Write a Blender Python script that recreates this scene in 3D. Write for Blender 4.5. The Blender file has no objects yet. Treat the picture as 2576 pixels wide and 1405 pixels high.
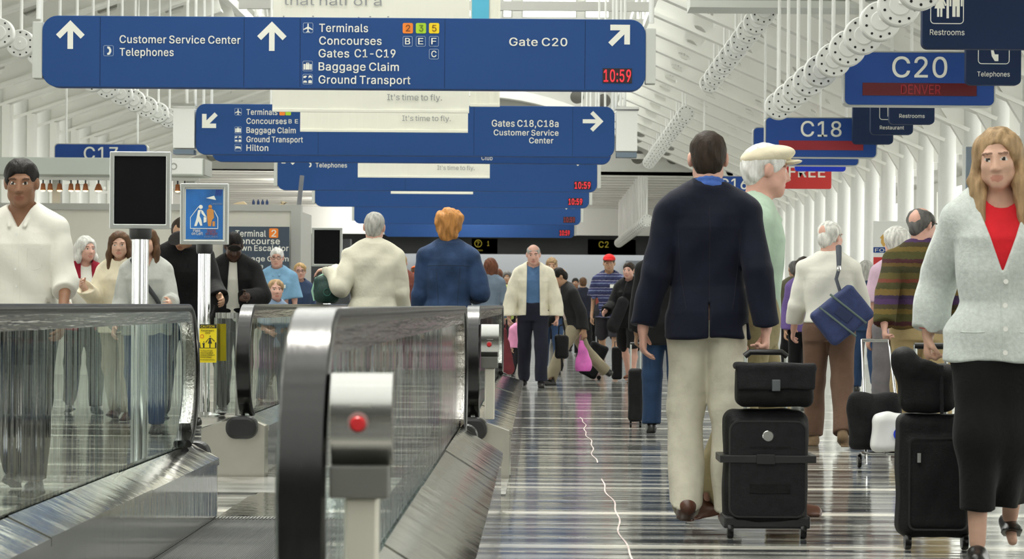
import bpy, bmesh, math, random
import numpy as np
from mathutils import Vector, Matrix
random.seed(7)
PI = math.pi
R_ = math.radians
scene = bpy.context.scene
col = scene.collection
# ------------------------------------------------------------------ camera
F = 6350.0            # focal length in pixels of the 2576 px wide frame
VX, VY = 1360.0, 766.0    # vanishing point of the concourse
CZ = 1.02
ROLL = R_(0.40)
cam_d = bpy.data.cameras.new('camera')
cam = bpy.data.objects.new('camera', cam_d)
col.objects.link(cam)
cam_d.sensor_fit = 'HORIZONTAL'
cam_d.sensor_width = 36.0
cam_d.lens = 36.0 * F / 2576.0
cam_d.shift_x = -(VX - 1288.0) / 2576.0
cam_d.shift_y = (VY - 702.5) / 2576.0
cam_d.clip_start = 0.1
cam_d.clip_end = 400
cam_d.dof.use_dof = True
cam_d.dof.focus_distance = 15.0
cam_d.dof.aperture_fstop = 11.0
cam.matrix_world = Matrix.Translation((0, 0, CZ)) @ Matrix.Rotation(PI / 2, 4, 'X') @ Matrix.Rotation(ROLL, 4, 'Z')
scene.camera = cam
# ------------------------------------------------------------------ light
scene.view_settings.view_transform = 'Standard'
scene.view_settings.look = 'None'
scene.view_settings.gamma = 1.0
scene.view_settings.use_curve_mapping = False
scene.view_settings.exposure = 0.46
world = bpy.data.worlds.new('sky')
scene.world = world
world.use_nodes = True
wn = world.node_tree.nodes
bg = wn['Background']
bg.inputs[0].default_value = (1.0, 0.985, 0.93, 1)
bg.inputs[1].default_value = 5.5
scene.cycles.max_bounces = 10
scene.cycles.diffuse_bounces = 5
scene.cycles.glossy_bounces = 5
scene.cycles.transparent_max_bounces = 16
scene.cycles.sample_clamp_indirect = 8.0
scene.cycles.caustics_reflective = False
scene.cycles.caustics_refractive = False
sun_d = bpy.data.lights.new('sun', 'SUN')
sun_d.energy = 2.2
sun_d.angle = R_(0.6)
sun_d.color = (1.0, 0.95, 0.86)
sun = bpy.data.objects.new('sun', sun_d)
col.objects.link(sun)
sun.rotation_euler = Vector((0.06, -0.45, -1.0)).to_track_quat('-Z', 'Y').to_euler()
NAVE0, NAVE1, NAVEZ = -5.3, 1.9, 8.9
YG = 62.0     # the gable wall where the high roof ends
def portal(x, y, z, sx, sy, rot):
    d = bpy.data.lights.new('daylight_portal', 'AREA')
    d.shape = 'RECTANGLE'
    d.size, d.size_y = sx, sy
    d.cycles.is_portal = True
    o = bpy.data.objects.new('daylight_portal', d)
    col.objects.link(o)
    o.location = (x, y, z)
    o.rotation_euler = rot
for k in range(5):
    portal(-1.7, -12 + 16.4 * k, 10.5, 7.0, 16.4, (0, 0, 0))
portal(8.1, 21, 2.2, 2.6, 82.0, (0, R_(90), 0))
portal(-11.9, 21, 2.2, 2.6, 82.0, (0, R_(-90), 0))

# ------------------------------------------------------------------ materials
MATS = {}
def pmat(name, color, rough=0.6, metal=0.0, spec=0.5, emit=None, estr=1.0, var=0.0, vscale=4.0, bump=0.0, bscale=60.0,
         stretch=None, coat=0.0, sheen=0.0):
    if name in MATS:
        return MATS[name]
    m = bpy.data.materials.new(name)
    m.use_nodes = True
    nt = m.node_tree
    b = nt.nodes['Principled BSDF']
    b.inputs['Base Color'].default_value = (*color, 1)
    b.inputs['Roughness'].default_value = rough
    b.inputs['Metallic'].default_value = metal
    b.inputs['Specular IOR Level'].default_value = spec
    b.inputs['Coat Weight'].default_value = coat
    b.inputs['Sheen Weight'].default_value = sheen
    if emit:
        b.inputs['Emission Color'].default_value = (*emit, 1)
        b.inputs['Emission Strength'].default_value = estr
    if var > 0 or bump > 0:
        tc = nt.nodes.new('ShaderNodeTexCoord')
        mp = nt.nodes.new('ShaderNodeMapping')
        if stretch:
            mp.inputs['Scale'].default_value = stretch
        nt.links.new(tc.outputs['Object'], mp.inputs[0])
        if var > 0:
            n = nt.nodes.new('ShaderNodeTexNoise')
            n.inputs['Scale'].default_value = vscale
            n.inputs['Detail'].default_value = 4
            nt.links.new(mp.outputs[0], n.inputs['Vector'])
            r = nt.nodes.new('ShaderNodeValToRGB')
            r.color_ramp.elements[0].position = 0.3
            r.color_ramp.elements[1].position = 0.7
            r.color_ramp.elements[0].color = (*[c * (1 - var) for c in color], 1)
            r.color_ramp.elements[1].color = (*[min(1, c * (1 + var)) for c in color], 1)
            nt.links.new(n.outputs['Fac'], r.inputs[0])
            nt.links.new(r.outputs[0], b.inputs['Base Color'])
        if bump > 0:
            n2 = nt.nodes.new('ShaderNodeTexNoise')
            n2.inputs['Scale'].default_value = bscale
            n2.inputs['Detail'].default_value = 3
            nt.links.new(mp.outputs[0], n2.inputs['Vector'])
            bn = nt.nodes.new('ShaderNodeBump')
            bn.inputs['Strength'].default_value = bump
            bn.inputs['Distance'].default_value = 0.01
            nt.links.new(n2.outputs['Fac'], bn.inputs['Height'])
            nt.links.new(bn.outputs[0], b.inputs['Normal'])
    MATS[name] = m
    return m
def cloth(name, color, var=0.12, bump=0.35, bscale=28, rough=0.85):
    return pmat(name, color, rough=rough, spec=0.25, var=var, vscale=9, bump=bump, bscale=bscale, sheen=0.05)
def srgb(r, g, b):
    f = lambda c: ((c / 255) / 12.92) if c / 255 <= 0.04045 else (((c / 255) + 0.055) / 1.055) ** 2.4
    return (f(r), f(g), f(b))
WHITE = pmat('white_paint', (0.86, 0.86, 0.81), rough=0.55, var=0.03, vscale=0.7)
WHITE2 = pmat('white_paint_gloss', (0.84, 0.85, 0.82), rough=0.35)
NAVESH = pmat('nave_shade_grey', (0.45, 0.45, 0.42), rough=0.6)  # white greyed: backlit shade of nave and gable put into the colour
DECKSH = pmat('deck_shade_grey', (0.60, 0.60, 0.56), rough=0.6)  # deck white greyed: shade between the beams put into the colour
OFFW = pmat('pale_grey_paint', (0.60, 0.62, 0.58), rough=0.6)
GREYP = pmat('grey_paint', (0.35, 0.36, 0.33), rough=0.55)
BEIGE = pmat('beige_wall', (0.66, 0.64, 0.56), rough=0.7, var=0.03, vscale=1.5)
DARKW = pmat('dark_wall', (0.035, 0.04, 0.045), rough=0.5, var=0.2, vscale=0.8)
STEEL = pmat('stainless_steel', (0.72, 0.72, 0.69), rough=0.08, metal=1.0, bump=0.22, bscale=5, stretch=(3, 3, 0.25))
RAILST = pmat('rail_steel', (0.50, 0.48, 0.46), rough=0.14, metal=1.0, bump=0.5, bscale=14, stretch=(4, 0.12, 4))
STEELB = pmat('brushed_steel', (0.50, 0.50, 0.48), rough=0.26, metal=1.0, var=0.12, vscale=5)
STEELR = pmat('worn_deck_steel', (0.70, 0.70, 0.67), rough=0.09, metal=1.0, bump=0.22, bscale=4, stretch=(1, 1.6, 1))
CHROME = pmat('chrome', (0.75, 0.76, 0.77), rough=0.08, metal=1.0)
ALU = pmat('silver_frame', (0.55, 0.57, 0.55), rough=0.3, metal=0.8)
RUBBER = pmat('black_rubber', (0.007, 0.007, 0.007), rough=0.22, spec=0.3, bump=0.12, bscale=8, stretch=(3, 1, 1))
BLACKP = pmat('black_plastic', (0.012, 0.012, 0.013), rough=0.4)
SCREEN = pmat('dark_screen', (0.003, 0.003, 0.004), rough=0.5, spec=0.12, var=0.3, vscale=6)
BLUE = pmat('sign_blue', srgb(40, 76, 134), rough=0.6, spec=0.2)
BLUED = pmat('gate_sign_blue', srgb(44, 78, 148), rough=0.6, spec=0.2)
BLUEV = pmat('vivid_blue', srgb(8, 52, 200), rough=0.5)
NAVYS = pmat('navy_sign', srgb(28, 44, 76), rough=0.6, spec=0.2)
SLATE = pmat('slate_sign', srgb(62, 74, 88), rough=0.55)
LETTER = pmat('white_lettering', (0.86, 0.86, 0.78), rough=0.5)
LETTERG = pmat('grey_lettering', (0.30, 0.31, 0.31), rough=0.6)
LETTERY = pmat('yellow_lettering', srgb(226, 206, 70), rough=0.6)
OUTL = pmat('pale_blue_outline', srgb(140, 160, 190), rough=0.5)
CREAM = pmat('banner_cream', (0.84, 0.83, 0.73), rough=0.8)
SKYB = pmat('banner_blue', srgb(90, 182, 214), rough=0.8)
ORANGE = pmat('orange_tile', srgb(245, 135, 40), rough=0.5)
GREENT = pmat('green_tile', srgb(170, 210, 40), rough=0.5)
YELLOWT = pmat('yellow_tile', srgb(248, 214, 10), rough=0.5)
BROWNL = pmat('brown_numeral', srgb(110, 60, 10), rough=0.5)
GREENL = pmat('green_numeral', srgb(80, 110, 10), rough=0.5)
REDS = pmat('red_sign', srgb(205, 50, 48), rough=0.5)
LED = pmat('red_led', (0.5, 0.02, 0.03), rough=0.5, emit=(1.0, 0.03, 0.05), estr=0.55)
LEDD = pmat('dim_red_led', (0.25, 0.02, 0.03), rough=0.5, emit=(1.0, 0.03, 0.05), estr=0.05)
LEDP = pmat('led_panel', srgb(96, 24, 30), rough=0.35)
LEDB = pmat('led_backing', (0.02, 0.01, 0.015), rough=0.4)
LEDM = pmat('led_panel_red', srgb(150, 36, 46), rough=0.4)
YELLOW = pmat('yellow_sticker', srgb(250, 226, 30), rough=0.5)
BLACKL = pmat('black_print', (0.02, 0.02, 0.015), rough=0.6)
POSTERB = pmat('poster_blue', srgb(40, 110, 185), rough=0.4, var=0.35, vscale=5)
REDB = pmat('red_button', srgb(190, 30, 36), rough=0.4)

def glass_mat(name, tint, refl=1.0, bump=0.05, stretch=(1, 1, 0.02), bscale=20, ior=1.5):
    m = bpy.data.materials.new(name)
    m.use_nodes = True
    nt = m.node_tree
    for n in list(nt.nodes):
        if n.type != 'OUTPUT_MATERIAL':
            nt.nodes.remove(n)
    out = nt.nodes['Material Output']
    tr = nt.nodes.new('ShaderNodeBsdfTransparent')
    tr.inputs[0].default_value = (*tint, 1)
    gl = nt.nodes.new('ShaderNodeBsdfGlossy')
    gl.inputs['Color'].default_value = (0.92, 0.96, 0.94, 1)
    gl.inputs['Roughness'].default_value = 0.03
    fr = nt.nodes.new('ShaderNodeFresnel')
    fr.inputs['IOR'].default_value = ior
    mx = nt.nodes.new('ShaderNodeMixShader')
    if bump > 0:
        tc = nt.nodes.new('ShaderNodeTexCoord')
        mp = nt.nodes.new('ShaderNodeMapping')
        mp.inputs['Scale'].default_value = stretch
        n2 = nt.nodes.new('ShaderNodeTexNoise')
        n2.inputs['Scale'].default_value = bscale
        n2.inputs['Detail'].default_value = 2
        bn = nt.nodes.new('ShaderNodeBump')
        bn.inputs['Strength'].default_value = bump
        bn.inputs['Distance'].default_value = 0.01
        nt.links.new(tc.outputs['Object'], mp.inputs[0])
        nt.links.new(mp.outputs[0], n2.inputs['Vector'])
        nt.links.new(n2.outputs['Fac'], bn.inputs['Height'])
        nt.links.new(bn.outputs[0], gl.inputs['Normal'])
    ge = nt.nodes.new('ShaderNodeNewGeometry')
    fb = nt.nodes.new('ShaderNodeMath')
    fb.operation = 'SUBTRACT'
    fb.inputs[0].default_value = 1.0
    nt.links.new(ge.outputs['Backfacing'], fb.inputs[1])
    fm = nt.nodes.new('ShaderNodeMath')
    fm.operation = 'MULTIPLY'
    nt.links.new(fr.outputs[0], fm.inputs[0])
    nt.links.new(fb.outputs[0], fm.inputs[1])
    nt.links.new(fm.outputs[0], mx.inputs[0])
    nt.links.new(tr.outputs[0], mx.inputs[1])
    nt.links.new(gl.outputs[0], mx.inputs[2])
    nt.links.new(mx.outputs[0], out.inputs[0])
    MATS[name] = m
    return m
GLASS = glass_mat('balustrade_glass', (0.90, 0.95, 0.93), bump=0.34, bscale=14, ior=3.3)
PANE = glass_mat('window_glass', (0.95, 0.97, 0.97), bump=0, ior=1.3)

# ------------------------------------------------------------------ helpers
def link(o, parent=None):
    col.objects.link(o)
    if parent is not None:
        o.parent = parent
    return o
class MB:
    def __init__(self):
        self.v, self.f, self.m = [], [], []
    def add(self, vs, fs, mi=0):
        b = len(self.v)
        self.v.extend([tuple(p) for p in vs])
        self.f.extend([tuple(i + b for i in q) for q in fs])
        self.m.extend([mi] * len(fs))
        return self
    def box(self, x0, x1, y0, y1, z0, z1, mi=0):
        vs = [(x, y, z) for z in (z0, z1) for y in (y0, y1) for x in (x0, x1)]
        return self.add(vs, [(0, 2, 3, 1), (4, 5, 7, 6), (0, 1, 5, 4), (2, 6, 7, 3), (0, 4, 6, 2), (1, 3, 7, 5)], mi)
    def prism(self, pts, y0, y1, mi=0):
        """polygon in xz (counter clockwise seen from -y), extruded along y from y0 (front) to y1."""
        n = len(pts)
        a = sum(pts[i][0] * pts[(i + 1) % n][1] - pts[(i + 1) % n][0] * pts[i][1] for i in range(n))
        if a < 0:
            pts = pts[::-1]
        vs = [(p[0], y0, p[1]) for p in pts] + [(p[0], y1, p[1]) for p in pts]
        fs = [tuple(range(n)), tuple(range(2 * n - 1, n - 1, -1))]
        fs += [(i, i + n, (i + 1) % n + n, (i + 1) % n) for i in range(n)]
        return self.add(vs, fs, mi)
    def prism_yz(self, pts, x0, x1, mi=0):
        n = len(pts)
        a = sum(pts[i][0] * pts[(i + 1) % n][1] - pts[(i + 1) % n][0] * pts[i][1] for i in range(n))
        if a < 0:
            pts = pts[::-1]
        vs = [(x0, p[0], p[1]) for p in pts] + [(x1, p[0], p[1]) for p in pts]
        fs = [tuple(range(n - 1, -1, -1)), tuple(range(n, 2 * n))]
        fs += [(i, (i + 1) % n, (i + 1) % n + n, i + n) for i in range(n)]
        return self.add(vs, fs, mi)
    def ring(self, outer, inner, y0, y1, mi=0):
        n = len(outer)
        vs = [(p[0], y0, p[1]) for p in outer] + [(p[0], y0, p[1]) for p in inner] + \
             [(p[0], y1, p[1]) for p in outer] + [(p[0], y1, p[1]) for p in inner]
        fs = []
        for i in range(n):
            j = (i + 1) % n
            fs += [(i, j, n + j, n + i), (2 * n + i, 3 * n + i, 3 * n + j, 2 * n + j),
                   (i, 2 * n + i, 2 * n + j, j), (n + i, n + j, 3 * n + j, 3 * n + i)]
        return self.add(vs, fs, mi)
    def tube(self, pts, r, n=10, cap=True, mi=0):
        """round tube along a polyline; r number or list."""
        pts = [Vector(p) for p in pts]
        m = len(pts)
        rs = r if isinstance(r, (list, tuple)) else [r] * m
        t0 = (pts[1] - pts[0]).normalized()
        u = t0.orthogonal().normalized()
        vs = []
        for i, p in enumerate(pts):
            if i == 0: t = t0
            elif i == m - 1: t = (pts[-1] - pts[-2]).normalized()
            else: t = ((pts[i + 1] - p).normalized() + (p - pts[i - 1]).normalized()).normalized()
            u = (u - t * u.dot(t)).normalized()
            w = t.cross(u)
            vs += [p + (u * math.cos(2 * PI * k / n) + w * math.sin(2 * PI * k / n)) * rs[i] for k in range(n)]
        fs = [(i * n + k, i * n + (k + 1) % n, (i + 1) * n + (k + 1) % n, (i + 1) * n + k) for i in range(m - 1) for k in range(n)]
        if cap:
            fs += [tuple(range(n - 1, -1, -1)), tuple(range((m - 1) * n, m * n))]
        return self.add(vs, fs, mi)
    def lathe(self, prof, c=(0, 0, 0), axis='Z', n=24, mi=0):
        """prof: (radius, height) list."""
        vs = []
        for r, h in prof:
            for k in range(n):
                a = 2 * PI * k / n
                x, y = r * math.cos(a), r * math.sin(a)
                if axis == 'Z': p = (c[0] + x, c[1] + y, c[2] + h)
                elif axis == 'Y': p = (c[0] + y, c[1] + h, c[2] + x)
                else: p = (c[0] + h, c[1] + x, c[2] + y)
                vs.append(p)
        m = len(prof)
        fs = [(i * n + k, i * n + (k + 1) % n, (i + 1) * n + (k + 1) % n, (i + 1) * n + k) for i in range(m - 1) for k in range(n)]
        fs += [tuple(range(n - 1, -1, -1)), tuple(range((m - 1) * n, m * n))]
        return self.add(vs, fs, mi)
    def sweep(self, path, prof, closed=False, mi=0):
        """profile (a, b): a along x, b along the in-plane normal of a path lying in a yz plane; path = (x, y, z)."""
        n, m = len(prof), len(path)
        vs = []
        for i, p in enumerate(path):
            q0 = path[max(i - 1, 0)] if not closed else path[i - 1]
            q1 = path[min(i + 1, m - 1)] if not closed else path[(i + 1) % m]
            ty, tz = q1[1] - q0[1], q1[2] - q0[2]
            l = math.hypot(ty, tz) or 1
            ny, nz = -tz / l, ty / l
            vs += [(p[0] + a, p[1] + ny * b, p[2] + nz * b) for a, b in prof]
        rng = range(m if closed else m - 1)
        fs = [(i * n + k, i * n + (k + 1) % n, ((i + 1) % m) * n + (k + 1) % n, ((i + 1) % m) * n + k) for i in rng for k in range(n)]
        if not closed:
            fs += [tuple(range(n - 1, -1, -1)), tuple(range((m - 1) * n, m * n))]
        return self.add(vs, fs, mi)
    def mesh(self, name, mats, smooth=False, bevel=0.0, fix=True):
        me = bpy.data.meshes.new(name)
        me.from_pydata(self.v, [], self.f)
        for m in (mats if isinstance(mats, (list, tuple)) else [mats]):
            me.materials.append(m)
        if any(self.m):
            me.polygons.foreach_set('material_index', self.m)
        if fix or bevel > 0:
            bm = bmesh.new()
            bm.from_mesh(me)
            bmesh.ops.recalc_face_normals(bm, faces=bm.faces)
            if bevel > 0:
                es = [e for e in bm.edges if len(e.link_faces) == 2 and e.calc_face_angle(0) > 0.6]
                bmesh.ops.bevel(bm, geom=es, offset=bevel, segments=2, affect='EDGES', profile=0.6)
            bm.to_mesh(me)
            bm.free()
        if smooth:
            for p in me.polygons:
                p.use_smooth = True
            try:
                me.set_sharp_from_angle(angle=R_(40))
            except Exception:
                pass
        me.update()
        return me
    def build(self, name, mats, parent=None, smooth=False, bevel=0.0, loc=None):
        o = bpy.data.objects.new(name, self.mesh(name, mats, smooth, bevel))
        link(o, parent)
        if loc is not None:
            o.location = loc
        return o
def thing(name, label, cat, loc=(0, 0, 0), rz=0.0, group=None):
    o = bpy.data.objects.new(name, None)
    o.empty_display_size = 0.1
    link(o)
    o.location = loc
    o.rotation_euler = (0, 0, rz)
    return tag(o, label, cat, group)
def tag(o, label, cat, group=None):
    o['label'] = label
    o['category'] = cat
    if group:
        o['group'] = group
    return o
def struct(o):
    o['kind'] = 'structure'
    return o
def dup(root, loc, label, rz=None):
    c = root.copy()
    col.objects.link(c)
    c.location = loc
    if rz is not None:
        c.rotation_euler = (0, 0, rz)
    c['label'] = label
    for ch in root.children:
        d = ch.copy()
        col.objects.link(d)
        d.parent = c
        for g in ch.children:
            e = g.copy()
            col.objects.link(e)
            e.parent = d
    return c
def roof_z(x):
    return (3.35 + (8.4 - x) * .46462 if x > 1.9 else 3.95 + (x + 12.2) * .35072) + .01
_beams = set()
def hang_beam(y):
    """transverse tie across the nave that carries what hangs there."""
    k = round(y, 1)
    if k in _beams: return
    _beams.add(k)
    struct(MB().box(-5.35, 1.95, y - .05, y + .05, 6.08, 6.24).build('ceiling_tie', NAVESH))
def unroll(px, py):
    dx, dy = px - VX, py - VY
    c, s = math.cos(ROLL), math.sin(ROLL)
    return dx * c + dy * s, -dx * s + dy * c
def XZ(px, py, s):
    """pixel on a plane facing the camera at s pixels per metre -> world x, z"""
    dx, dy = unroll(px, py)
    return dx / s, CZ - dy / s
def rrect(x0, z0, x1, z1, r, n=6):
    pts = []
    for cx, cz, a0 in ((x1 - r, z1 - r, 0), (x0 + r, z1 - r, 90), (x0 + r, z0 + r, 180), (x1 - r, z0 + r, 270)):
        for k in range(n + 1):
            a = R_(a0 + 90 * k / n)
            pts.append((cx + r * math.cos(a), cz + r * math.sin(a)))
    return pts
def circ(cx, cz, r, n=20):
    return [(cx + r * math.cos(2 * PI * k / n), cz + r * math.sin(2 * PI * k / n)) for k in range(n)]
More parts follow.
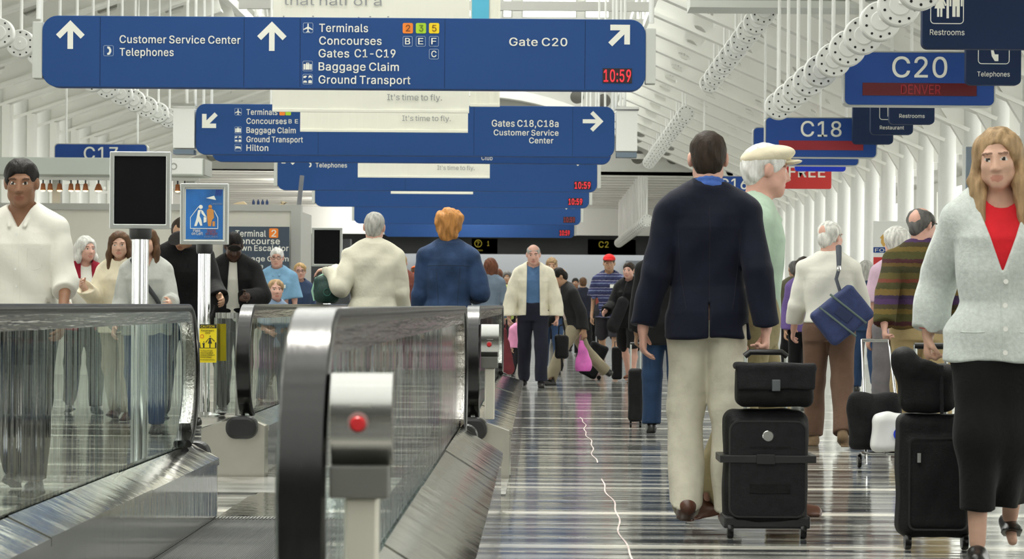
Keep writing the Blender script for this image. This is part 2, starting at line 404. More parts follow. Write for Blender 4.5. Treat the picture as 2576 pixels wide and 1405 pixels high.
# letter outlines (advance | closed loops of x y, 400 units per em)
_G = """A192|7 0 81 203 110 203 185 0 158 0 115 121 106 149 93 191 98 191 85 148 76 121 34 0|44 57 44 79 148 79 148 57;;B182|24 0 24 203 96 203 110 203 121 200 132 196 140 191 147 184 152 177 156 168 158 159 159 150 159 141 157 134 155 128 151 123 147 118 143 114 137 111 132 109 126 107 126 105 132 104 139 102 145 98 151 94 156 88 161 81 164 73 166 65 167 54 166 45 164 35 160 27 154 19 147 13 138 7 127 3 114 1 99 0|50 23 98 23 112 24 124 27 132 32 138 38 141 46 142 55 142 61 140 68 137 74 133 79 128 83 122 87 115 90 108 92 99 92 50 92|50 114 95 114 102 115 109 116 115 118 121 122 125 126 129 131 132 136 134 142 134 149 133 157 130 165 125 172 118 177 108 180 96 181 50 181;;C204|107 -3 90 -1 74 3 60 10 47 20 37 32 28 46 21 63 17 81 16 102 17 122 21 141 28 157 37 172 47 184 60 193 74 201 90 205 107 206 117 206 127 204 136 202 145 198 153 194 161 188 168 182 174 175 179 167 183 159 187 149 189 139 163 139 161 146 159 152 156 158 152 163 148 167 143 171 138 175 132 177 126 180 120 181 113 182 107 182 95 181 84 178 73 173 64 166 56 157 50 146 45 133 42 118 41 102 42 85 45 71 50 58 57 47 64 38 74 31 84 25 95 22 107 21 113 21 120 22 126 24 132 26 138 29 143 32 148 36 152 41 156 46 159 51 161 58 163 64 189 64 187 54 184 45 179 36 174 28 168 21 161 15 153 10 145 5 136 2 127 -1 117 -2;;D201|88 0 38 0 38 23 86 23 102 24 115 27 127 32 137 40 145 49 152 60 156 72 159 86 160 102 159 118 156 132 152 144 145 155 138 164 128 171 116 176 103 180 88 181 37 181 37 203 90 203 109 202 126 198 141 191 154 182 165 170 173 156 180 140 183 122 185 102 183 82 180 64 173 47 165 33 154 22 140 12 125 5 107 1|50 203 50 0 24 0 24 203;;E167|24 0 24 203 149 203 149 181 50 181 50 114 142 114 142 91 50 91 50 23 150 23 150 0;;F164|24 0 24 203 148 203 148 181 50 181 50 111 138 111 138 88 50 88 50 0;;G208|107 -3 90 -1 74 3 60 10 47 20 36 32 28 46 21 63 17 81 16 102 17 122 21 141 28 157 36 172 47 184 60 193 74 201 89 205 106 206 116 206 127 204 136 201 145 198 154 193 161 188 168 181 174 174 180 167 184 158 187 149 190 139 163 139 161 146 158 152 155 157 151 162 147 167 142 171 137 174 132 177 126 179 120 181 113 182 106 182 94 181 83 178 73 173 64 166 56 157 50 146 45 133 42 118 41 102 42 85 45 71 50 58 57 47 64 38 74 31 84 25 95 22 107 21 119 22 129 24 138 28 146 34 153 41 158 49 163 59 165 69 166 81 174 80 113 80 113 102 191 102 191 80 190 64 186 49 180 36 172 25 162 15 151 8 137 2 123 -2;;H207|24 0 24 203 50 203 50 116 157 116 157 203 183 203 183 0 157 0 157 93 50 93 50 0;;I120|12 0 12 23 47 23 47 181 12 181 12 203 108 203 108 181 73 181 73 23 108 23 108 0;;J159|74 -3 57 -1 43 4 30 13 21 25 15 40 13 58 13 69 39 69 39 58 40 47 43 37 49 30 56 24 64 21 74 20 84 21 92 24 99 30 104 37 108 47 109 58 109 203 135 203 135 58 133 40 127 25 118 13 105 4 91 -1;;L157|24 0 24 203 50 203 50 23 144 23 144 0;;M251|24 0 24 203 61 203 111 75 115 64 120 49 125 34 129 20 123 20 127 33 132 48 137 63 141 75 191 203 227 203 227 0 202 0 202 116 202 131 202 147 202 165 203 183 205 183 199 164 193 145 187 129 182 116 137 0 114 0 68 116 64 128 58 144 52 163 45 183 48 183 48 166 48 149 49 131 49 116 49 0;;N209|24 0 24 203 54 203 137 73 145 60 155 43 166 22 162 21 160 43 160 63 160 78 160 203 185 203 185 0 155 0 81 116 71 132 59 152 43 181 48 181 49 153 50 131 50 116 50 0;;O213|107 -3 90 -1 74 3 60 10 48 20 37 32 28 46 21 63 17 81 16 102 17 122 21 141 28 157 37 172 48 184 60 193 74 201 90 205 107 206 124 205 139 201 153 193 166 184 177 172 186 157 192 141 196 122 197 102 196 81 192 63 186 46 177 32 166 20 153 10 139 3 124 -1|107 21 119 22 130 25 140 30 149 38 157 47 163 58 168 71 171 85 172 102 171 118 168 133 163 146 157 157 149 166 140 173 130 178 119 181 107 182 95 181 84 178 74 173 64 166 57 157 50 146 45 133 42 118 41 102 42 85 45 71 50 58 57 47 64 38 74 30 84 25 95 22;;P178|24 0 24 203 94 203 109 203 122 200 133 195 142 189 150 181 156 172 160 162 163 151 163 139 163 127 160 116 156 106 150 97 142 89 133 83 122 78 109 75 94 74 44 74 44 97 93 97 103 98 112 99 119 102 125 107 130 112 133 117 136 124 137 131 138 139 137 147 136 154 133 161 130 166 125 171 119 175 111 178 103 180 93 181 50 181 50 0;;R180|24 0 24 203 94 203 109 203 122 200 133 195 143 189 150 182 156 173 160 163 163 153 164 141 163 129 160 118 156 109 150 100 143 93 133 87 122 83 109 80 94 79 39 79 39 102 93 102 103 103 112 104 119 107 125 110 130 115 133 120 136 126 138 133 138 141 138 149 136 156 133 162 130 167 125 172 119 176 112 179 103 180 93 181 50 181 50 0|141 0 92 92 121 92 171 0;;S179|89 -4 75 -3 63 0 51 4 41 9 32 16 26 24 20 33 17 43 15 55 42 55 43 47 46 41 49 35 54 30 60 26 67 23 74 21 81 20 89 20 98 20 107 22 114 24 121 27 127 32 132 37 135 42 137 49 138 56 138 62 136 67 133 72 129 75 124 79 118 82 98 89 73 96 58 101 45 108 34 116 27 125 22 136 21 149 22 160 25 170 30 179 37 187 45 194 55 199 66 203 78 205 91 206 104 205 116 203 126 199 136 194 144 187 151 179 156 171 159 161 160 151 135 151 133 161 128 169 121 175 112 180 102 182 90 183 82 183 74 181 67 179 61 176 56 172 51 167 48 162 47 156 46 150 47 144 49 138 52 133 57 129 62 126 68 123 85 117 106 112 125 105 131 103 137 99 143 95 149 90 154 85 158 79 161 72 163 64 163 55 162 45 159 35 155 25 148 17 139 10 129 4 118 0 104 -3;;T179|13 181 13 203 167 203 167 181 103 181 103 0 77 0 77 181;;U207|104 -3 88 -2 74 1 62 6 51 13 41 22 34 32 28 43 25 56 24 69 24 203 50 203 50 71 50 62 53 53 56 45 61 38 67 32 75 27 83 24 93 21 104 21 114 21 124 24 132 27 140 32 146 38 151 45 154 53 156 62 157 71 157 203 183 203 183 69 182 56 178 43 173 32 166 22 156 13 145 6 133 1 119 -2;;V192|82 0 7 203 34 203 77 82 86 55 99 12 94 12 107 55 116 82 158 203 185 203 111 0;;W274|62 0 7 203 33 203 65 78 70 58 75 37 79 16 76 16 80 37 85 58 90 78 122 203 152 203 185 78 190 58 194 37 199 16 195 16 200 37 204 58 209 78 241 203 268 203 212 0 182 0 147 129 141 157 134 190 140 190 134 158 127 129 92 0;;a156|64 -3 55 -3 46 -1 38 2 30 6 24 11 19 18 15 25 13 34 12 43 13 51 14 58 17 64 21 69 26 74 31 77 37 80 43 82 50 84 71 88 93 91 106 94 110 102 110 103 110 109 109 114 107 119 104 123 100 126 96 129 91 131 85 132 78 132 71 132 65 131 60 129 47 120 40 110 16 116 20 125 25 132 31 138 38 143 45 147 53 150 61 152 69 153 78 154 96 152 102 150 108 147 114 144 120 140 125 135 129 128 132 120 134 111 135 101 135 0 111 0 111 21 109 21 101 10 97 6 92 3 86 0 80 -2 72 -3|68 18 77 19 84 21 91 23 97 27 102 32 105 37 108 43 110 49 110 55 110 76 104 73 93 70 80 68 70 67 54 63 49 61 45 59 41 56 39 52 37 47 37 42 37 37 39 33 41 29 44 26 48 23 52 21 57 19 62 18;;b170|92 -3 83 -3 75 -1 69 2 63 5 59 9 55 12 47 23 45 23 45 0 21 0 21 203 45 203 45 128 47 128 55 138 59 142 63 146 69 149 75 152 83 153 92 154 104 153 115 150 125 144 134 137 142 128 148 117 152 105 155 91 156 76 155 60 152 46 148 34 142 23 134 14 125 6 115 1 104 -2|88 19 97 20 105 22 112 26 118 32 123 39 126 47 129 56 131 65 131 76 131 86 129 96 126 104 123 112 118 119 112 125 105 129 97 131 88 132 79 131 71 129 64 125 59 119 54 113 50 105 47 96 46 87 45 76 46 65 47 55 50 46 54 38 59 31 65 26 72 22 79 20;;c158|83 -3 70 -2 58 1 47 7 37 14 29 23 22 34 18 46 15 60 14 75 15 90 18 104 22 116 29 127 37 137 47 144 58 149 70 153 83 154 90 153 97 152 104 151 110 149 116 146 122 142 127 138 132 134 136 129 139 123 142 117 145 111 121 105 116 116 108 124 97 130 83 132 73 131 65 128 58 124 52 118 47 111 43 103 41 94 39 85 39 75 39 65 41 56 43 47 47 39 52 32 58 26 65 22 73 19 83 19 97 21 108 26 117 35 122 47 145 41 143 34 140 28 136 22 132 17 128 13 122 9 117 5 111 2 104 0 97 -2 90 -3;;d170|78 -3 66 -2 55 1 45 6 36 14 28 23 22 34 17 46 15 60 14 76 15 91 17 105 22 117 28 128 36 137 45 144 55 150 66 153 78 154 87 153 95 152 101 149 107 146 111 142 115 138 122 128 124 128 124 203 149 203 149 0 125 0 125 23 123 23 115 12 111 9 106 5 101 2 95 -1 87 -3|82 19 91 20 98 22 105 26 111 31 116 38 120 46 122 55 124 65 125 76 124 87 123 96 120 105 116 113 111 119 105 125 98 129 91 131 82 132 73 131 65 129 58 125 52 119 47 112 43 104 41 96 39 86 39 76 39 65 41 56 43 47 47 39 52 32 58 26 65 22 73 20;;e162|85 -3 71 -2 58 1 47 7 37 14 29 23 22 34 17 46 15 60 14 75 15 90 17 103 22 116 29 127 37 136 46 144 57 149 69 153 82 154 90 153 98 152 106 150 114 146 121 142 128 136 134 130 139 122 143 113 146 102 148 91 148 78 148 68 30 68 30 88 135 88 124 81 123 90 122 99 119 107 115 115 111 121 105 126 98 129 91 131 82 132 73 131 65 129 59 125 53 120 48 115 44 108 41 100 39 93 38 84 38 71 39 60 41 51 44 42 49 35 54 29 60 25 68 21 76 19 85 18 91 19 96 20 101 21 106 23 110 26 114 29 117 33 120 37 122 42 146 36 143 29 139 22 134 16 128 10 121 6 113 2 104 -1 95 -3;;f101|91 152 91 131 3 131 3 152|32 0 32 173 33 181 35 188 38 194 43 200 48 204 54 208 61 210 68 211 75 212 89 211 97 208 91 187 86 189 78 190 71 189 66 187 62 184 59 180 57 174 57 167 57 0;;g170|83 -60 72 -60 62 -58 54 -56 46 -53 39 -49 33 -44 28 -39 24 -33 20 -28 41 -16 49 -26 52 -30 57 -33 62 -35 68 -37 75 -39 83 -39 94 -38 104 -35 113 -30 119 -23 123 -14 125 -2 125 27 122 27 115 17 111 13 106 9 101 6 94 4 87 2 78 2 66 3 55 6 45 11 36 17 28 26 22 36 17 48 15 61 14 76 15 91 17 105 22 117 28 128 36 137 45 144 55 150 66 153 78 154 87 153 95 152 101 149 107 146 111 142 115 138 123 128 125 128 125 152 149 152 149 -4 148 -16 145 -27 140 -36 134 -44 126 -50 116 -54 106 -58 95 -60|82 24 91 24 99 26 105 30 111 35 116 41 120 48 123 57 124 66 125 77 124 87 123 97 120 106 116 113 111 120 106 125 99 129 91 131 82 132 73 131 65 129 58 125 52 119 47 113 43 105 41 96 39 87 39 77 39 67 41 57 43 49 47 42 52 35 58 30 65 27 73 24;;h164|45 91 45 0 21 0 21 203 45 203 45 115 41 115 46 128 53 138 61 145 70 150 80 153 91 154 101 153 110 151 118 147 125 142 131 136 136 128 140 119 142 108 143 96 143 0 118 0 118 94 117 105 114 114 109 122 102 127 94 131 84 132 77 131 70 130 64 127 59 123 54 119 51 113 48 107 46 99;;i67|21 0 21 152 45 152 45 0|33 177 29 178 25 179 22 182 19 185 17 189 17 193 17 198 19 201 22 205 25 207 29 209 33 209 38 209 42 207 46 205 48 201 50 198 51 193 50 189 48 185 46 182 42 179 38 178;;j67|21 152 45 152 45 -12 45 -21 43 -29 41 -36 37 -42 32 -48 26 -52 19 -55 11 -56 2 -57 -4 -57 -4 -35 1 -35 7 -34 12 -32 16 -29 19 -24 20 -18 21 -12|33 177 29 178 25 179 21 182 19 185 17 189 16 193 17 198 19 201 21 205 25 207 29 209 33 209 38 209 42 207 45 205 48 201 50 198 50 193 50 189 48 185 45 182 42 179 38 178;;k152|44 55 44 85 48 85 114 152 144 152 74 80 71 80|21 0 21 203 45 203 45 0|118 0 59 74 76 91 149 0;;l76|56 -1 45 0 36 3 30 8 25 15 22 23 21 34 21 203 45 203 45 39 46 33 47 28 48 25 58 21 64 21 68 22 72 1 65 0;;m244|21 0 21 152 45 152 45 118 43 118 46 126 49 133 53 138 58 143 63 147 69 150 75 153 81 154 88 154 98 153 107 150 115 144 121 137 126 128 128 118 125 118 127 125 131 131 135 137 140 142 146 147 152 150 159 152 167 154 175 154 183 154 191 152 199 149 206 144 211 138 216 131 220 123 222 113 223 102 223 0 198 0 198 101 197 111 194 119 189 125 182 129 175 131 167 132 161 132 155 130 150 128 145 125 141 121 138 116 136 111 135 105 134 99 134 0 110 0 110 104 109 112 106 119 101 124 95 129 88 131 80 132 74 132 68 130 63 128 58 125 54 121 50 116 48 110 46 103 45 95 45 0;;n164|45 91 45 0 21 0 21 152 45 152 45 115 41 115 46 128 53 138 61 145 70 150 80 153 91 154 101 153 110 151 118 147 125 142 131 136 136 128 140 119 142 108 143 96 143 0 118 0 118 94 117 105 114 114 109 122 102 127 94 131 84 132 77 131 70 130 64 127 59 123 54 119 51 113 48 107 46 99;;o166|83 -3 70 -2 58 1 47 7 37 14 29 23 22 34 18 46 15 60 14 75 15 90 18 104 22 116 29 127 37 137 47 144 58 149 70 153 83 154 96 153 108 149 119 144 129 137 137 127 144 116 149 104 151 90 152 75 151 60 149 46 144 34 137 23 129 14 119 7 108 1 96 -2|83 19 92 19 101 22 108 26 114 32 119 39 123 47 126 56 127 65 128 75 127 85 126 94 123 103 119 111 114 118 108 124 101 128 92 131 83 132 73 131 65 128 58 124 52 118 47 111 43 103 41 94 39 85 39 75 39 65 41 56 43 47 47 39 52 32 58 26 65 22 73 19;;p170|21 -57 21 152 45 152 45 128 47 128 55 138 59 142 63 146 69 149 75 152 83 153 92 154 104 153 115 150 125 144 134 137 142 128 148 117 152 105 155 91 156 76 155 60 152 46 148 34 142 23 134 14 125 6 115 1 104 -2 92 -3 83 -3 75 -1 69 2 64 5 59 9 55 12 47 23 45 23 45 -57|88 19 97 20 105 22 112 26 118 32 123 39 126 47 129 56 131 65 131 76 131 86 129 96 126 104 123 112 118 119 112 125 105 129 97 131 88 132 79 131 71 129 64 125 59 119 54 113 50 105 47 96 46 87 45 76 46 65 47 55 50 46 54 38 59 31 65 26 72 22 79 20;;r104|21 0 21 152 45 152 45 128 46 128 50 136 55 142 61 147 68 151 76 153 85 154 92 154 97 153 97 129 92 130 83 130 76 130 70 128 64 126 58 122 54 118 50 113 48 108 46 102 45 95 45 0;;s146|73 -3 63 -3 53 -1 45 1 37 5 30 10 25 15 20 22 17 29 14 38 38 43 40 35 44 29 50 24 56 21 64 19 73 18 82 19 91 21 98 25 103 30 106 35 107 41 107 46 105 50 102 54 97 57 92 60 85 62 60 68 47 72 37 77 29 83 23 91 20 100 19 110 20 118 22 126 26 133 31 139 38 144 46 148 55 151 64 153 75 154 85 153 94 152 102 149 108 145 114 141 120 136 124 130 127 123 130 116 107 111 105 116 101 122 97 126 91 130 84 132 75 133 66 132 59 130 52 127 47 122 44 117 43 111 44 106 46 101 50 97 54 94 61 91 69 89 92 84 104 80 115 75 122 69 128 61 131 52 132 43 132 34 129 26 125 19 119 12 112 7 104 3 94 -1 84 -3;;t91|82 152 82 131 3 131 3 152|26 188 50 188 50 39 51 33 52 28 54 25 58 22 62 20 68 20 74 20 81 21 85 1 77 -1 67 -2 55 -1 45 3 37 9 31 16 27 26 26 37;;u164|73 -2 63 -1 54 1 46 4 39 9 33 16 28 23 24 33 22 43 21 56 21 152 45 152 45 58 47 47 50 37 55 30 62 24 70 21 80 20 87 21 94 22 100 25 105 28 110 33 113 39 116 45 118 53 118 61 118 152 143 152 143 0 119 0 119 37 123 37 118 24 111 14 103 7 94 2 84 -1;;v156|65 0 7 152 34 152 66 62 75 35 82 8 74 8 81 35 90 62 122 152 149 152 91 0;;w227|55 0 9 152 35 152 53 85 62 55 70 17 66 17 74 54 82 85 101 152 127 152 145 85 153 54 161 17 157 17 165 54 173 85 192 152 218 152 172 0 147 0 128 69 122 90 116 112 111 135 116 135 111 112 105 90 99 69 79 0;;x151|8 0 69 87 68 68 11 152 40 152 59 122 72 101 83 82 70 82 81 101 93 122 113 152 141 152 83 67 83 86 143 0 115 0 92 34 80 54 69 73 82 73 71 54 59 34 37 0;;y156|19 -55 25 -34 29 -35 42 -36 45 -34 49 -32 52 -30 55 -26 58 -21 60 -14 65 -1 7 152 34 152 66 62 75 35 82 8 73 8 81 35 90 62 122 152 149 152 82 -23 78 -31 75 -37 71 -43 66 -48 61 -51 56 -54 50 -56 43 -58 37 -58 26 -57;;z152|17 0 17 18 102 128 102 129 19 129 19 152 133 152 133 132 50 24 50 23 135 23 135 0;;0181|91 -3 76 -1 63 3 52 10 42 19 34 31 28 45 23 62 20 81 19 102 20 122 23 141 28 158 34 172 42 184 52 194 64 201 76 205 91 206 105 205 118 201 129 194 139 184 147 172 154 158 158 141 161 122 162 102 161 81 158 62 154 45 147 31 139 19 129 10 118 3 105 -1|91 20 100 21 109 24 116 29 123 37 128 46 132 57 135 71 137 85 138 102 137 118 135 133 132 146 128 157 123 167 116 174 109 179 100 183 91 184 81 183 73 179 65 174 59 167 53 157 49 146 46 133 44 118 44 102 44 85 46 71 49 57 53 46 59 37 65 29 73 24 81 21;;1181|31 0 31 22 156 22 156 0|110 203 110 0 85 0 85 179 84 179 34 143 34 171 79 203;;2181|26 0 26 19 94 91 113 113 118 119 121 125 124 131 126 136 128 142 128 149 128 156 126 162 123 167 119 172 115 176 109 180 103 182 97 183 89 184 82 183 75 182 69 179 64 175 59 171 56 165 53 159 51 152 51 145 26 145 27 156 30 167 34 177 41 185 48 193 57 198 67 203 78 205 90 206 102 205 113 203 122 199 131 193 138 186 144 178 149 169 152 159 152 149 152 142 151 134 148 127 145 120 140 112 134 103 127 94 118 84 107 72 61 24 61 23 156 23 156 0;;3181|87 -3 75 -2 64 0 53 4 43 9 35 15 28 23 23 32 19 42 17 53 44 53 45 46 47 40 51 35 55 30 60 27 66 24 73 22 80 20 87 20 95 20 103 22 110 24 116 28 122 32 126 37 129 43 131 50 132 58 131 65 129 72 126 78 122 84 117 89 110 93 102 97 92 98 80 99 63 99 63 120 115 179 115 181 28 181 28 203 149 203 149 184 85 111 85 116 99 116 112 114 123 110 133 105 142 98 148 89 153 79 156 69 157 58 156 47 153 36 148 26 141 18 133 11 123 5 112 1 100 -2;;4181|16 42 16 63 99 203 124 203 43 66 43 65 165 65 165 42|113 0 113 48 113 58 113 127 137 127 137 0;;5181|88 -3 77 -2 66 0 56 4 47 10 39 16 33 24 28 33 25 42 24 52 49 52 50 46 52 41 55 36 59 31 64 27 69 24 75 22 82 20 88 20 96 21 104 23 110 26 116 30 122 35 126 42 129 49 130 57 131 65 130 73 129 81 125 88 121 95 116 100 110 105 103 108 95 110 87 111 80 110 74 109 67 107 61 105 56 102 51 98 27 101 38 203 147 203 147 181 60 181 54 121 59 124 65 127 71 130 78 132 85 133 92 133 101 133 109 131 118 128 125 125 132 120 138 114 143 108 148 100 152 92 154 84 156 75 156 65 155 53 152 41 148 30 141 21 133 13 123 6 113 1 101 -2;;6181|91 -3 78 -2 67 1 57 6 48 12 40 20 34 30 29 40 26 52 25 65 26 75 28 85 32 96 37 107 45 121 55 136 101 203 129 203 60 104 58 104 66 115 78 123 83 124 88 125 94 126 106 125 117 122 126 118 135 112 142 105 148 96 152 86 155 75 156 63 155 51 152 39 147 29 141 20 133 12 124 6 114 1 103 -2|91 19 98 20 105 22 111 25 117 29 122 34 126 41 129 47 130 55 131 63 130 71 129 79 126 85 122 91 117 96 111 101 105 104 98 105 91 106 83 106 76 104 70 101 64 97 59 92 55 86 52 79 51 71 50 63 51 55 52 48 55 41 59 34 64 29 70 25 76 22 83 20;;7181|39 0 129 179 129 181 25 181 25 203 156 203 156 179 66 0;;8181|91 -3 77 -2 65 1 54 5 45 10 36 17 30 25 25 34 22 43 21 54 21 63 23 70 26 78 30 85 35 91 40 96 47 101 54 104 61 106 61 107 52 110 44 116 37 123 32 132 29 142 28 152 29 162 32 171 36 180 42 187 50 194 58 199 68 203 79 205 91 206 102 205 113 203 122 199 131 194 138 187 145 180 149 171 152 162 153 152 152 142 149 132 144 123 137 116 129 110 120 107 120 106 127 104 134 101 140 96 146 91 151 85 155 78 158 70 160 63 160 54 159 43 156 34 151 25 145 17 136 10 127 5 116 1 104 -2|91 20 99 20 107 22 114 24 120 27 125 32 129 37 132 42 134 49 135 55 134 63 132 69 129 75 125 81 119 85 113 89 106 92 99 94 91 94 82 94 75 92 68 89 61 85 56 81 52 75 49 69 47 63 46 55 47 49 49 42 52 37 56 32 61 27 67 24 74 22 82 20|91 116 97 116 104 118 110 120 115 123 119 127 123 132 126 138 127 144 128 150 127 157 126 163 123 168 120 173 115 177 110 180 104 182 98 183 91 184 83 183 77 182 71 180 66 177 61 173 58 168 55 163 54 157 53 150 54 144 55 138 58 132 61 127 66 123 71 120 77 118 84 116;;9181|90 206 103 205 114 202 124 198 133 191 141 183 147 174 152 163 155 151 156 139 155 129 153 119 149 108 144 96 136 83 126 67 80 0 52 0 121 99 123 99 115 88 103 81 98 79 93 78 87 78 75 79 65 81 55 86 46 92 39 99 33 108 29 118 26 129 25 141 26 153 29 164 34 175 40 184 48 191 57 198 67 202 78 205|90 184 83 183 76 182 70 178 64 174 59 169 55 163 52 156 51 149 50 141 51 133 52 125 55 118 59 112 64 107 70 103 76 100 83 98 90 97 98 98 105 100 111 103 117 107 122 112 126 118 129 125 130 132 131 140 130 148 129 156 126 163 122 169 117 174 112 178 105 182 98 183;;.75|38 -2 33 -1 29 1 25 4 22 7 20 12 20 16 20 21 22 26 25 29 29 32 33 34 38 35 43 34 47 32 51 29 54 26 56 21 56 16 56 12 54 7 51 4 47 1 43 -1;;,75|15 -48 27 28 55 28 34 -48;;:75|38 -2 33 -1 29 1 25 4 22 7 20 12 20 16 20 21 22 26 25 29 29 32 33 34 38 35 43 34 47 32 51 29 54 26 56 21 56 16 56 12 54 7 51 4 47 1 43 -1|38 108 33 109 29 111 25 114 22 117 20 122 20 126 20 131 22 136 25 139 29 142 33 144 38 145 43 144 47 142 51 139 54 136 56 131 56 126 56 122 54 117 51 114 47 111 43 109;;-181|135 98 135 75 46 75 46 98;;'82|31 127 28 203 54 203 51 127;;?143|53 61 53 64 53 75 54 84 57 92 59 98 63 103 67 108 83 119 89 123 94 128 99 134 102 140 104 146 105 153 104 160 103 165 100 170 97 174 93 178 88 181 83 183 77 184 71 185 65 184 60 183 55 181 50 178 46 175 42 170 40 165 38 159 37 151 11 151 12 162 15 172 20 181 26 188 33 195 41 200 50 203 60 205 71 206 82 205 93 203 102 199 110 194 117 188 122 180 126 172 129 163 130 153 129 142 126 133 122 124 117 117 110 110 102 104 88 94 84 90 82 87 80 82 78 77 78 71 77 63 77 61|66 -2 61 -1 56 1 53 4 50 7 48 12 47 16 48 21 50 25 53 29 56 32 61 34 66 35 70 34 75 32 78 29 81 25 83 21 84 16 83 12 81 7 78 4 75 1 70 -1"""
GLYPH = {}
for _e in _G.split(';;'):
    _p = _e[1:].split('|')
    GLYPH[_e[0]] = (int(_p[0]), [[(int(a), int(b)) for a, b in zip(l.split()[::2], l.split()[1::2])] for l in _p[1:]])
CAPH = 203.0
def text_mesh(name, body, capz, width=None, bold=0.0, mat=None, shear=0.0, depth=0.002):
    """flat lettering in the xz plane facing -y, lower left corner at the origin; capz = capital height, width = line width"""
    track = bold * 1.6
    cu = bpy.data.curves.new('t', 'CURVE')
    cu.dimensions = '2D'
    cu.fill_mode = 'FRONT'
    x = 0.0
    for ch in body:
        if ch == ' ':
            x += .28
            continue
        adv, loops = GLYPH[ch]
        for lp in loops:
            sp = cu.splines.new('POLY')
            sp.points.add(len(lp) - 1)
            for p, (a, b) in zip(sp.points, lp):
                p.co = (a / CAPH + x, b / CAPH, 0, 1)
            sp.use_cyclic_u = True
        x += adv / CAPH + track
    ob = bpy.data.objects.new('t', cu)
    me = bpy.data.meshes.new_from_object(ob)
    bpy.data.objects.remove(ob)
    bpy.data.curves.remove(cu)
    if bold > 0:              # embolden: the outline laid over itself with small shifts
        b_ = bm_ = bmesh.new()
        for lay, (dx, dz) in enumerate(((-1, -1), (1, -1), (1, 1), (-1, 1))):
            k0 = len(bm_.verts)
            bm_.from_mesh(me)
            bm_.verts.ensure_lookup_table()
            for v in bm_.verts[k0:]:
                v.co.x += dx * bold * .62
                v.co.y += dz * bold * .45
                v.co.z += lay * .0005
        bm_.to_mesh(me)
        bm_.free()
    xs = [v.co.x for v in me.vertices]
    x0, w = min(xs), max(xs) - min(xs)
    sz = capz
    sx = (width / w) if width else sz
    for v in me.vertices:
        v.co = ((v.co.x - x0) * sx, -depth - v.co.z, v.co.y * sz)
    bm = bmesh.new()
    bm.from_mesh(me)
    if bm.faces and sum(f.normal.y * f.calc_area() for f in bm.faces) > 0:
        bmesh.ops.reverse_faces(bm, faces=bm.faces)
    bm.to_mesh(me)
    bm.free()
    me.materials.clear()
    me.materials.append(mat or LETTER)
    me.name = name
    return me, w * sx
def lettering(parent, body, px, py, s, cap_px, width_px, yoff, mat=None, bold=0.035, origin=(0, 0), shear=0.0, part='lettering'):
    """line of text: px, py = lower left corner (baseline) in photograph pixels, on the plane with s pixels per metre"""
    me, w = text_mesh(part, body, cap_px / s, width_px / s if width_px else None, bold, mat, shear)
    o = bpy.data.objects.new(part, me)
    link(o, parent)
    x, z = XZ(px, py, s)
    o.location = (x - origin[0], yoff, z - origin[1])
    return o
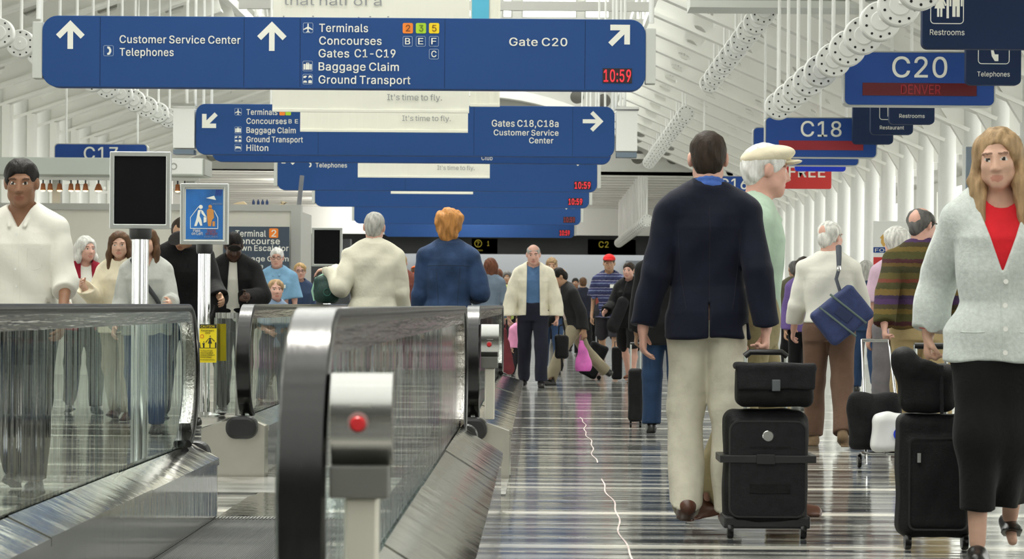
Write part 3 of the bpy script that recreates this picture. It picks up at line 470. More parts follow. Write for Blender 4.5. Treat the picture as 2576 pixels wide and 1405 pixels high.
# ================================================================== hall
XL, XR = -9.3, 5.9
XC = -1.7
def floor_mat():
    m = bpy.data.materials.new('terrazzo_floor')
    m.use_nodes = True
    nt = m.node_tree
    N, L = nt.nodes.new, nt.links.new
    b = nt.nodes['Principled BSDF']
    tc = N('ShaderNodeTexCoord')
    sx = N('ShaderNodeSeparateXYZ')
    L(tc.outputs['Object'], sx.inputs[0])
    def math_(op, a, bb=None):
        n = N('ShaderNodeMath')
        n.operation = op
        for i, q in enumerate((a, bb)):
            if q is None: continue
            if isinstance(q, (int, float)): n.inputs[i].default_value = q
            else: L(q, n.inputs[i])
        return n.outputs[0]
    # transverse bands of light and dark terrazzo with pale divider strips
    nz = N('ShaderNodeTexNoise')
    nz.inputs['Scale'].default_value = 90
    nz.inputs['Detail'].default_value = 4
    L(tc.outputs['Object'], nz.inputs['Vector'])
    n2 = N('ShaderNodeTexNoise')
    n2.inputs['Scale'].default_value = 1.3
    mp = N('ShaderNodeMapping')
    mp.inputs['Scale'].default_value = (0.09, 4.4, 1)
    L(tc.outputs['Object'], mp.inputs[0])
    L(mp.outputs[0], n2.inputs['Vector'])
    def mix(fac, a, bb):
        n = N('ShaderNodeMix')
        n.data_type = 'RGBA'
        L(fac, n.inputs[0])
        for i, q in ((6, a), (7, bb)):
            if isinstance(q, tuple): n.inputs[i].default_value = (*q, 1)
            else: L(q, n.inputs[i])
        return n.outputs[2]
    n2.inputs['Detail'].default_value = 3
    bandr = N('ShaderNodeValToRGB')
    for e_, (p_, q_) in zip((bandr.color_ramp.elements[0], bandr.color_ramp.elements[1], bandr.color_ramp.elements.new(.5), bandr.color_ramp.elements.new(.56)), ((.38, (.045, .05, .055)), (.66, (.46, .45, .40)), (.47, (.07, .075, .078)), (.53, (.25, .25, .23)))):
        e_.position = p_
        e_.color = (*q_, 1)
    L(n2.outputs['Fac'], bandr.inputs[0])
    c = bandr.outputs[0]
    sp = N('ShaderNodeValToRGB')
    sp.color_ramp.elements[0].position = 0.38
    sp.color_ramp.elements[1].position = 0.62
    sp.color_ramp.elements[0].color = (0.7, 0.7, 0.7, 1)
    sp.color_ramp.elements[1].color = (1.25, 1.25, 1.22, 1)
    L(nz.outputs['Fac'], sp.inputs[0])
    mm = N('ShaderNodeMix')
    mm.data_type = 'RGBA'
    mm.blend_type = 'MULTIPLY'
    mm.inputs[0].default_value = 1.0
    L(c, mm.inputs[6])
    L(sp.outputs[0], mm.inputs[7])
    line = math_('LESS_THAN', math_('FRACT', math_('MULTIPLY', math_('SUBTRACT', sx.outputs['Y'], .28), 1 / 1.72)), 0.085)
    L(mix(line, mm.outputs[2], (0.72, 0.70, 0.62)), b.inputs['Base Color'])
    b.inputs['Roughness'].default_value = 0.10
    b.inputs['Specular IOR Level'].default_value = 0.8
    # slight unevenness, stronger along the length of the hall: stretches the reflections
    mp3 = N('ShaderNodeMapping')
    mp3.inputs['Scale'].default_value = (0.5, 3.0, 1)
    n3 = N('ShaderNodeTexNoise')
    n3.inputs['Scale'].default_value = 1.6
    n3.inputs['Detail'].default_value = 2
    L(tc.outputs['Object'], mp3.inputs[0])
    L(mp3.outputs[0], n3.inputs['Vector'])
    bn = N('ShaderNodeBump')
    bn.inputs['Strength'].default_value = 0.22
    bn.inputs['Distance'].default_value = 0.02
    mp4 = N('ShaderNodeMapping')
    mp4.inputs['Scale'].default_value = (0.35, 9.0, 1)
    n4 = N('ShaderNodeTexNoise')
    n4.inputs['Scale'].default_value = 1.5
    n4.inputs['Detail'].default_value = 1
    L(tc.outputs['Object'], mp4.inputs[0])
    L(mp4.outputs[0], n4.inputs['Vector'])
    hh = math_('ADD', n3.outputs['Fac'], math_('MULTIPLY', n4.outputs['Fac'], 0.30))
    L(hh, bn.inputs['Height'])
    L(bn.outputs[0], b.inputs['Normal'])
    return m
FLOORM = floor_mat()
struct(MB().box(-12.2, 8.4, -22, 102, -0.12, 0.0).build('floor', FLOORM))
# wavy pale joint line in the floor
j = MB()
pts = [(0.375 + 0.012 * math.sin(y * 2.1) + 0.008 * math.sin(y * 5.3 + 1), y) for y in np.arange(9.0, 23.0, 0.15)]
for (xa, ya), (xb, yb) in zip(pts[:-1], pts[1:]):
    if 14.8 < ya < 16.3: continue
    j.add([(xa - .004, ya, .0015), (xa + .004, ya, .0015), (xb + .004, yb, .0015), (xb - .004, yb, .0015)], [(0, 1, 2, 3)])
struct(j.build('trim_1', pmat('pale_joint', (0.55, 0.43, 0.40), rough=0.4)))

# ---- columns, both rows, one per roof frame
DY = 2.09
YF = [34.63 + DY * k for k in range(-26, 14)]
cm = MB().lathe([(0.131, 0.0), (0.131, 4.25)], n=28).mesh('column', WHITE2, smooth=True)
for y in YF:
    for x, zt in ((XR, 0), (XL, .35)):
        if y < 8: continue
        o = bpy.data.objects.new('column', cm)
        link(o)
        o.location = (x, y, 0)
        if zt:
            o.scale = (1, 1, 1.09)
        struct(o)
# knee haunches at the column heads (right row) and flat wall posts (left row)
def poly_mesh(name, outer, holes, thick, mat):
    """flat plate in the xz plane with round holes, thickness along y."""
    cu = bpy.data.curves.new('p', 'CURVE')
    cu.dimensions = '2D'
    cu.fill_mode = 'BOTH'
    cu.extrude = thick / 2
    for loop in [outer] + holes:
        sp = cu.splines.new('POLY')
        sp.points.add(len(loop) - 1)
        for p, q in zip(sp.points, loop):
            p.co = (q[0], q[1], 0, 1)
        sp.use_cyclic_u = True
    ob = bpy.data.objects.new('p', cu)
    me = bpy.data.meshes.new_from_object(ob)
    bpy.data.objects.remove(ob)
    bpy.data.curves.remove(cu)
    for v in me.vertices:
        v.co = (v.co.x, v.co.z, v.co.y)
    me.flip_normals()
    me.materials.clear()
    me.materials.append(mat)
    me.name = name
    return me
def beam_mesh(x0, z0, x1, z1, hgt, holes, name):
    """sloping roof beam: plate web with round holes and two flanges."""
    L = math.hypot(x1 - x0, z1 - z0)
    hs = [circ(L * t, hgt * .62, .17, 18) for t in holes]
    me = poly_mesh(name, [(0, 0), (L, 0), (L, hgt), (0, hgt)], hs, .05, WHITE)
    mb = MB()
    mb.box(0, L, -.13, .13, -.03, 0.02)
    mb.box(0, L, -.13, .13, hgt - .02, hgt + .03)
    fl = mb.mesh('fl', WHITE)
    bm = bmesh.new()
    bm.from_mesh(me)
    bm.from_mesh(fl)
    a = math.atan2(z1 - z0, x1 - x0)
    bm.transform(Matrix.Translation((x0, 0, z0)) @ Matrix.Rotation(-a, 4, 'Y'))
    bm.to_mesh(me)
    bm.free()
    bpy.data.meshes.remove(fl)
    return me
ZNR = 5.75
bmR = beam_mesh(XR + .15, 3.93, NAVE1 - .1, ZNR, .52, [.16, .33, .5, .67, .84], 'ceiling_beam')
bmL = beam_mesh(XL - .15, 4.27, NAVE0 + .1, ZNR, .52, [.16, .33, .5, .67, .84], 'ceiling_beam')
haR = MB().prism([(XR - .13, 3.25), (XR + .5, 3.25), (XR + .5, 4.2), (XR - .75, 4.25)], -.06, .06).mesh('knee_plate', WHITE)
haL = MB()
haL.box(XL + .13, XL + .26, -.13, .13, 0, 4.36)
haL.box(XL - .35, XL + .13, -.03, .03, 0, 4.4)
haL.box(XL - .3, XL + .42, -.13, .13, 3.3, 3.36)
haL = haL.mesh('knee_plate', WHITE)
for y in YF:
    for me in (bmR, bmL, haR, haL):
        if y < 8 and me in (haR, haL): continue
        o = bpy.data.objects.new(me.name, me)
        link(o)
        o.location = (0, y, 0)
        struct(o)
# ---- roof decks over the two aisles, folded panels between the beams
def deck(x0, z0, x1, z1, name):
    mb = MB()
    ys = np.arange(YF[0] - 1.0, YG + .01, DY / 2)
    nx, nz = -(z1 - z0), (x1 - x0)
    l = math.hypot(nx, nz)
    for i in range(len(ys) - 1):
        a, b = ys[i], ys[i + 1]
        up = .0
        mb.box(0, 1, 0, 1, 0, 1)
        vs = mb.v[-8:]
        out = []
        for (u, v, w) in vs:
            yy = a + (b - a) * v
            lift = w * .12
            out.append((x0 + (x1 - x0) * u, yy, z0 + (z1 - z0) * u + lift))
        mb.v[-8:] = out
    return struct(mb.build(name, DECKSH))
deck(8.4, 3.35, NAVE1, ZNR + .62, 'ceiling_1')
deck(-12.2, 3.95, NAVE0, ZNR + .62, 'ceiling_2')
# ---- side walls beyond the columns, with tall window strips
def side_wall(x, name, sgn, wn_):
    mb = MB()
    mb.box(x, x + .15 * sgn, -20, YG, 0, 0.9)
    mb.box(x, x + .15 * sgn, -20, YG, 3.35, 4.2)
    ys = np.arange(-20, YG - 1, DY)
    for y in ys:
        mb.box(x, x + .15 * sgn, y, y + 1.15, 0.9, 3.35)
    struct(mb.build(name, WHITE))
    fr = MB()
    gl = MB()
    for y in ys:
        fr.box(x + .03 * sgn, x + .09 * sgn, y + 1.15, y + 1.20, .9, 3.35)
        fr.box(x + .03 * sgn, x + .09 * sgn, y + DY - .05, y + DY, .9, 3.35)
        fr.box(x + .03 * sgn, x + .09 * sgn, y + 1.15, y + DY, 2.2, 2.26)
        gl.add([(x + .06 * sgn, y + 1.2, .9), (x + .06 * sgn, y + DY - .05, .9), (x + .06 * sgn, y + DY - .05, 3.35), (x + .06 * sgn, y + 1.2, 3.35)], [(0, 1, 2, 3)])
    w = struct(fr.build(wn_, OFFW))
    gl.build('pane', PANE, w)
side_wall(8.0, 'wall_right', 1, 'window_1')
side_wall(-11.8, 'wall_left', -1, 'window_2')
# ---- raised glazed nave
def nave_side(x, sgn, name):
    mb = MB()
    y0 = -20.0
    # lattice girder along the edge
    mb.box(x - .07, x + .07, y0, YG, ZNR + .30, ZNR + .44)
    mb.box(x - .07, x + .07, y0, YG, ZNR + 1.15, ZNR + 1.29)
    y = y0
    k = 0
    while y < YG - .5:
        a, b = (ZNR + .37, ZNR + 1.22) if k % 2 == 0 else (ZNR + 1.22, ZNR + .37)
        mb.tube([(x, y, a), (x, y + DY / 2, b)], .035, 6)
        y += DY / 2
        k += 1
    struct(mb.build('lattice_girder', WHITE2))
    p = MB()
    p.box(x + .1 * sgn, x + .2 * sgn, y0, YG, ZNR + .45, NAVEZ)
    yy = y0
    while yy < YG:
        p.box(x - .02 * sgn, x + .1 * sgn, yy, yy + .1, ZNR + 1.29, NAVEZ)
        yy += DY / 4
    struct(p.build(name, NAVESH))
nave_side(NAVE1, 1, 'wall_upper_right')
nave_side(NAVE0, -1, 'wall_upper_left')
# arched glazing bars and glass
hw = (NAVE1 - NAVE0) / 2
def arc(n=16, r=0.0):
    return [(XC + (hw + r) * math.cos(PI * k / n), NAVEZ + (1.4 + r) * math.sin(PI * k / n)) for k in range(n + 1)]
rib = MB()
yy = -20.0
while yy < YG:
    a, b = arc(), arc(r=.16)
    rib.ring(b + [(XC - hw - .16, NAVEZ - .2), (XC + hw + .16, NAVEZ - .2)], a + [(XC - hw, NAVEZ - .2), (XC + hw, NAVEZ - .2)], yy, yy + .14)
    yy += DY / 2
# wide white panels between glazed strips, every other bay
for t in (2, 5, 8, 11, 14):
    p = arc()[t]
    rib.box(p[0] - .07, p[0] + .07, -20, YG, p[1] - .02, p[1] + .12)
roof = struct(rib.build('window_3', WHITE2))
gl = MB()
a = arc(r=.08)
for i in range(16):
    (xa, za), (xb, zb) = a[i], a[i + 1]
    gl.add([(xa, -20, za), (xb, -20, zb), (xb, YG, zb), (xa, YG, za)], [(0, 1, 2, 3)])
gl.build('pane', PANE, roof)
# opaque bands of the vault (solid panels every third bay)
op = MB()
yy = -20.0 + DY
while yy < YG - DY:
    b = arc(r=.2)
    for i in range(16):
        (xa, za), (xb, zb) = b[i], b[i + 1]
        op.add([(xa, yy, za), (xb, yy, zb), (xb, yy + DY * .28, zb), (xa, yy + DY * .28, za)], [(0, 1, 2, 3)])
    yy += DY
struct(MB().box(-12.2, 8.4, -20.3, -20, 0, 10.6).build('wall_rear', pmat('rear_grey', (.16, .16, .155), rough=.7)))
struct(op.build('ceiling_3', WHITE))
# ---- gable wall at the end of the high roof: round holes, windows above
S_G = F / YG
holes = [circ(.86 + .66 * k, 6.13 - .09 * k * k, .17, 20) for k in range(-0, 2)]
holes += [circ(-4.0 - .66 * k, 6.13 - .09 * k * k, .17, 20) for k in range(0, 2)]
holes += [circ(.62 + .87 * k, 4.66, .17, 20) for k in range(-10, 6) if -8.6 < .62 + .87 * k < 5.6]
holes = [h for h in holes]
wx = [(-4.3, -2.75), (-2.5, -1.12), (-1.0, -.74), (-.52, .85), (1.03, 1.66)]
wz0, wz1 = 8.06, 9.3
outer = [(XL - 2.6, 4.3), (8.3, 4.3), (8.3, 4.2), (NAVE1 + .2, 6.9), (NAVE1 + .2, 10.6), (NAVE0 - .2, 10.6), (NAVE0 - .2, 6.9), (-12.1, 4.4)]
whl = [[(a, wz0), (b, wz0), (b, wz1), (a, wz1)] for a, b in wx]
g = bpy.data.objects.new('wall_gable', poly_mesh('wall_gable', outer, holes + whl, .35, NAVESH))
link(g)
g.location = (0, YG + .2, 0)
struct(g)
wf = MB()
wg = MB()
for a, b in wx:
    wf.ring([(a, wz0), (b, wz0), (b, wz1), (a, wz1)], [(a + .04, wz0 + .04), (b - .04, wz0 + .04), (b - .04, wz1 - .04), (a + .04, wz1 - .04)], YG + .1, YG + .3)
    wg.add([(a, YG + .22, wz0), (b, YG + .22, wz0), (b, YG + .22, wz1), (a, YG + .22, wz1)], [(0, 1, 2, 3)])
w = struct(wf.build('window_4', GREYP))
wg.build('pane', PANE, w)
hb = MB().box(-9, 5.8, YG + .6, YG + .7, 4.35, 6.6).build('wall_void', pmat('shaded_void', (.22, .22, .21), rough=.7))  # dark sheet, the shade inside the round holes put into its colour
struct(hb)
# arched rib in front of the gable
ar = MB()
fa = lambda u, o: (XC + u, 7.05 + o - .075 * u * u)
us = np.linspace(-3.9, 3.9, 24)
lo = [fa(u, -.95) for u in us]
hi = [fa(u, -.72) for u in us]
for i in range(len(us) - 1):
    ar.prism([lo[i], lo[i + 1], hi[i + 1], hi[i]], YG - .45, YG)
struct(ar.build('arched_rib', WHITE))
# skylight slots right by the gable
# ---- low flat section beyond
struct(MB().box(-12.1, 8.4, YG + .1, 93, 4.62, 4.75).build('ceiling_4', WHITE))
yy = YG + .5
bm_low = MB().box(-12.0, 8.3, 0, .38, 4.50, 4.62).mesh('ceiling_beam', WHITE)
while yy < 91:
    o = bpy.data.objects.new('ceiling_beam', bm_low)
    link(o)
    o.location = (0, yy, 0)
    struct(o)
    yy += 1.55
struct(MB().box(-12.1, 8.4, 91.5, 91.9, 3.55, 4.62).build('wall_downstand', WHITE2))
for x, nm in ((8.0, 'wall_right_far'), (-11.9, 'wall_left_far')):
    struct(MB().box(x, x + .15, YG, 102, 0, 4.7).build(nm, WHITE))
# far dark bulkhead with gate number, and the back wall
struct(MB().box(-12.1, 8.4, 96.5, 97.2, 2.95, 4.0).build('wall_bulkhead', DARKW))
struct(MB().box(-12.1, 8.4, 92, 96.5, 4.0, 4.1).build('ceiling_5', OFFW))
struct(MB().box(-12.1, 8.4, 101, 101.2, 0, 4.0).build('wall_back', pmat('bluish_grey_wall', (0.13, 0.14, 0.15), rough=.6)))
for x0_, x1_ in ((-8.5, -5.6), (-4.9, -4.2), (3.4, 6.0)):
    struct(MB().box(x0_, x1_, 100.6, 101, 0, 2.8).build('wall_recess', DARKW))
# globe lamps added to light the low section, so its far end is not black
dl_d = None
for k in range(5):
    for x in (-6.5, -1.7):
        t = thing('fill_ceiling_lamp', '%s added white globe lamp, row %s from the gable under the low flat ceiling' % ({-6.5: 'left', -1.7: 'middle'}[x], ('one', 'two', 'three', 'four', 'five')[k]), 'lamp', (x, YG + 3.0 + k * 6.2, 4.62), group='added globe lamps of the low section')
        MB().lathe([(.06, -.02), (.06, 0)], n=16).build('ceiling_plate', WHITE2, t)
        MB().tube([(0, 0, -.01), (0, 0, -.24)], .012, 8).build('stem', WHITE2, t)
        MB().lathe([(.02, -.36), (.07, -.345), (.10, -.30), (.07, -.255), (.02, -.235)], n=16).build('globe', pmat('fill_globe_glow', (1, 1, 1), emit=(1, .96, .88), estr=4), t)
        L_ = bpy.data.lights.new('lamp', 'POINT')
        L_.shadow_soft_size = .12; L_.energy = 100; L_.color = (1, .96, .9)
        lo_ = bpy.data.objects.new('lamp', L_)
        link(lo_, t)
        lo_.location = (0, 0, -.52)
# dropped white box (air duct) crossing above the right aisle
d = thing('ceiling_duct', 'white rectangular duct hung across the right aisle at the top edge', 'duct', (3.6, 28.55, 4.36))
MB().ring([(-1.95, 0), (2.0, 0), (2.0, .55), (-1.95, .55)], [(-1.85, .08), (1.9, .08), (1.9, .47), (-1.85, .47)], -.3, .3).build('casing', OFFW, d)
MB().box(-1.86, 1.91, -.26, .26, .07, .48).build('grille', GREYP, d)
for x in (-1.6, 1.6):
    MB().tube([(x, 0, .5), (x, 0, 1.3 if x < 0 else .5)], .015, 8).build('hanger_rod', WHITE2, d) if x < 0 else MB().tube([(x, 0, .5), (x, 0, .62)], .015, 8).build('hanger_rod', WHITE2, d)
# ---- rows of perforated drum lamps on rods
ORD = ['first', 'second', 'third', 'fourth', 'fifth', 'sixth', 'seventh', 'eighth', 'ninth', 'tenth', 'eleventh', 'twelfth', 'thirteenth', 'fourteenth', 'fifteenth', 'sixteenth', 'seventeenth', 'eighteenth', 'nineteenth', 'twentieth', 'twenty-first', 'twenty-second']
DOT = pmat('black_hole', (0.01, 0.01, 0.01), rough=.8)
DRUM = pmat('drum_white', (0.72, 0.73, 0.70), rough=.38)
def drum_proto(rod_top, loc, label, group):
    t = thing('pendant_drum_lamp', label, 'lamp', loc, group=group)
    r = .155
    MB().lathe([(r - .010, -.05), (r, -.040), (r, .055), (r - .010, .065)], axis='Y', n=32).build('drum', DRUM, t, smooth=True)
    f = MB()
    for k in range(10):
        a = 2 * PI * (k + .5) / 10
        f.prism(circ(r * .74 * math.cos(a), r * .78 * math.sin(a), .0100, 10), -.0535, -.049)
    f.build('perforation', DOT, t)['kind'] = 'stuff'
    MB().lathe([(.072, -.064), (.078, -.058), (.078, -.05)], axis='Y', n=24).build('hub_plate', DRUM, t, smooth=True)
    MB().lathe([(.006, -.085), (.013, -.08), (.013, -.064)], c=(0, 0, .012), axis='Y', n=10).build('knob', WHITE2, t, smooth=True)
    MB().tube([(0, .01, r - .005), (0, .01, rod_top)], .018, 8).build('hanger_rod', WHITE2, t, smooth=True)
    return t
def drum_row(x, z, y0, y1, step, rod_top, where, group):
    n = int(round((y1 - y0) / step)) + 1
    p = None
    for k in range(n):
        y = y0 + (y1 - y0) * k / (n - 1)
        lab = 'white perforated drum lamp, %s from near end of %s' % (ORD[k], where)
        if p is None: p = drum_proto(rod_top, (x, y, z), lab, group)
        else: dup(p, (x, y, z), lab)
drum_row(2.6, 3.22, 17.4, 27.7, 1.06, 2.83, 'the right row by the C20 sign', 'near row of drum lamps on the right')
drum_row(2.6, 4.48, 29.7, 39.2, 1.06, 1.57, 'the right row above the blazer', 'second row of drum lamps on the right')
drum_row(2.6, 4.48, 45.6, 61.0, 1.03, 1.57, 'the third right row', 'third row of drum lamps on the right')
drum_row(2.62, 3.12, 62.6, 85, 1.07, 1.5, 'the farthest right row', 'far row of drum lamps on the right')
drum_row(-5.7, 3.83, 25.4, 38.6, 1.06, 2.41, 'the left row', 'row of drum lamps on the left')
# ================================================================== signs
def arrow_poly(cx, cz, L, ang, w=None, head=None):
    """arrow as three bars: returns list of polygons; ang 90 = up."""
    w = w or L * .19
    h = head or L * .5
    a = R_(ang)
    ux, uz = math.cos(a), math.sin(a)
    def tr(u, v): return (cx + ux * u - uz * v, cz + uz * u + ux * v)
    tip = L / 2
    pol = [[tr(-L / 2, -w / 2), tr(tip - w * .7, -w / 2), tr(tip - w * .7, w / 2), tr(-L / 2, w / 2)]]
    q = w * 1.414
    pol.append([tr(tip, 0), tr(tip - h, h), tr(tip - h - w * .72, h - w * .72), tr(tip - q, 0)])
    pol.append([tr(tip, 0), tr(tip - q, 0), tr(tip - h - w * .72, -h + w * .72), tr(tip - h, -h)])
    return pol
def add_polys(parent, pols, y, mat, name):
    mb = MB()
    for k, p in enumerate(pols):
        mb.prism(p, y - .0035 - .0004 * k, y)
    return mb.build(name, mat, parent)
def icon_plane(cx, cz, s):
    P = [(0, .42), (.06, .32), (.06, .1), (.42, -.12), (.42, -.2), (.06, -.08), (.05, -.28), (.16, -.36), (.16, -.42), (0, -.37)]
    return [[(cx + s * x, cz + s * z) for x, z in P + [(-x, z) for x, z in P[::-1][1:-1]]]]
def icon_case(cx, cz, s):
    b = [[(cx + s * x, cz + s * z) for x, z in q] for q in (
        [(-.38, -.3), (-.24, -.3), (-.24, .22), (-.38, .22)], [(-.2, -.3), (.2, -.3), (.2, .22), (-.2, .22)], [(.24, -.3), (.38, -.3), (.38, .22), (.24, .22)],
        [(-.14, .22), (-.08, .22), (-.08, .32), (-.14, .32)], [(.08, .22), (.14, .22), (.14, .32), (.08, .32)], [(-.14, .28), (.14, .28), (.14, .34), (-.14, .34)])]
    return b
def icon_phone(cx, cz, s):
    P = [(-.12, .36), (.08, .32), (.2, .1), (.2, -.1), (.08, -.32), (-.12, -.36), (-.14, -.2), (-.02, -.16), (.04, 0), (-.02, .16), (-.14, .2)]
    return [[(cx + s * x, cz + s * z) for x, z in q] for q in ([P[0], P[1], P[9], P[10]], [P[1], P[2], P[3], P[8], P[9]], [P[3], P[4], P[7], P[8]], [P[4], P[5], P[6], P[7]])]
def icon_vehicles(cx, cz, s):
    out = []
    for dx, dz, kind in ((-.24, .22, 0), (.24, .22, 1), (-.24, -.24, 2), (.24, -.24, 3)):
        a, c = cx + s * dx, cz + s * dz
        if kind == 0: q = [(-.18, -.1), (.02, -.12), (.18, .08), (.02, .12), (-.16, .06)]
        elif kind == 1: q = [(-.16, -.12), (-.1, -.12), (-.06, -.04), (.06, -.04), (.1, -.12), (.16, -.12), (.16, .05), (.08, .14), (-.08, .14), (-.16, .05)]
        elif kind == 2: q = [(-.18, -.1), (.18, -.1), (.18, 0), (.1, .1), (-.1, .1), (-.18, 0)]
        else: q = [(-.17, -.14), (.17, -.14), (.17, .08), (.11, .14), (-.11, .14), (-.17, .08)]
        out.append([(a + s * x, c + s * z) for x, z in q])
    return out
def icon_bed(cx, cz, s):
    return [[(cx + s * x, cz + s * z) for x, z in q] for q in ([(-.36, -.22), (-.28, -.22), (-.28, .2), (-.36, .2)], [(-.28, -.1), (.36, -.1), (.36, .04), (-.28, .04)], [(.28, -.22), (.36, -.22), (.36, -.1), (.28, -.1)], [(-.24, .06), (.3, .06), (.34, .12), (-.1, .18), (-.24, .16)])]
class Sign:
    """a flat sign facing the camera; all positions given in photograph pixels on its own plane."""
    def __init__(self, name, label, cat, s, x0, z0, x1, z1, mat, r=.06, depth=.16, group=None):
        self.s, self.y = s, F / s
        self.o = ((x0 + x1) / 2, z0)
        self.d = depth
        self.root = thing(name, label, cat, (self.o[0], self.y + depth / 2, z0), group=group)
        self.w, self.h = (x1 - x0) / 2, z1 - z0
        self.panel = MB().prism(rrect(-self.w, 0, self.w, self.h, r), -depth / 2, depth / 2).build('panel', mat, self.root, bevel=.006)
    def loc(self, px, py):
        x, z = XZ(px, py, self.s)
        return x - self.o[0], z - self.o[1]
    def text(self, body, px, py, cap, w, mat=None, bold=.03, shear=0, lift=.002, part='lettering'):
        return lettering(self.root, body, px, py, self.s, cap, w, -self.d / 2 - lift, mat, bold, self.o, shear, part)
    def polys(self, pols, mat, name, lift=0):
        return add_polys(self.root, pols, -self.d / 2 - lift, mat, name)
    def arrow(self, px, py, L, ang, mat=None, w=None):
        x, z = self.loc(px, py)
        return self.polys(arrow_poly(x, z, L / self.s, ang, w and w / self.s), mat or LETTER, 'arrow')
    def tile(self, px0, py0, px1, py1, mat, r=.15):
        x0, z0 = self.loc(px0, py1)
        x1, z1 = self.loc(px1, py0)
        return self.polys([rrect(x0, z0, x1, z1, (x1 - x0) * r)], mat, 'colour_tile')
    def outline(self, px0, py0, px1, py1, mat=None, t=1.4, r=.16, name='outline'):
        x0, z0 = self.loc(px0, py1)
        x1, z1 = self.loc(px1, py0)
        k = t / self.s
        R = (x1 - x0) * r
        return MB().ring(rrect(x0, z0, x1, z1, R), rrect(x0 + k, z0 + k, x1 - k, z1 - k, max(R - k, .001)), -self.d / 2 - .003, -self.d / 2).build(name, mat or OUTL, self.root)
    def icon(self, fn, px, py, size, mat=None):
        x, z = self.loc(px, py)
        return self.polys(fn(x, z, size / self.s), mat or LETTER, 'pictogram')
    def rods(self, xs, top, r=.02):
        for x in xs:
            wx_ = x + self.o[0]
            if self.y > YG: top = 4.62
            elif NAVE0 < wx_ < NAVE1:
                top = 6.09
                hang_beam(self.y + self.d / 2)
            else: top = roof_z(wx_)
            MB().tube([(x, 0, self.h - .02), (x, 0, top - self.o[1])], r, 8).build('hanger_rod', WHITE2, self.root, smooth=True)
    def seams(self, pxs):
        mb = MB()
        for p in pxs:
            x, _ = self.loc(p, 400)
            mb.box(x - .002, x + .002, -self.d / 2 - .0012, -self.d / 2, .01, self.h - .01)
        mb.build('panel_seam', NAVYS, self.root)
    def clock(self, px0, py0, px1, py1, txt='10:59', mat=None, cap=None):
        x0, z0 = self.loc(px0, py1)
        x1, z1 = self.loc(px1, py0)
        c = MB().box(x0, x1, -self.d / 2 - .004, -self.d / 2 + .01, z0, z1).build('clock_display', LEDB, self.root)
        me, w = text_mesh('clock_digits', txt, (z1 - z0) * .80, (x1 - x0) * .93, .035, mat or LED)
        o = bpy.data.objects.new('clock_digits', me)
        link(o, c)
        o.location = (x0 + (x1 - x0) * .035, -self.d / 2 - .005, z0 + (z1 - z0) * .10)
def endbox(sg, side, w, z0, z1, mat, depth=.14, gap=.0, top=None):
    x0 = sg.w + gap if side > 0 else -sg.w - gap - w
    return MB().box(x0, x0 + w, -depth / 2, depth / 2, z0, z1).build('end_box', mat, sg.root, bevel=.008)
WL, WR = -4.125, .868
# --- first overhead sign
s = 304
zb, zt = 2.825, 3.42
x0, zc0 = XZ(106, 128, s); x1, zc1 = XZ(1624, 138, s)
S1 = Sign('overhead_sign', 'nearest wide blue overhead sign listing Customer Service Center, Terminals and Gate C20', 'sign', s, x0, XZ(865, 223, s)[1], x1, XZ(865, 44, s)[1], BLUE, r=.125)
S1.seams([250, 612, 753, 1117, 1470])
S1.arrow(177, 87, 72, 90, w=14)
S1.text('Customer Service Center', 301, 108, 19, 304)
S1.text('Telephones', 301, 140, 19, 136)
S1.outline(260, 114, 286, 141); S1.icon(icon_phone, 274, 127.5, 30)
S1.arrow(684, 91, 74, 90, w=14)
for t, y, w in (('Terminals', 80, 123), ('Concourses', 112, 157), ('Gates', 144, 77), ('Baggage Claim', 177, 202), ('Ground Transport', 210, 231)):
    S1.text(t, 803 if t[0] in 'TC' else 801.5, y, 20, w)
S1.text('C1-C19', 892, 144, 20, 103)
S1.outline(762, 57, 788, 83); S1.icon(icon_plane, 775, 70, 28)
S1.outline(761, 153, 787, 179); S1.icon(icon_case, 774, 167, 27)
S1.outline(761, 186, 787, 212); S1.icon(icon_vehicles, 774, 199, 26)
for px, m, t, lm in ((1013, ORANGE, '2', BROWNL), (1046, GREENT, '3', GREENL), (1079, YELLOWT, '5', BROWNL)):
    S1.tile(px, 58, px + 26, 84, m)
    S1.text(t, px + 8, 79, 16, 11, lm, bold=0.0, lift=.006)
for px, py, t in ((1013, 91, 'B'), (1046, 91, 'E'), (1079, 91, 'F'), (1079, 123, 'C')):
    S1.outline(px, py, px + 25, py + 26)
    S1.text(t, px + 6, py + 20.5, 15.5, 13, lift=.006)
S1.text('Gate C20', 1281, 115, 20, 146)
S1.arrow(1560, 87, 70, 45, w=14)
S1.clock(1516, 172, 1590, 209)
endbox(S1, -1, .085, .07, .54, OFFW); endbox(S1, 1, .085, .06, .52, OFFW)
S1.rods([-S1.w - .045, S1.w + .05], 5.9, .022)
# --- second
s = 211
def main_sign(s, label, seams=()):
    z0, z1 = CZ + 1.776 - .012, CZ + 2.376 - .01
    g = Sign('overhead_sign', label, 'sign', s, WL, z0, WR, z1, BLUE, r=.11)
    if seams: g.seams(seams)
    g.rods([-g.w - .12, -g.w - .02, g.w + .02, g.w + .12], 5.9, .018)
    return g
S2 = main_sign(211, 'second wide blue overhead sign with Hilton line and Gates C18 arrow pointing right', (800, 1192, 1440))
S2.arrow(526, 304, 50, 225, w=11)
for t, y, w in (('Terminals', 288.5, 78), ('Concourses', 311, 101), ('Baggage Claim', 334, 124), ('Ground Transport', 357, 142)):
    S2.text(t, 620, y, 14, w)
S2.text('Hilton', 620, 379, 15, 55, bold=.03)
for fn, y in ((icon_plane, 281), (icon_case, 327), (icon_vehicles, 349), (icon_bed, 371)):
    S2.outline(590, y - 9, 608, y + 9, t=1.0); S2.icon(fn, 599, y, 19)
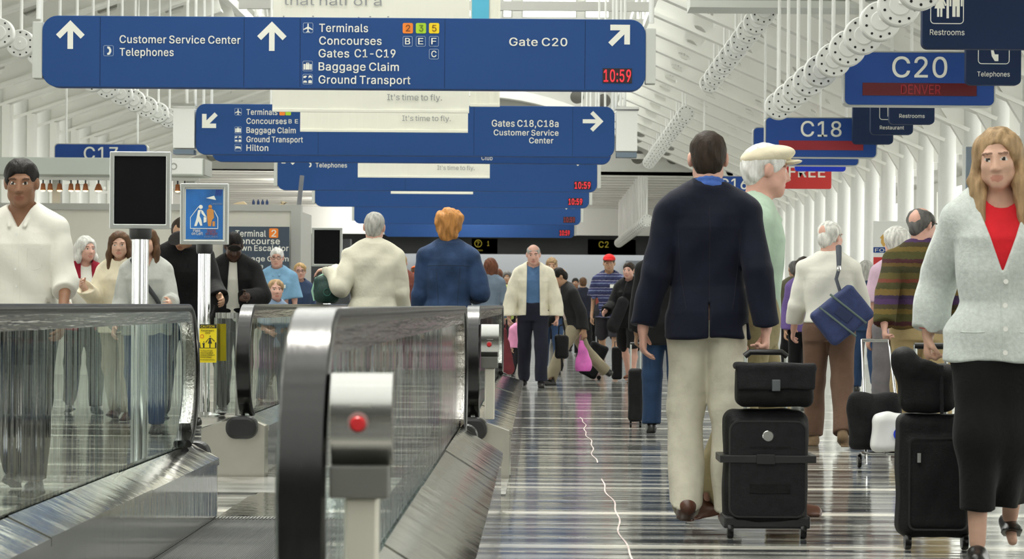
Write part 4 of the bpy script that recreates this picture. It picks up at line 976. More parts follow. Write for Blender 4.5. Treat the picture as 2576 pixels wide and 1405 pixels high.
S2.tile(703, 278, 717, 290, ORANGE); S2.tile(718, 278, 732, 290, GREENT)
S2.text('B', 726, 310, 10, 8); S2.text('E', 742, 310, 10, 8)
S2.text('Gates C18,C18a', 1237, 318, 16.5, 168)
S2.text('Customer Service', 1242, 340, 14, 163)
S2.text('Center', 1331, 360, 14, 61)
S2.arrow(1492, 305, 52, 0, w=10)
for sd in (-1, 1):
    b = endbox(S2, sd, .255, .07, .55, WHITE2, depth=.22, gap=.015)
    MB().box(*((S2.w + .02, S2.w + .265) if sd > 0 else (-S2.w - .265, -S2.w - .02)), -.12, .12, -.0, .055).build('box_foot', pmat('slate_trim', srgb(110, 125, 140), rough=.5), S2.root)
    MB().box(*((S2.w + .01, S2.w + .29) if sd > 0 else (-S2.w - .29, -S2.w - .01)), -.13, .13, .57, .60).build('box_cap', CHROME, S2.root)
# --- those behind
S2b = main_sign(201, 'wide blue overhead sign half hidden just behind the Hilton sign, word Club at its foot')
S2b.text('Club', 1211, 402.5, 11, 28)
S3 = main_sign(161, 'blue overhead sign reading Telephones with white banner in front and clock at right', (1020,))
S3.text('Telephones', 794, 420.5, 11, 79)
S3.icon(icon_phone, 780, 414, 18)
S3.arrow(724, 395, 45, 135, w=10); S3.arrow(1466, 398, 45, 45, w=10)
S3.clock(1444, 456, 1487, 476)
S4 = main_sign(138, 'plain blue overhead sign with a red clock, directly below the Telephones sign')
S4.clock(1429, 498, 1466, 516)
S5 = main_sign(114, 'blue overhead sign with dim red clock and arrow tip, second lowest of the stack')
S5.clock(1417, 545, 1447, 560, mat=LEDD)
S5.arrow(1434, 512, 34, 45, w=8)
S6 = main_sign(95.5, 'farthest blue overhead sign, lowest of the stack above the crowd')
S6.clock(1407, 578, 1434, 593)
for g in (S3, S4, S5, S6):
    endbox(g, 1, .06, .06, .52, OFFW); endbox(g, -1, .06, .06, .52, OFFW)
# --- cream banners
def banner(label, s, px0, px1, pyb, pyt, texts, stripe=None, yoff=0):
    x0, zb = XZ(px0, pyb, s); x1, _ = XZ(px1, pyb, s); _, zt = XZ((px0 + px1) / 2, pyt, s)
    y = F / s
    t = thing('hanging_banner', label, 'banner', ((x0 + x1) / 2, y, zb))
    w, h = (x1 - x0) / 2, zt - zb
    mb = MB()
    n = 24
    vs, fs = [], []
    for k in range(n + 1):
        u = -w + 2 * w * k / n
        vs += [(u, .006 * math.sin(k * .9), 0), (u, .004 * math.sin(k * .9 + 1), h)]
    fs = [(2 * k, 2 * k + 2, 2 * k + 3, 2 * k + 1) for k in range(n)]
    mb.add(vs, fs)
    vs2 = [(a, b + .004, c) for a, b, c in vs]
    mb.add(vs2, [q[::-1] for q in fs])
    mb.build('cloth', CREAM, t)
    MB().box(-w, w, -.012, .018, 0, .03).build('bottom_bar', CREAM, t, bevel=.004)
    MB().tube([(-w, .005, h), (w, .005, h)], .014, 8).build('top_pole', WHITE2, t)
    hang_beam(y)
    for x in (-w * .8, w * .8):
        MB().tube([(x, .005, h - .02), (x, .005, 6.085 - zb)], .006, 6).build('hanger_wire', WHITE2, t)
    for body, px, py, cap, wd in texts:
        me, _w = text_mesh('lettering', body, cap / s, wd / s, -.004, LETTERG)
        o = bpy.data.objects.new('lettering', me); link(o, t)
        x, z = XZ(px, py, s)
        o.location = (x - (x0 + x1) / 2, -.016, z - zb)
    if stripe:
        a, b, top, bot = stripe
        xa, za = XZ(a, bot, s); xb, _ = XZ(b, bot, s); _, zb2 = XZ(a, top, s)
        MB().box(xa - (x0 + x1) / 2, xb - (x0 + x1) / 2, -.013, -.009, za - zb, zb2 - zb).build('blue_stripe', SKYB, t)
    return t
banner('cream banner right behind the nearest blue sign, grey words that half of a on it', 256, 685, 1180, 281, -140,
       [("It's time to fly.", 974, 252, 15, 138), ('that half of a', 714, 13, 22, 246), ('business trip is', 712, 62, 22, 290)])
banner('second cream banner with slogan at its foot, in front of the Hilton sign', 226, 755, 1177, 331, 120, [("It's time to fly.", 1012, 304, 13.5, 122)])
banner('small cream banner low in front of the Telephones sign', 171, 900, 1232, 446, 240, [("It's time to fly.", 1100, 427, 11, 94)])
banner('cream banner of which only the lower edge peeks out below the Telephones sign', 146, 983, 1190, 487, 330, [])
banner('cream banner with blue stripe beside the words that half of a', 240, 1182, 1257, 268, -140, [], stripe=(1187, 1230, -140, 60))
# --- gate signs on the right
def gate_sign(label, s, txt=None, side=1, led=LEDP, msg=None):
    x0, x1 = (2.75, 4.105) if side > 0 else (-7.16, -5.81)
    z0, z1 = CZ + 1.835, CZ + 2.312
    off = -.0
    g = Sign('gate_sign', label, 'sign', s, x0, z0, x1, z1, BLUED, r=.05)
    MB().ring(rrect(-g.w - .012, -.012, g.w + .012, g.h + .012, .06), rrect(-g.w, 0, g.w, g.h, .05), -.08, .08).build('edge_trim', ALU, g.root)
    MB().box(-g.w + .16, g.w - .16, -.086, -.07, .085, .20).build('message_display', led, g.root)
    if txt:
        me, w = text_mesh('lettering', txt, .185, .50 if len(txt) == 3 else None, .02, LETTER)
        o = bpy.data.objects.new('lettering', me); link(o, g.root)
        o.location = (-.25, -.082, .252)
    if msg:
        me, w = text_mesh('message_letters', msg, .085, .36, .0, LEDD)
        o = bpy.data.objects.new('message_letters', me); link(o, g.root)
        o.location = (-.17, -.087, .10)
    g.rods([-g.w + .15, g.w - .15], 5.0, .016)
    return g
gate_sign('large blue gate sign reading C20 with a dark red message strip', 277, 'C20', msg='DENVER')
gate_sign('blue gate sign reading C18 with a red message strip', 205, 'C18', led=LEDM)
gate_sign('blue gate sign mostly hidden right behind the C18 sign', 194, None, led=LEDM)
gate_sign('small far blue gate sign reading C16 beside the cream cap', 141, 'C16')
gate_sign('blue gate sign reading C17 above the kiosk at left', 171, 'C17', side=-1, led=LEDM)
# vivid blue and red FREE signs
s = 183
x0, z0 = XZ(2000, 430, s); x1, z1 = XZ(2128, 398, s)
g = Sign('hanging_sign', 'plain vivid blue sign just above the red FREE sign', 'sign', s, x0, z0, x1, z1 + .1, BLUEV, r=.04, depth=.08); g.rods([0], 5.0, .012)
s = 152
x0, z0 = XZ(1968, 474, s); x1, z1 = XZ(2092, 400, s)
g = Sign('hanging_sign', 'red sign reading FREE in white beside the rows of white columns', 'sign', s, x0, z0, x1, z1, REDS, r=.03, depth=.08)
g.text('FREE', 1984, 445, 27, 92, bold=.04); g.rods([0], 5.0, .012)
x0, z0 = XZ(1925, 468, s + 1); x1, z1 = XZ(1967, 404, s + 1)
g = Sign('hanging_sign', 'white menu sign reading Hors and Prod left of the red FREE sign', 'sign', s + 1, x0, z0, x1, z1, WHITE2, r=.01, depth=.05)
g.text('Hors', 1942, 420, 9, 26, LETTERG, bold=.0); g.text('Prod', 1942, 435, 9, 26, LETTERG, bold=.0); g.rods([0], 5.0, .012)
# dark navy pictogram signs on the right
def pict_man(cx, cz, s, woman=False):
    o = [circ(cx, cz + .42 * s, .075 * s, 14)]
    if woman: q = [(-.1, .32), (.1, .32), (.26, -.02), (.2, -.05), (.11, .16), (.2, -.14), (.1, -.14), (.1, -.46), (.02, -.46), (.02, -.14), (-.02, -.14), (-.02, -.46), (-.1, -.46), (-.1, -.14), (-.2, -.14), (-.11, .16), (-.2, -.05), (-.26, -.02)]
    else: q = [(-.2, .32), (.2, .32), (.25, .27), (.25, -.06), (.18, -.06), (.18, .2), (.14, .2), (.14, -.46), (.02, -.46), (.02, -.06), (-.02, -.06), (-.02, -.46), (-.14, -.46), (-.14, .2), (-.18, .2), (-.18, -.06), (-.25, -.06), (-.25, .27)]
    return o + [[(cx + x * s, cz + z * s) for x, z in q]]
def navy_sign(label, s, px0, px1, pyb, pyt, txt, tpx, tpy, cap, tw, box=None, pict=None, mat=NAVYS):
    x0, z0 = XZ(px0, pyb, s); x1, z1 = XZ(px1, pyt, s)
    g = Sign('gate_sign', label, 'sign', s, x0, z0, x1, z1, mat, r=.05, depth=.1)
    if txt: g.text(txt, tpx, tpy, cap, tw, bold=.012)
    if box:
        g.outline(*box, mat=LETTER, t=2.0 * s / 320, r=.12, name='pictogram_frame')
    if pict:
        for fn in pict: g.polys(fn(g), LETTER, 'pictogram')
    g.rods([0], 5.2, .016)
    return g
navy_sign('large dark navy Restrooms sign with woman and man figures at the top right corner', 324, 2320, 2740, 122, -100, 'Restrooms', 2339, 88, 14, 87, (2340, -22, 2425, 60),
          [lambda g: pict_man(*g.loc(2364, 12), 66 / g.s, True), lambda g: pict_man(*g.loc(2405, 12), 66 / g.s), lambda g: [[g.loc(2381, -15), g.loc(2387, -15), g.loc(2387, 46), g.loc(2381, 46)]]])
def handset(g, px, py, k):
    x, z = g.loc(px, py)
    P = [(-.05, .5), (.03, .5), (.03, .1), (.1, -.12), (.26, -.12), (.26, -.42), (.1, -.42), (-.04, -.2), (-.08, .1)]
    return [[(x + a * k, z + b * k) for a, b in P]]
navy_sign('dark navy Telephones sign with handset in front of the C20 sign', 286, 2430, 2570, 213, 55, 'Telephones', 2458, 192, 12, 82, (2460, 85, 2540, 161), [lambda g: handset(g, 2497, 130, 56 / g.s)])
navy_sign('smaller navy Restrooms sign just under the C20 sign', 233, 2237, 2352, 312, 190, 'Restrooms', 2262, 296, 9.5, 64, (2262, 200, 2328, 270), [lambda g: pict_man(*g.loc(2280, 236), 50 / g.s, True), lambda g: pict_man(*g.loc(2310, 236), 50 / g.s)])
def glass_icon(g, px, py, k):
    x, z = g.loc(px, py)
    return [[(x - .02 * k, z - .5 * k), (x + .02 * k, z - .5 * k), (x + .03 * k, z + .5 * k), (x - .04 * k, z + .5 * k)]]
navy_sign('dark navy Restaurant sign between the Restrooms sign and the C18 sign', 219, 2190, 2298, 338, 222, 'Restaurant', 2213, 325, 9, 61, (2212, 230, 2272, 301), [lambda g: glass_icon(g, 2234, 268, 50 / g.s)])
navy_sign('blank navy sign in front of the right end of the C18 sign', 207, 2145, 2248, 362, 258, None, 0, 0, 0, 0)
# grey-blue notice on the right columns
s = 262
x0, z0 = XZ(2430, 520, s); x1, z1 = XZ(2500, 369, s)
g = Sign('wall_sign', 'plain grey-blue notice panel behind the woman with long hair', 'sign', s, x0, z0, x1, z1, pmat('grey_blue', srgb(125, 138, 150), rough=.6), r=.005, depth=.04)
g.text('Gate', 2455, 386, 8, 26, OUTL, bold=0); g.text('Information', 2450, 398, 6, 34, OUTL, bold=0)
MB().box(-.03, .03, .02, .06, -z0, g.h).build('post', GREYP, g.root)
# food notice
s = 205
x0, z0 = XZ(2195, 800, s); x1, z1 = XZ(2302, 556, s)
g = Sign('floor_sign', 'white FOOD notice board with tan curl behind the grey-haired woman', 'sign', s, x0, z0, x1, z1, WHITE2, r=.01, depth=.05)
g.tile(2197, 622, 2300, 635, BLUED, r=.01); g.text('FOOD', 2201, 633, 8.5, 52, bold=.01, lift=.006)
g.tile(2197, 647, 2300, 680, REDS, r=.01)
g.polys([[g.loc(*p) for p in q] for q in ([(2213, 598), (2222, 588), (2229, 600), (2223, 600), (2224, 610), (2233, 610), (2236, 616), (2222, 620), (2216, 610), (2217, 600)], [(2238, 572), (2252, 568), (2256, 576), (2246, 580), (2240, 592), (2236, 584)])], pmat('tan_print', srgb(214, 170, 90)), 'emblem')
for x in (-.2, .2):
    MB().box(x - .02, x + .02, -.02, .02, -z0, .02).build('leg', GREYP, g.root)
# far bulkhead lettering
s = F / 96.5
g = Sign('gate_sign', 'far dark sign with yellow C2 under the low ceiling', 'sign', s, *XZ(1478, 640, s), *XZ(1600, 602, s), pmat('dark_navy', (0.012, 0.018, 0.035), rough=.5), r=.01, depth=.08)
g.text('C2', 1506, 622, 15, 25, LETTERY)
g = Sign('gate_sign', 'far dark sign with a yellow ring and question mark', 'sign', s, *XZ(1186, 638, s), *XZ(1252, 600, s), pmat('dark_navy', (0.012, 0.018, 0.035), rough=.5), r=.01, depth=.08)
x, z = g.loc(1203, 612)
MB().ring(circ(x, z, .15), circ(x, z, .115), -.044, -.04).build('pictogram', LETTERY, g.root)
g.text('?', 1199, 617, 10, 7, LETTERY); g.text('1', 1226, 618, 12, 5, LETTERY)
g.text('Gates', 1192, 631, 5, 22, LETTERY, bold=0)
# ================================================================== moving walkways
HZ = 1.012     # top of the handrail
def balustrade(label, xg, y0, y1, base_x0, base_x1, zg0, zin, inner, group=None, endpanel=None):
    """glass balustrade with a rubber handrail looping round both ends; xg glass plane; base box base_x0..base_x1."""
    t = thing('walkway_balustrade', label, 'balustrade', (xg, y0, 0))
    rr = .335
    zc = HZ - rr
    L = y1 - y0
    path = []
    for k in range(17):                  # front loop from the bottom up
        a = R_(262 - 172 * k / 16)
        path.append((0, rr + rr * math.cos(a), zc + rr * math.sin(a)))
    for k in range(1, 30):
        path.append((0, rr + (L - 2 * rr) * k / 30, HZ))
    for k in range(17):
        a = R_(90 - 172 * k / 16)
        path.append((0, L - rr + rr * math.cos(a), zc + rr * math.sin(a)))
    path = [(x, y, z) for x, y, z in path]
    # rounded rubber section; +b is the path normal (left of travel -> outward is -b here)
    sec = [(-.036, 0), (.036, 0), (.042, -.010), (.042, -.024), (.034, -.034), (-.034, -.034), (-.042, -.024), (-.042, -.010)]
    sec = [(a, b) for a, b in sec]
    h = MB().sweep(path, sec).build('handrail', RUBBER, t, smooth=True)
    # stainless guide under the rubber
    sg = [(-.030, -.034), (.030, -.034), (.026, -.085), (-.026, -.085)]
    MB().sweep(path[2:-2], sg).build('rail_guide', RAILST, t, smooth=True)
    # glass panels
    edge = HZ - .075
    ri = rr - .075
    prof = []
    for k in range(13):
        a = R_(270 - 180 * k / 12)
        prof.append((rr + ri * math.cos(a), zc + ri * math.sin(a)))
    prof2 = []
    for k in range(13):
        a = R_(90 - 180 * k / 12)
        prof2.append((L - rr + ri * math.cos(a), zc + ri * math.sin(a)))
    npan = max(2, int(round((L - 1.6) / 1.75)))
    cuts = [.8 + (L - 1.6) * k / npan for k in range(npan + 1)]
    zb = zg0 - .03
    first = [p for p in prof if p[1] > zb] + [(cuts[0], edge), (cuts[0], zb), (rr * .5, zb)]
    MB().prism_yz(first, -.006, .006).build('end_panel', STEEL if endpanel == 'front' else GLASS, t)
    last = [(L - rr * .5, zb), (cuts[-1], zb), (cuts[-1], edge)] + [p for p in prof2 if p[1] > zb]
    MB().prism_yz(last, -.006, .006).build('end_panel', STEEL if endpanel == 'back' else GLASS, t)
    for a, b in zip(cuts[:-1], cuts[1:]):
        p = [(a + .006, zb), (b - .006, zb), (b - .006, edge), (a + .006, edge)]
        if endpanel == 'back' and a >= cuts[-2] - .01: MB().prism_yz(p, -.006, .006).build('steel_panel', STEEL, t)
        else: MB().prism_yz(p, -.006, .006).build('glass_panel', GLASS, t)
    # base: side cladding, sloping deck on both sides of the glass
    bx0, bx1 = base_x0 - xg, base_x1 - xg
    zo = .28
    zl, zr_ = (zo if not inner == 'left' else zin), (zo if not inner == 'right' else zin)
    b = MB()
    zl0 = zl - .02
    b.prism([(bx0, 0), (bx1, 0), (bx1, zr_ - .02), (.02, zg0 - .02), (-.02, zg0 - .02), (bx0, zl - .02)], .12, L - .12)
    b.build('base_cladding', STEEL, t)
    nd = max(2, int(round(L / 1.9)))
    for k in range(nd):
        a, e = .10 + (L - .2) * k / nd, .10 + (L - .2) * (k + 1) / nd
        d = MB()
        lift = .004 * (k % 2)
        d.prism([(.012, zg0), (bx1 + .008, zr_), (bx1 + .008, zr_ - .03), (.012, zg0 - .018)], a, e - .006)
        d.prism([(-.012, zg0), (bx0 - .008, zl), (bx0 - .008, zl - .03), (-.012, zg0 - .018)], a, e - .006)
        o = d.build('deck_plate', STEELR, t)
        o.location = (0, 0, lift)
    # front and rear facings with the boots where the handrail dips in
    for ye, nm in ((.02, 'front'), (L - .12, 'rear')):
        MB().prism([(bx0 + .01, 0), (bx1 - .01, 0), (bx1 - .01, zr_ - .0), (.02, zg0), (-.02, zg0), (bx0 + .01, zl)], ye, ye + .10).build('end_facing', BEIGEST, t)
    for yb, sg_ in ((.0, 1), (L, -1)):
        m = MB()
        pr = rrect(-.092, zg0 - .125, .092, zg0 + .01, .06)
        y_a, y_b = (yb - .055, yb + .06) if sg_ > 0 else (yb - .06, yb + .055)
        m.prism(pr, y_a, y_b)
        m.build('handrail_boot', BLACKP, t, bevel=.02)
    return t
BEIGEST = pmat('beige_stainless', (0.62, 0.60, 0.53), rough=.28, metal=.85, var=.1, vscale=3)
N1 = balustrade('nearest right glass balustrade, its big black rubber newel in the foreground', -.402, 4.23, 12.65, -.56, -.19, .41, .30, 'left', endpanel='back')
N2 = balustrade('long left glass balustrade running in from the left edge of the photo', -1.66, 1.6, 12.02, -1.87, -1.52, .35, .285, 'right')
N3 = balustrade('farther left balustrade whose black newel rises beside the caution sticker', -1.74, 14.75, 24.6, -1.99, -1.60, .35, .30, 'right')
N4 = balustrade('farther right balustrade whose black newel stands beside the small stop box', -.398, 14.75, 24.6, -.52, -.17, .35, .30, 'left')
# treads and landing plates
def tread_mat():
    m = pmat('ribbed_tread', (0.30, 0.31, 0.31), rough=.55, spec=.12)
    nt = m.node_tree
    N, L = nt.nodes.new, nt.links.new
    tc = N('ShaderNodeTexCoord')
    w = N('ShaderNodeTexWave')
    w.wave_type = 'BANDS'; w.bands_direction = 'X'
    w.inputs['Scale'].default_value = 34
    w2 = N('ShaderNodeTexWave')
    w2.wave_type = 'BANDS'; w2.bands_direction = 'Y'
    w2.inputs['Scale'].default_value = 16
    L(tc.outputs['Object'], w.inputs[0]); L(tc.outputs['Object'], w2.inputs[0])
    mul = N('ShaderNodeMath'); mul.operation = 'MULTIPLY_ADD'
    mul.inputs[1].default_value = .4
    L(w2.outputs['Fac'], mul.inputs[0]); L(w.outputs['Fac'], mul.inputs[2])
    bn = N('ShaderNodeBump'); bn.inputs['Strength'].default_value = .8; bn.inputs['Distance'].default_value = .006
    L(mul.outputs[0], bn.inputs['Height'])
    b = nt.nodes['Principled BSDF']
    L(bn.outputs[0], b.inputs['Normal'])
    r = N('ShaderNodeValToRGB')
    r.color_ramp.elements[0].color = (.012, .013, .013, 1); r.color_ramp.elements[1].color = (.13, .135, .13, 1)
    L(mul.outputs[0], r.inputs[0]); L(r.outputs[0], b.inputs['Base Color'])
    return m
TREAD = tread_mat()
t = thing('walkway_belt', 'grey ribbed walkway belt between the two near balustrades', 'walkway', (-1.04, 2, 0))
MB().box(-.478, .478, 0, 9.9, .001, .008).build('tread', TREAD, t)
MB().box(-.478, .478, 9.9, 11.2, .001, .010).build('comb_plate', STEEL, t)
cb = MB()
for k in range(60):
    x = -.47 + .94 * k / 59
    cb.box(x - .004, x + .004, 9.78, 9.9, .008, .014)
cb.build('comb_teeth', STEELB, t)['kind'] = 'stuff'
t = thing('landing_plate', 'bright steel floor plate between the near walkway and the next one', 'plate', (-1.06, 13.2, 0))
MB().box(-.44, .48, 0.02, .29, .001, .007).build('plate', STEEL, t)
MB().box(-.92, .88, .30, 1.5, .001, .007).build('plate', STEELB, t)
t = thing('walkway_belt', 'farther walkway belt carrying the two people seen from behind', 'walkway', (-1.06, 14.72, 0))
MB().box(-.495, .495, 0, 1.1, .001, .010).build('comb_plate', STEEL, t)
MB().box(-.495, .495, 1.1, 9.8, .001, .008).build('tread', TREAD, t)
# stop boxes on posts
def stop_box(label, px, s, pyt, pyb, zd=.34):
    x, zt = XZ(px, pyt, s); _, zb = XZ(px, pyb, s)
    y = F / s
    t = thing('stop_box', label, 'control box', (x, y, 0))
    w = .052
    zm = zb + (zt - zb) * .26
    hh = zt - zm
    body = [(-.036 + .14 * (k / 10 - .55) ** 2, zm + hh * k / 10) for k in range(11)] + [(.05, zt), (.05, zm)]
    MB().prism_yz(body, -w, w).build('housing', pmat('box_steel', (.27, .27, .26), rough=.22, metal=1.0), t, smooth=True)
    MB().box(-w - .001, w - .006, -.03, .05, zb, zm).build('lower_cover', pmat('dark_grey_paint', (.11, .11, .10), rough=.5), t, bevel=.004)
    MB().box(-.029, .029, -.01, .04, zd, zb).build('post', pmat('ivory_metal', (.62, .60, .52), rough=.35, metal=.5), t, bevel=.006)
    MB().lathe([(.010, -.05), (.013, -.046), (.013, -.03)], c=(-.004, -.008, zm + .072), axis='Y', n=18).build('stop_button', REDB, t, smooth=True)
    MB().lathe([(.018, -.037), (.018, -.03)], c=(-.004, -.008, zm + .074), axis='Y', n=18).build('button_ring', pmat('dull_rose', (.30, .20, .19), rough=.5), t, smooth=True)
    MB().box(-.018, .018, -.0375, -.03, zm + .100, zm + .103).build('printed_line', GREYP, t)
    return t
stop_box('nearest steel stop box with red button, right of the big black newel', 912, 1480, 938, 1250, .40)
stop_box('small stop box with red button on a post beside the far newel', 1233, 428, 815, 925, .345)
t = thing('glass_barrier', 'short pale green glass barrier between the poster pole and the far left newel', 'barrier', (-1.87, 15.12, 0))
MB().box(-.075, .06, -.005, .005, .36, .925).build('glass_panel', GLASS, t)
MB().box(-.075, .06, -.02, .02, .925, .96).build('top_rail', STEEL, t)
for x in (-.075, .055):
    MB().box(x - .008, x + .008, -.015, .015, .34, .93).build('post', STEEL, t)
# ---------------------------------------------------------------- framed displays on poles
def pole_frame(label, px0, px1, pyt, pyb, s, face_mat, pole_px, z_base, base=True):
    x0, zt = XZ(px0, pyt, s); x1, zb = XZ(px1, pyb, s)
    cx = (x0 + x1) / 2
    t = thing('display_stand', label, 'display', (cx, F / s, z_base))
    w, h0, h1 = (x1 - x0) / 2, zb - z_base, zt - z_base
    fw = .025
    MB().ring([(-w, h0), (w, h0), (w, h1), (-w, h1)], [(-w + fw, h0 + fw), (w - fw, h0 + fw), (w - fw, h1 - fw), (-w + fw, h1 - fw)], -.025, .02).build('frame', ALU, t, bevel=.004)
    f = MB().box(-w + .02, w - .02, -.012, .012, h0 + .02, h1 - .02).build('face_panel', face_mat, t)
    r = pole_px / s / 2
    MB().lathe([(r * 1.35, h0 - .055), (r * 1.5, h0 - .04), (r * 1.5, h0)], n=20).build('collar', BLACKP, t, smooth=True)
    pm = MB().lathe([(r, 0.01), (r, h0 - .05)], n=24)
    for k in range(8):
        a = 2 * PI * k / 8
        pm.tube([(r * math.cos(a), r * math.sin(a), .02), (r * math.cos(a), r * math.sin(a), h0 - .055)], r * .14, 6)
    pm.build('pole', CHROME, t, smooth=True)
    if base:
        MB().lathe([(.10, 0), (.10, .012), (.03, .03)], n=28).build('base_plate', STEELB, t, smooth=True)
    return t, w, h0, h1, f
pole_frame('tall dark screen in a silver frame on a chrome pole, left of the walkway', 278, 430, 381, 576, 478, SCREEN, 38, 0)
pole_frame('smaller far dark screen in silver frame left of the white-sweatered man', 785, 861, 572, 670, 240, SCREEN, 16, 0)
t, w, h0, h1, f = pole_frame('blue Pass on Left poster in a silver frame on a fluted chrome pole', 455, 575, 461, 615, 425, LETTER, 28, .345)
k = (h1 - h0)
px = lambda a: -w + 2 * w * a          # poster coordinates 0..1 across, 0..1 up
pz = lambda b: h0 + k * b
poster = MB().box(px(.115), px(.885), -.0145, -.012, pz(.085), pz(.905)).build('poster', POSTERB, t)
pp = lambda pts: [(px(a), pz(b)) for a, b in pts]
wmb = MB()
for q in ([(.37, .56), (.43, .57), (.40, .47), (.44, .40), (.46, .31), (.42, .305), (.38, .38), (.34, .30), (.29, .30), (.335, .42)],
          [(.43, .57), (.47, .55), (.54, .46), (.52, .44), (.44, .51)], [(.485, .45), (.545, .46), (.545, .37), (.485, .355)], [(.53, .76), (.70, .80), (.74, .73)]):
    wmb.prism(pp(q), -.0165, -.0145)
wmb.prism(circ(px(.425), pz(.615), .012, 14), -.0165, -.0145)
for a, b in (((.21, .44), (.38, .62)), ((.21, .44), (.21, .26)), ((.21, .26), (.78, .26)), ((.78, .26), (.78, .44)), ((.78, .44), (.70, .56))):
    wmb.tube([(px(a[0]), -.015, pz(a[1])), (px(b[0]), -.015, pz(b[1]))], .0022, 6)
wmb.build('walking_pictogram', LETTER, f)
omb = MB()
omb.prism(pp([(.55, .56), (.60, .60), (.64, .60), (.69, .56), (.70, .44), (.66, .40), (.64, .30), (.58, .30), (.56, .42)]), -.0165, -.0145)
omb.prism(circ(px(.62), pz(.62), .011, 14), -.0165, -.0145)
omb.prism(pp([(.67, .38), (.72, .38), (.72, .30), (.67, .30)]), -.0165, -.0145)
omb.build('standing_pictogram', pmat('orange_print', srgb(205, 140, 70)), f)
for body, a, b, c, wd, m in (('Pass', .27, .205, .018, .042, LETTER), ('on Left', .24, .155, .018, .066, LETTER), ('Stand', .56, .205, .018, .05, pmat('rust_print', srgb(160, 90, 80))), ('on Right', .53, .155, .018, .07, pmat('rust_print', srgb(160, 90, 80))), ('UNITED', .655, .655, .009, .06, OUTL), ('AIRLINES', .50, .115, .009, .08, OUTL)):
    me, _ = text_mesh('lettering', body, c, wd, .01, m)
    o = bpy.data.objects.new('lettering', me); link(o, f)
    o.location = (px(a), -.0145, pz(b))
for kk in range(4):
    q = [(.74 + .035 * kk, .90), (.765 + .035 * kk, .90), (.74 + .035 * kk, .80 - .0 * kk), (.72 + .035 * kk, .80)]
    MB().prism(pp(q), -.0160, -.0145).build('tail_stripe', pmat('deep_blue_print', srgb(24, 50, 130)), f)
# caution sticker on a small plate clipped to the pole
yx0, yz1 = XZ(505, 815, 425); yx1, yz0 = XZ(547, 911, 425)
ox, oy, oz = t.location
c = MB().box(yx0 - ox, yx1 - ox, -.052, -.046, yz0 - oz, yz1 - oz).build('caution_plate', YELLOW, t)
X0, X1, Z0, Z1 = yx0 - ox, yx1 - ox, yz0 - oz, yz1 - oz
MB().box(X0, X1, -.054, -.052, Z1 - (Z1 - Z0) * .1, Z1).build('caution_header', BLACKL, c)
for body, fz, cap, fx, fw, m in (('CAUTION', .915, .06, .08, .8, YELLOW), ('Passengers', .82, .045, .1, .75, BLACKL), ('Only', .76, .045, .34, .3, BLACKL), ('To Face Front', .29, .04, .06, .72, BLACKL), ('Hold Handrail', .235, .04, .06, .76, BLACKL), ('Attend Children', .18, .04, .06, .85, BLACKL), ('Avoid Sides', .125, .04, .06, .65, BLACKL), ('No wheeled vehicles', .06, .03, .06, .85, BLACKL)):
    me, _ = text_mesh('lettering', body, cap * (Z1 - Z0), fw * (X1 - X0), .01, m)
    o = bpy.data.objects.new('lettering', me); link(o, c)
    o.location = (X0 + fx * (X1 - X0), -.0545, Z0 + fz * (Z1 - Z0))
cf = lambda q: [(X0 + a * (X1 - X0), Z0 + b * (Z1 - Z0)) for a, b in q]
pm_ = MB()
for q in ([(.57, .65), (.70, .65), (.66, .60), (.74, .50), (.65, .50), (.65, .39), (.59, .39), (.59, .50), (.50, .50), (.58, .60)], [(.57, .65), (.55, .62), (.38, .52), (.36, .54)], [(.70, .65), (.72, .62), (.88, .55), (.90, .57)],
          [(.17, .51), (.32, .51), (.30, .46), (.30, .385), (.22, .385), (.21, .46)], [(.92, .53), (.99, .53), (.99, .385), (.92, .385)], [(0, .53), (.03, .53), (.07, .385), (0, .385)], [(.0, .38), (1, .38), (1, .39), (0, .39)]):
    pm_.prism(cf(q), -.0545, -.052)
pm_.prism(circ(X0 + .63 * (X1 - X0), Z0 + .69 * (Z1 - Z0), .0035, 12), -.0545, -.052)
pm_.prism(circ(X0 + .26 * (X1 - X0), Z0 + .54 * (Z1 - Z0), .0028, 12), -.0545, -.052)
pm_.build('pictogram', BLACKL, c)
MB().ring(circ(X0 + .15 * (X1 - X0), Z0 + .69 * (Z1 - Z0), .011, 18), circ(X0 + .15 * (X1 - X0), Z0 + .69 * (Z1 - Z0), .009, 18), -.0545, -.052).build('ban_ring', REDS, c)
# ================================================================== kiosk on the left
YK = F / 180
def kx(px): return (px - VX) / 180
kz = lambda px, py: XZ(px, py, 180)[1]
k = thing('kiosk_wall', 'beige kiosk wall with a grey capping, behind the crowd on the left', 'kiosk', (-8, YK, 0))
xr = kx(756) + 8
zt_ = kz(600, 530)
MB().box(-3.9, xr - .12, 0, .12, 0, zt_).build('panel', BEIGE, k)
MB().box(-3.9, xr, -.03, .2, zt_, kz(600, 514)).build('capping', OFFW if False else GREYP if False else pmat('warm_grey', (.42, .42, .39), rough=.55), k)
MB().box(xr - .14, xr, -.03, 1.6, 0, zt_).build('corner_post', pmat('warm_grey', (.42, .42, .39)), k)
s = 181
g = Sign('wall_sign', 'slate wall sign on the kiosk reading Terminal 2, Concourse, Down Escalator', 'sign', s, *XZ(560, 760, s), *XZ(728, 570, s), SLATE, r=.004, depth=.03)
for body, x, y, c_, w in (('Terminal', 592, 594.5, 15.5, 77), ('Concourse', 588, 613, 15, 116), ('Down Escalator', 582, 630, 14, 144), ('Baggage Claim', 582, 656, 12.5, 144), ('Air Side', 600, 674, 11, 62), ('Medicard', 600, 690, 10, 60)):
    g.text(body, x, y, c_, w, bold=.035)
g.tile(677, 574, 700, 598, ORANGE); g.text('2', 683, 595, 17, 12, lift=.006, bold=.03)
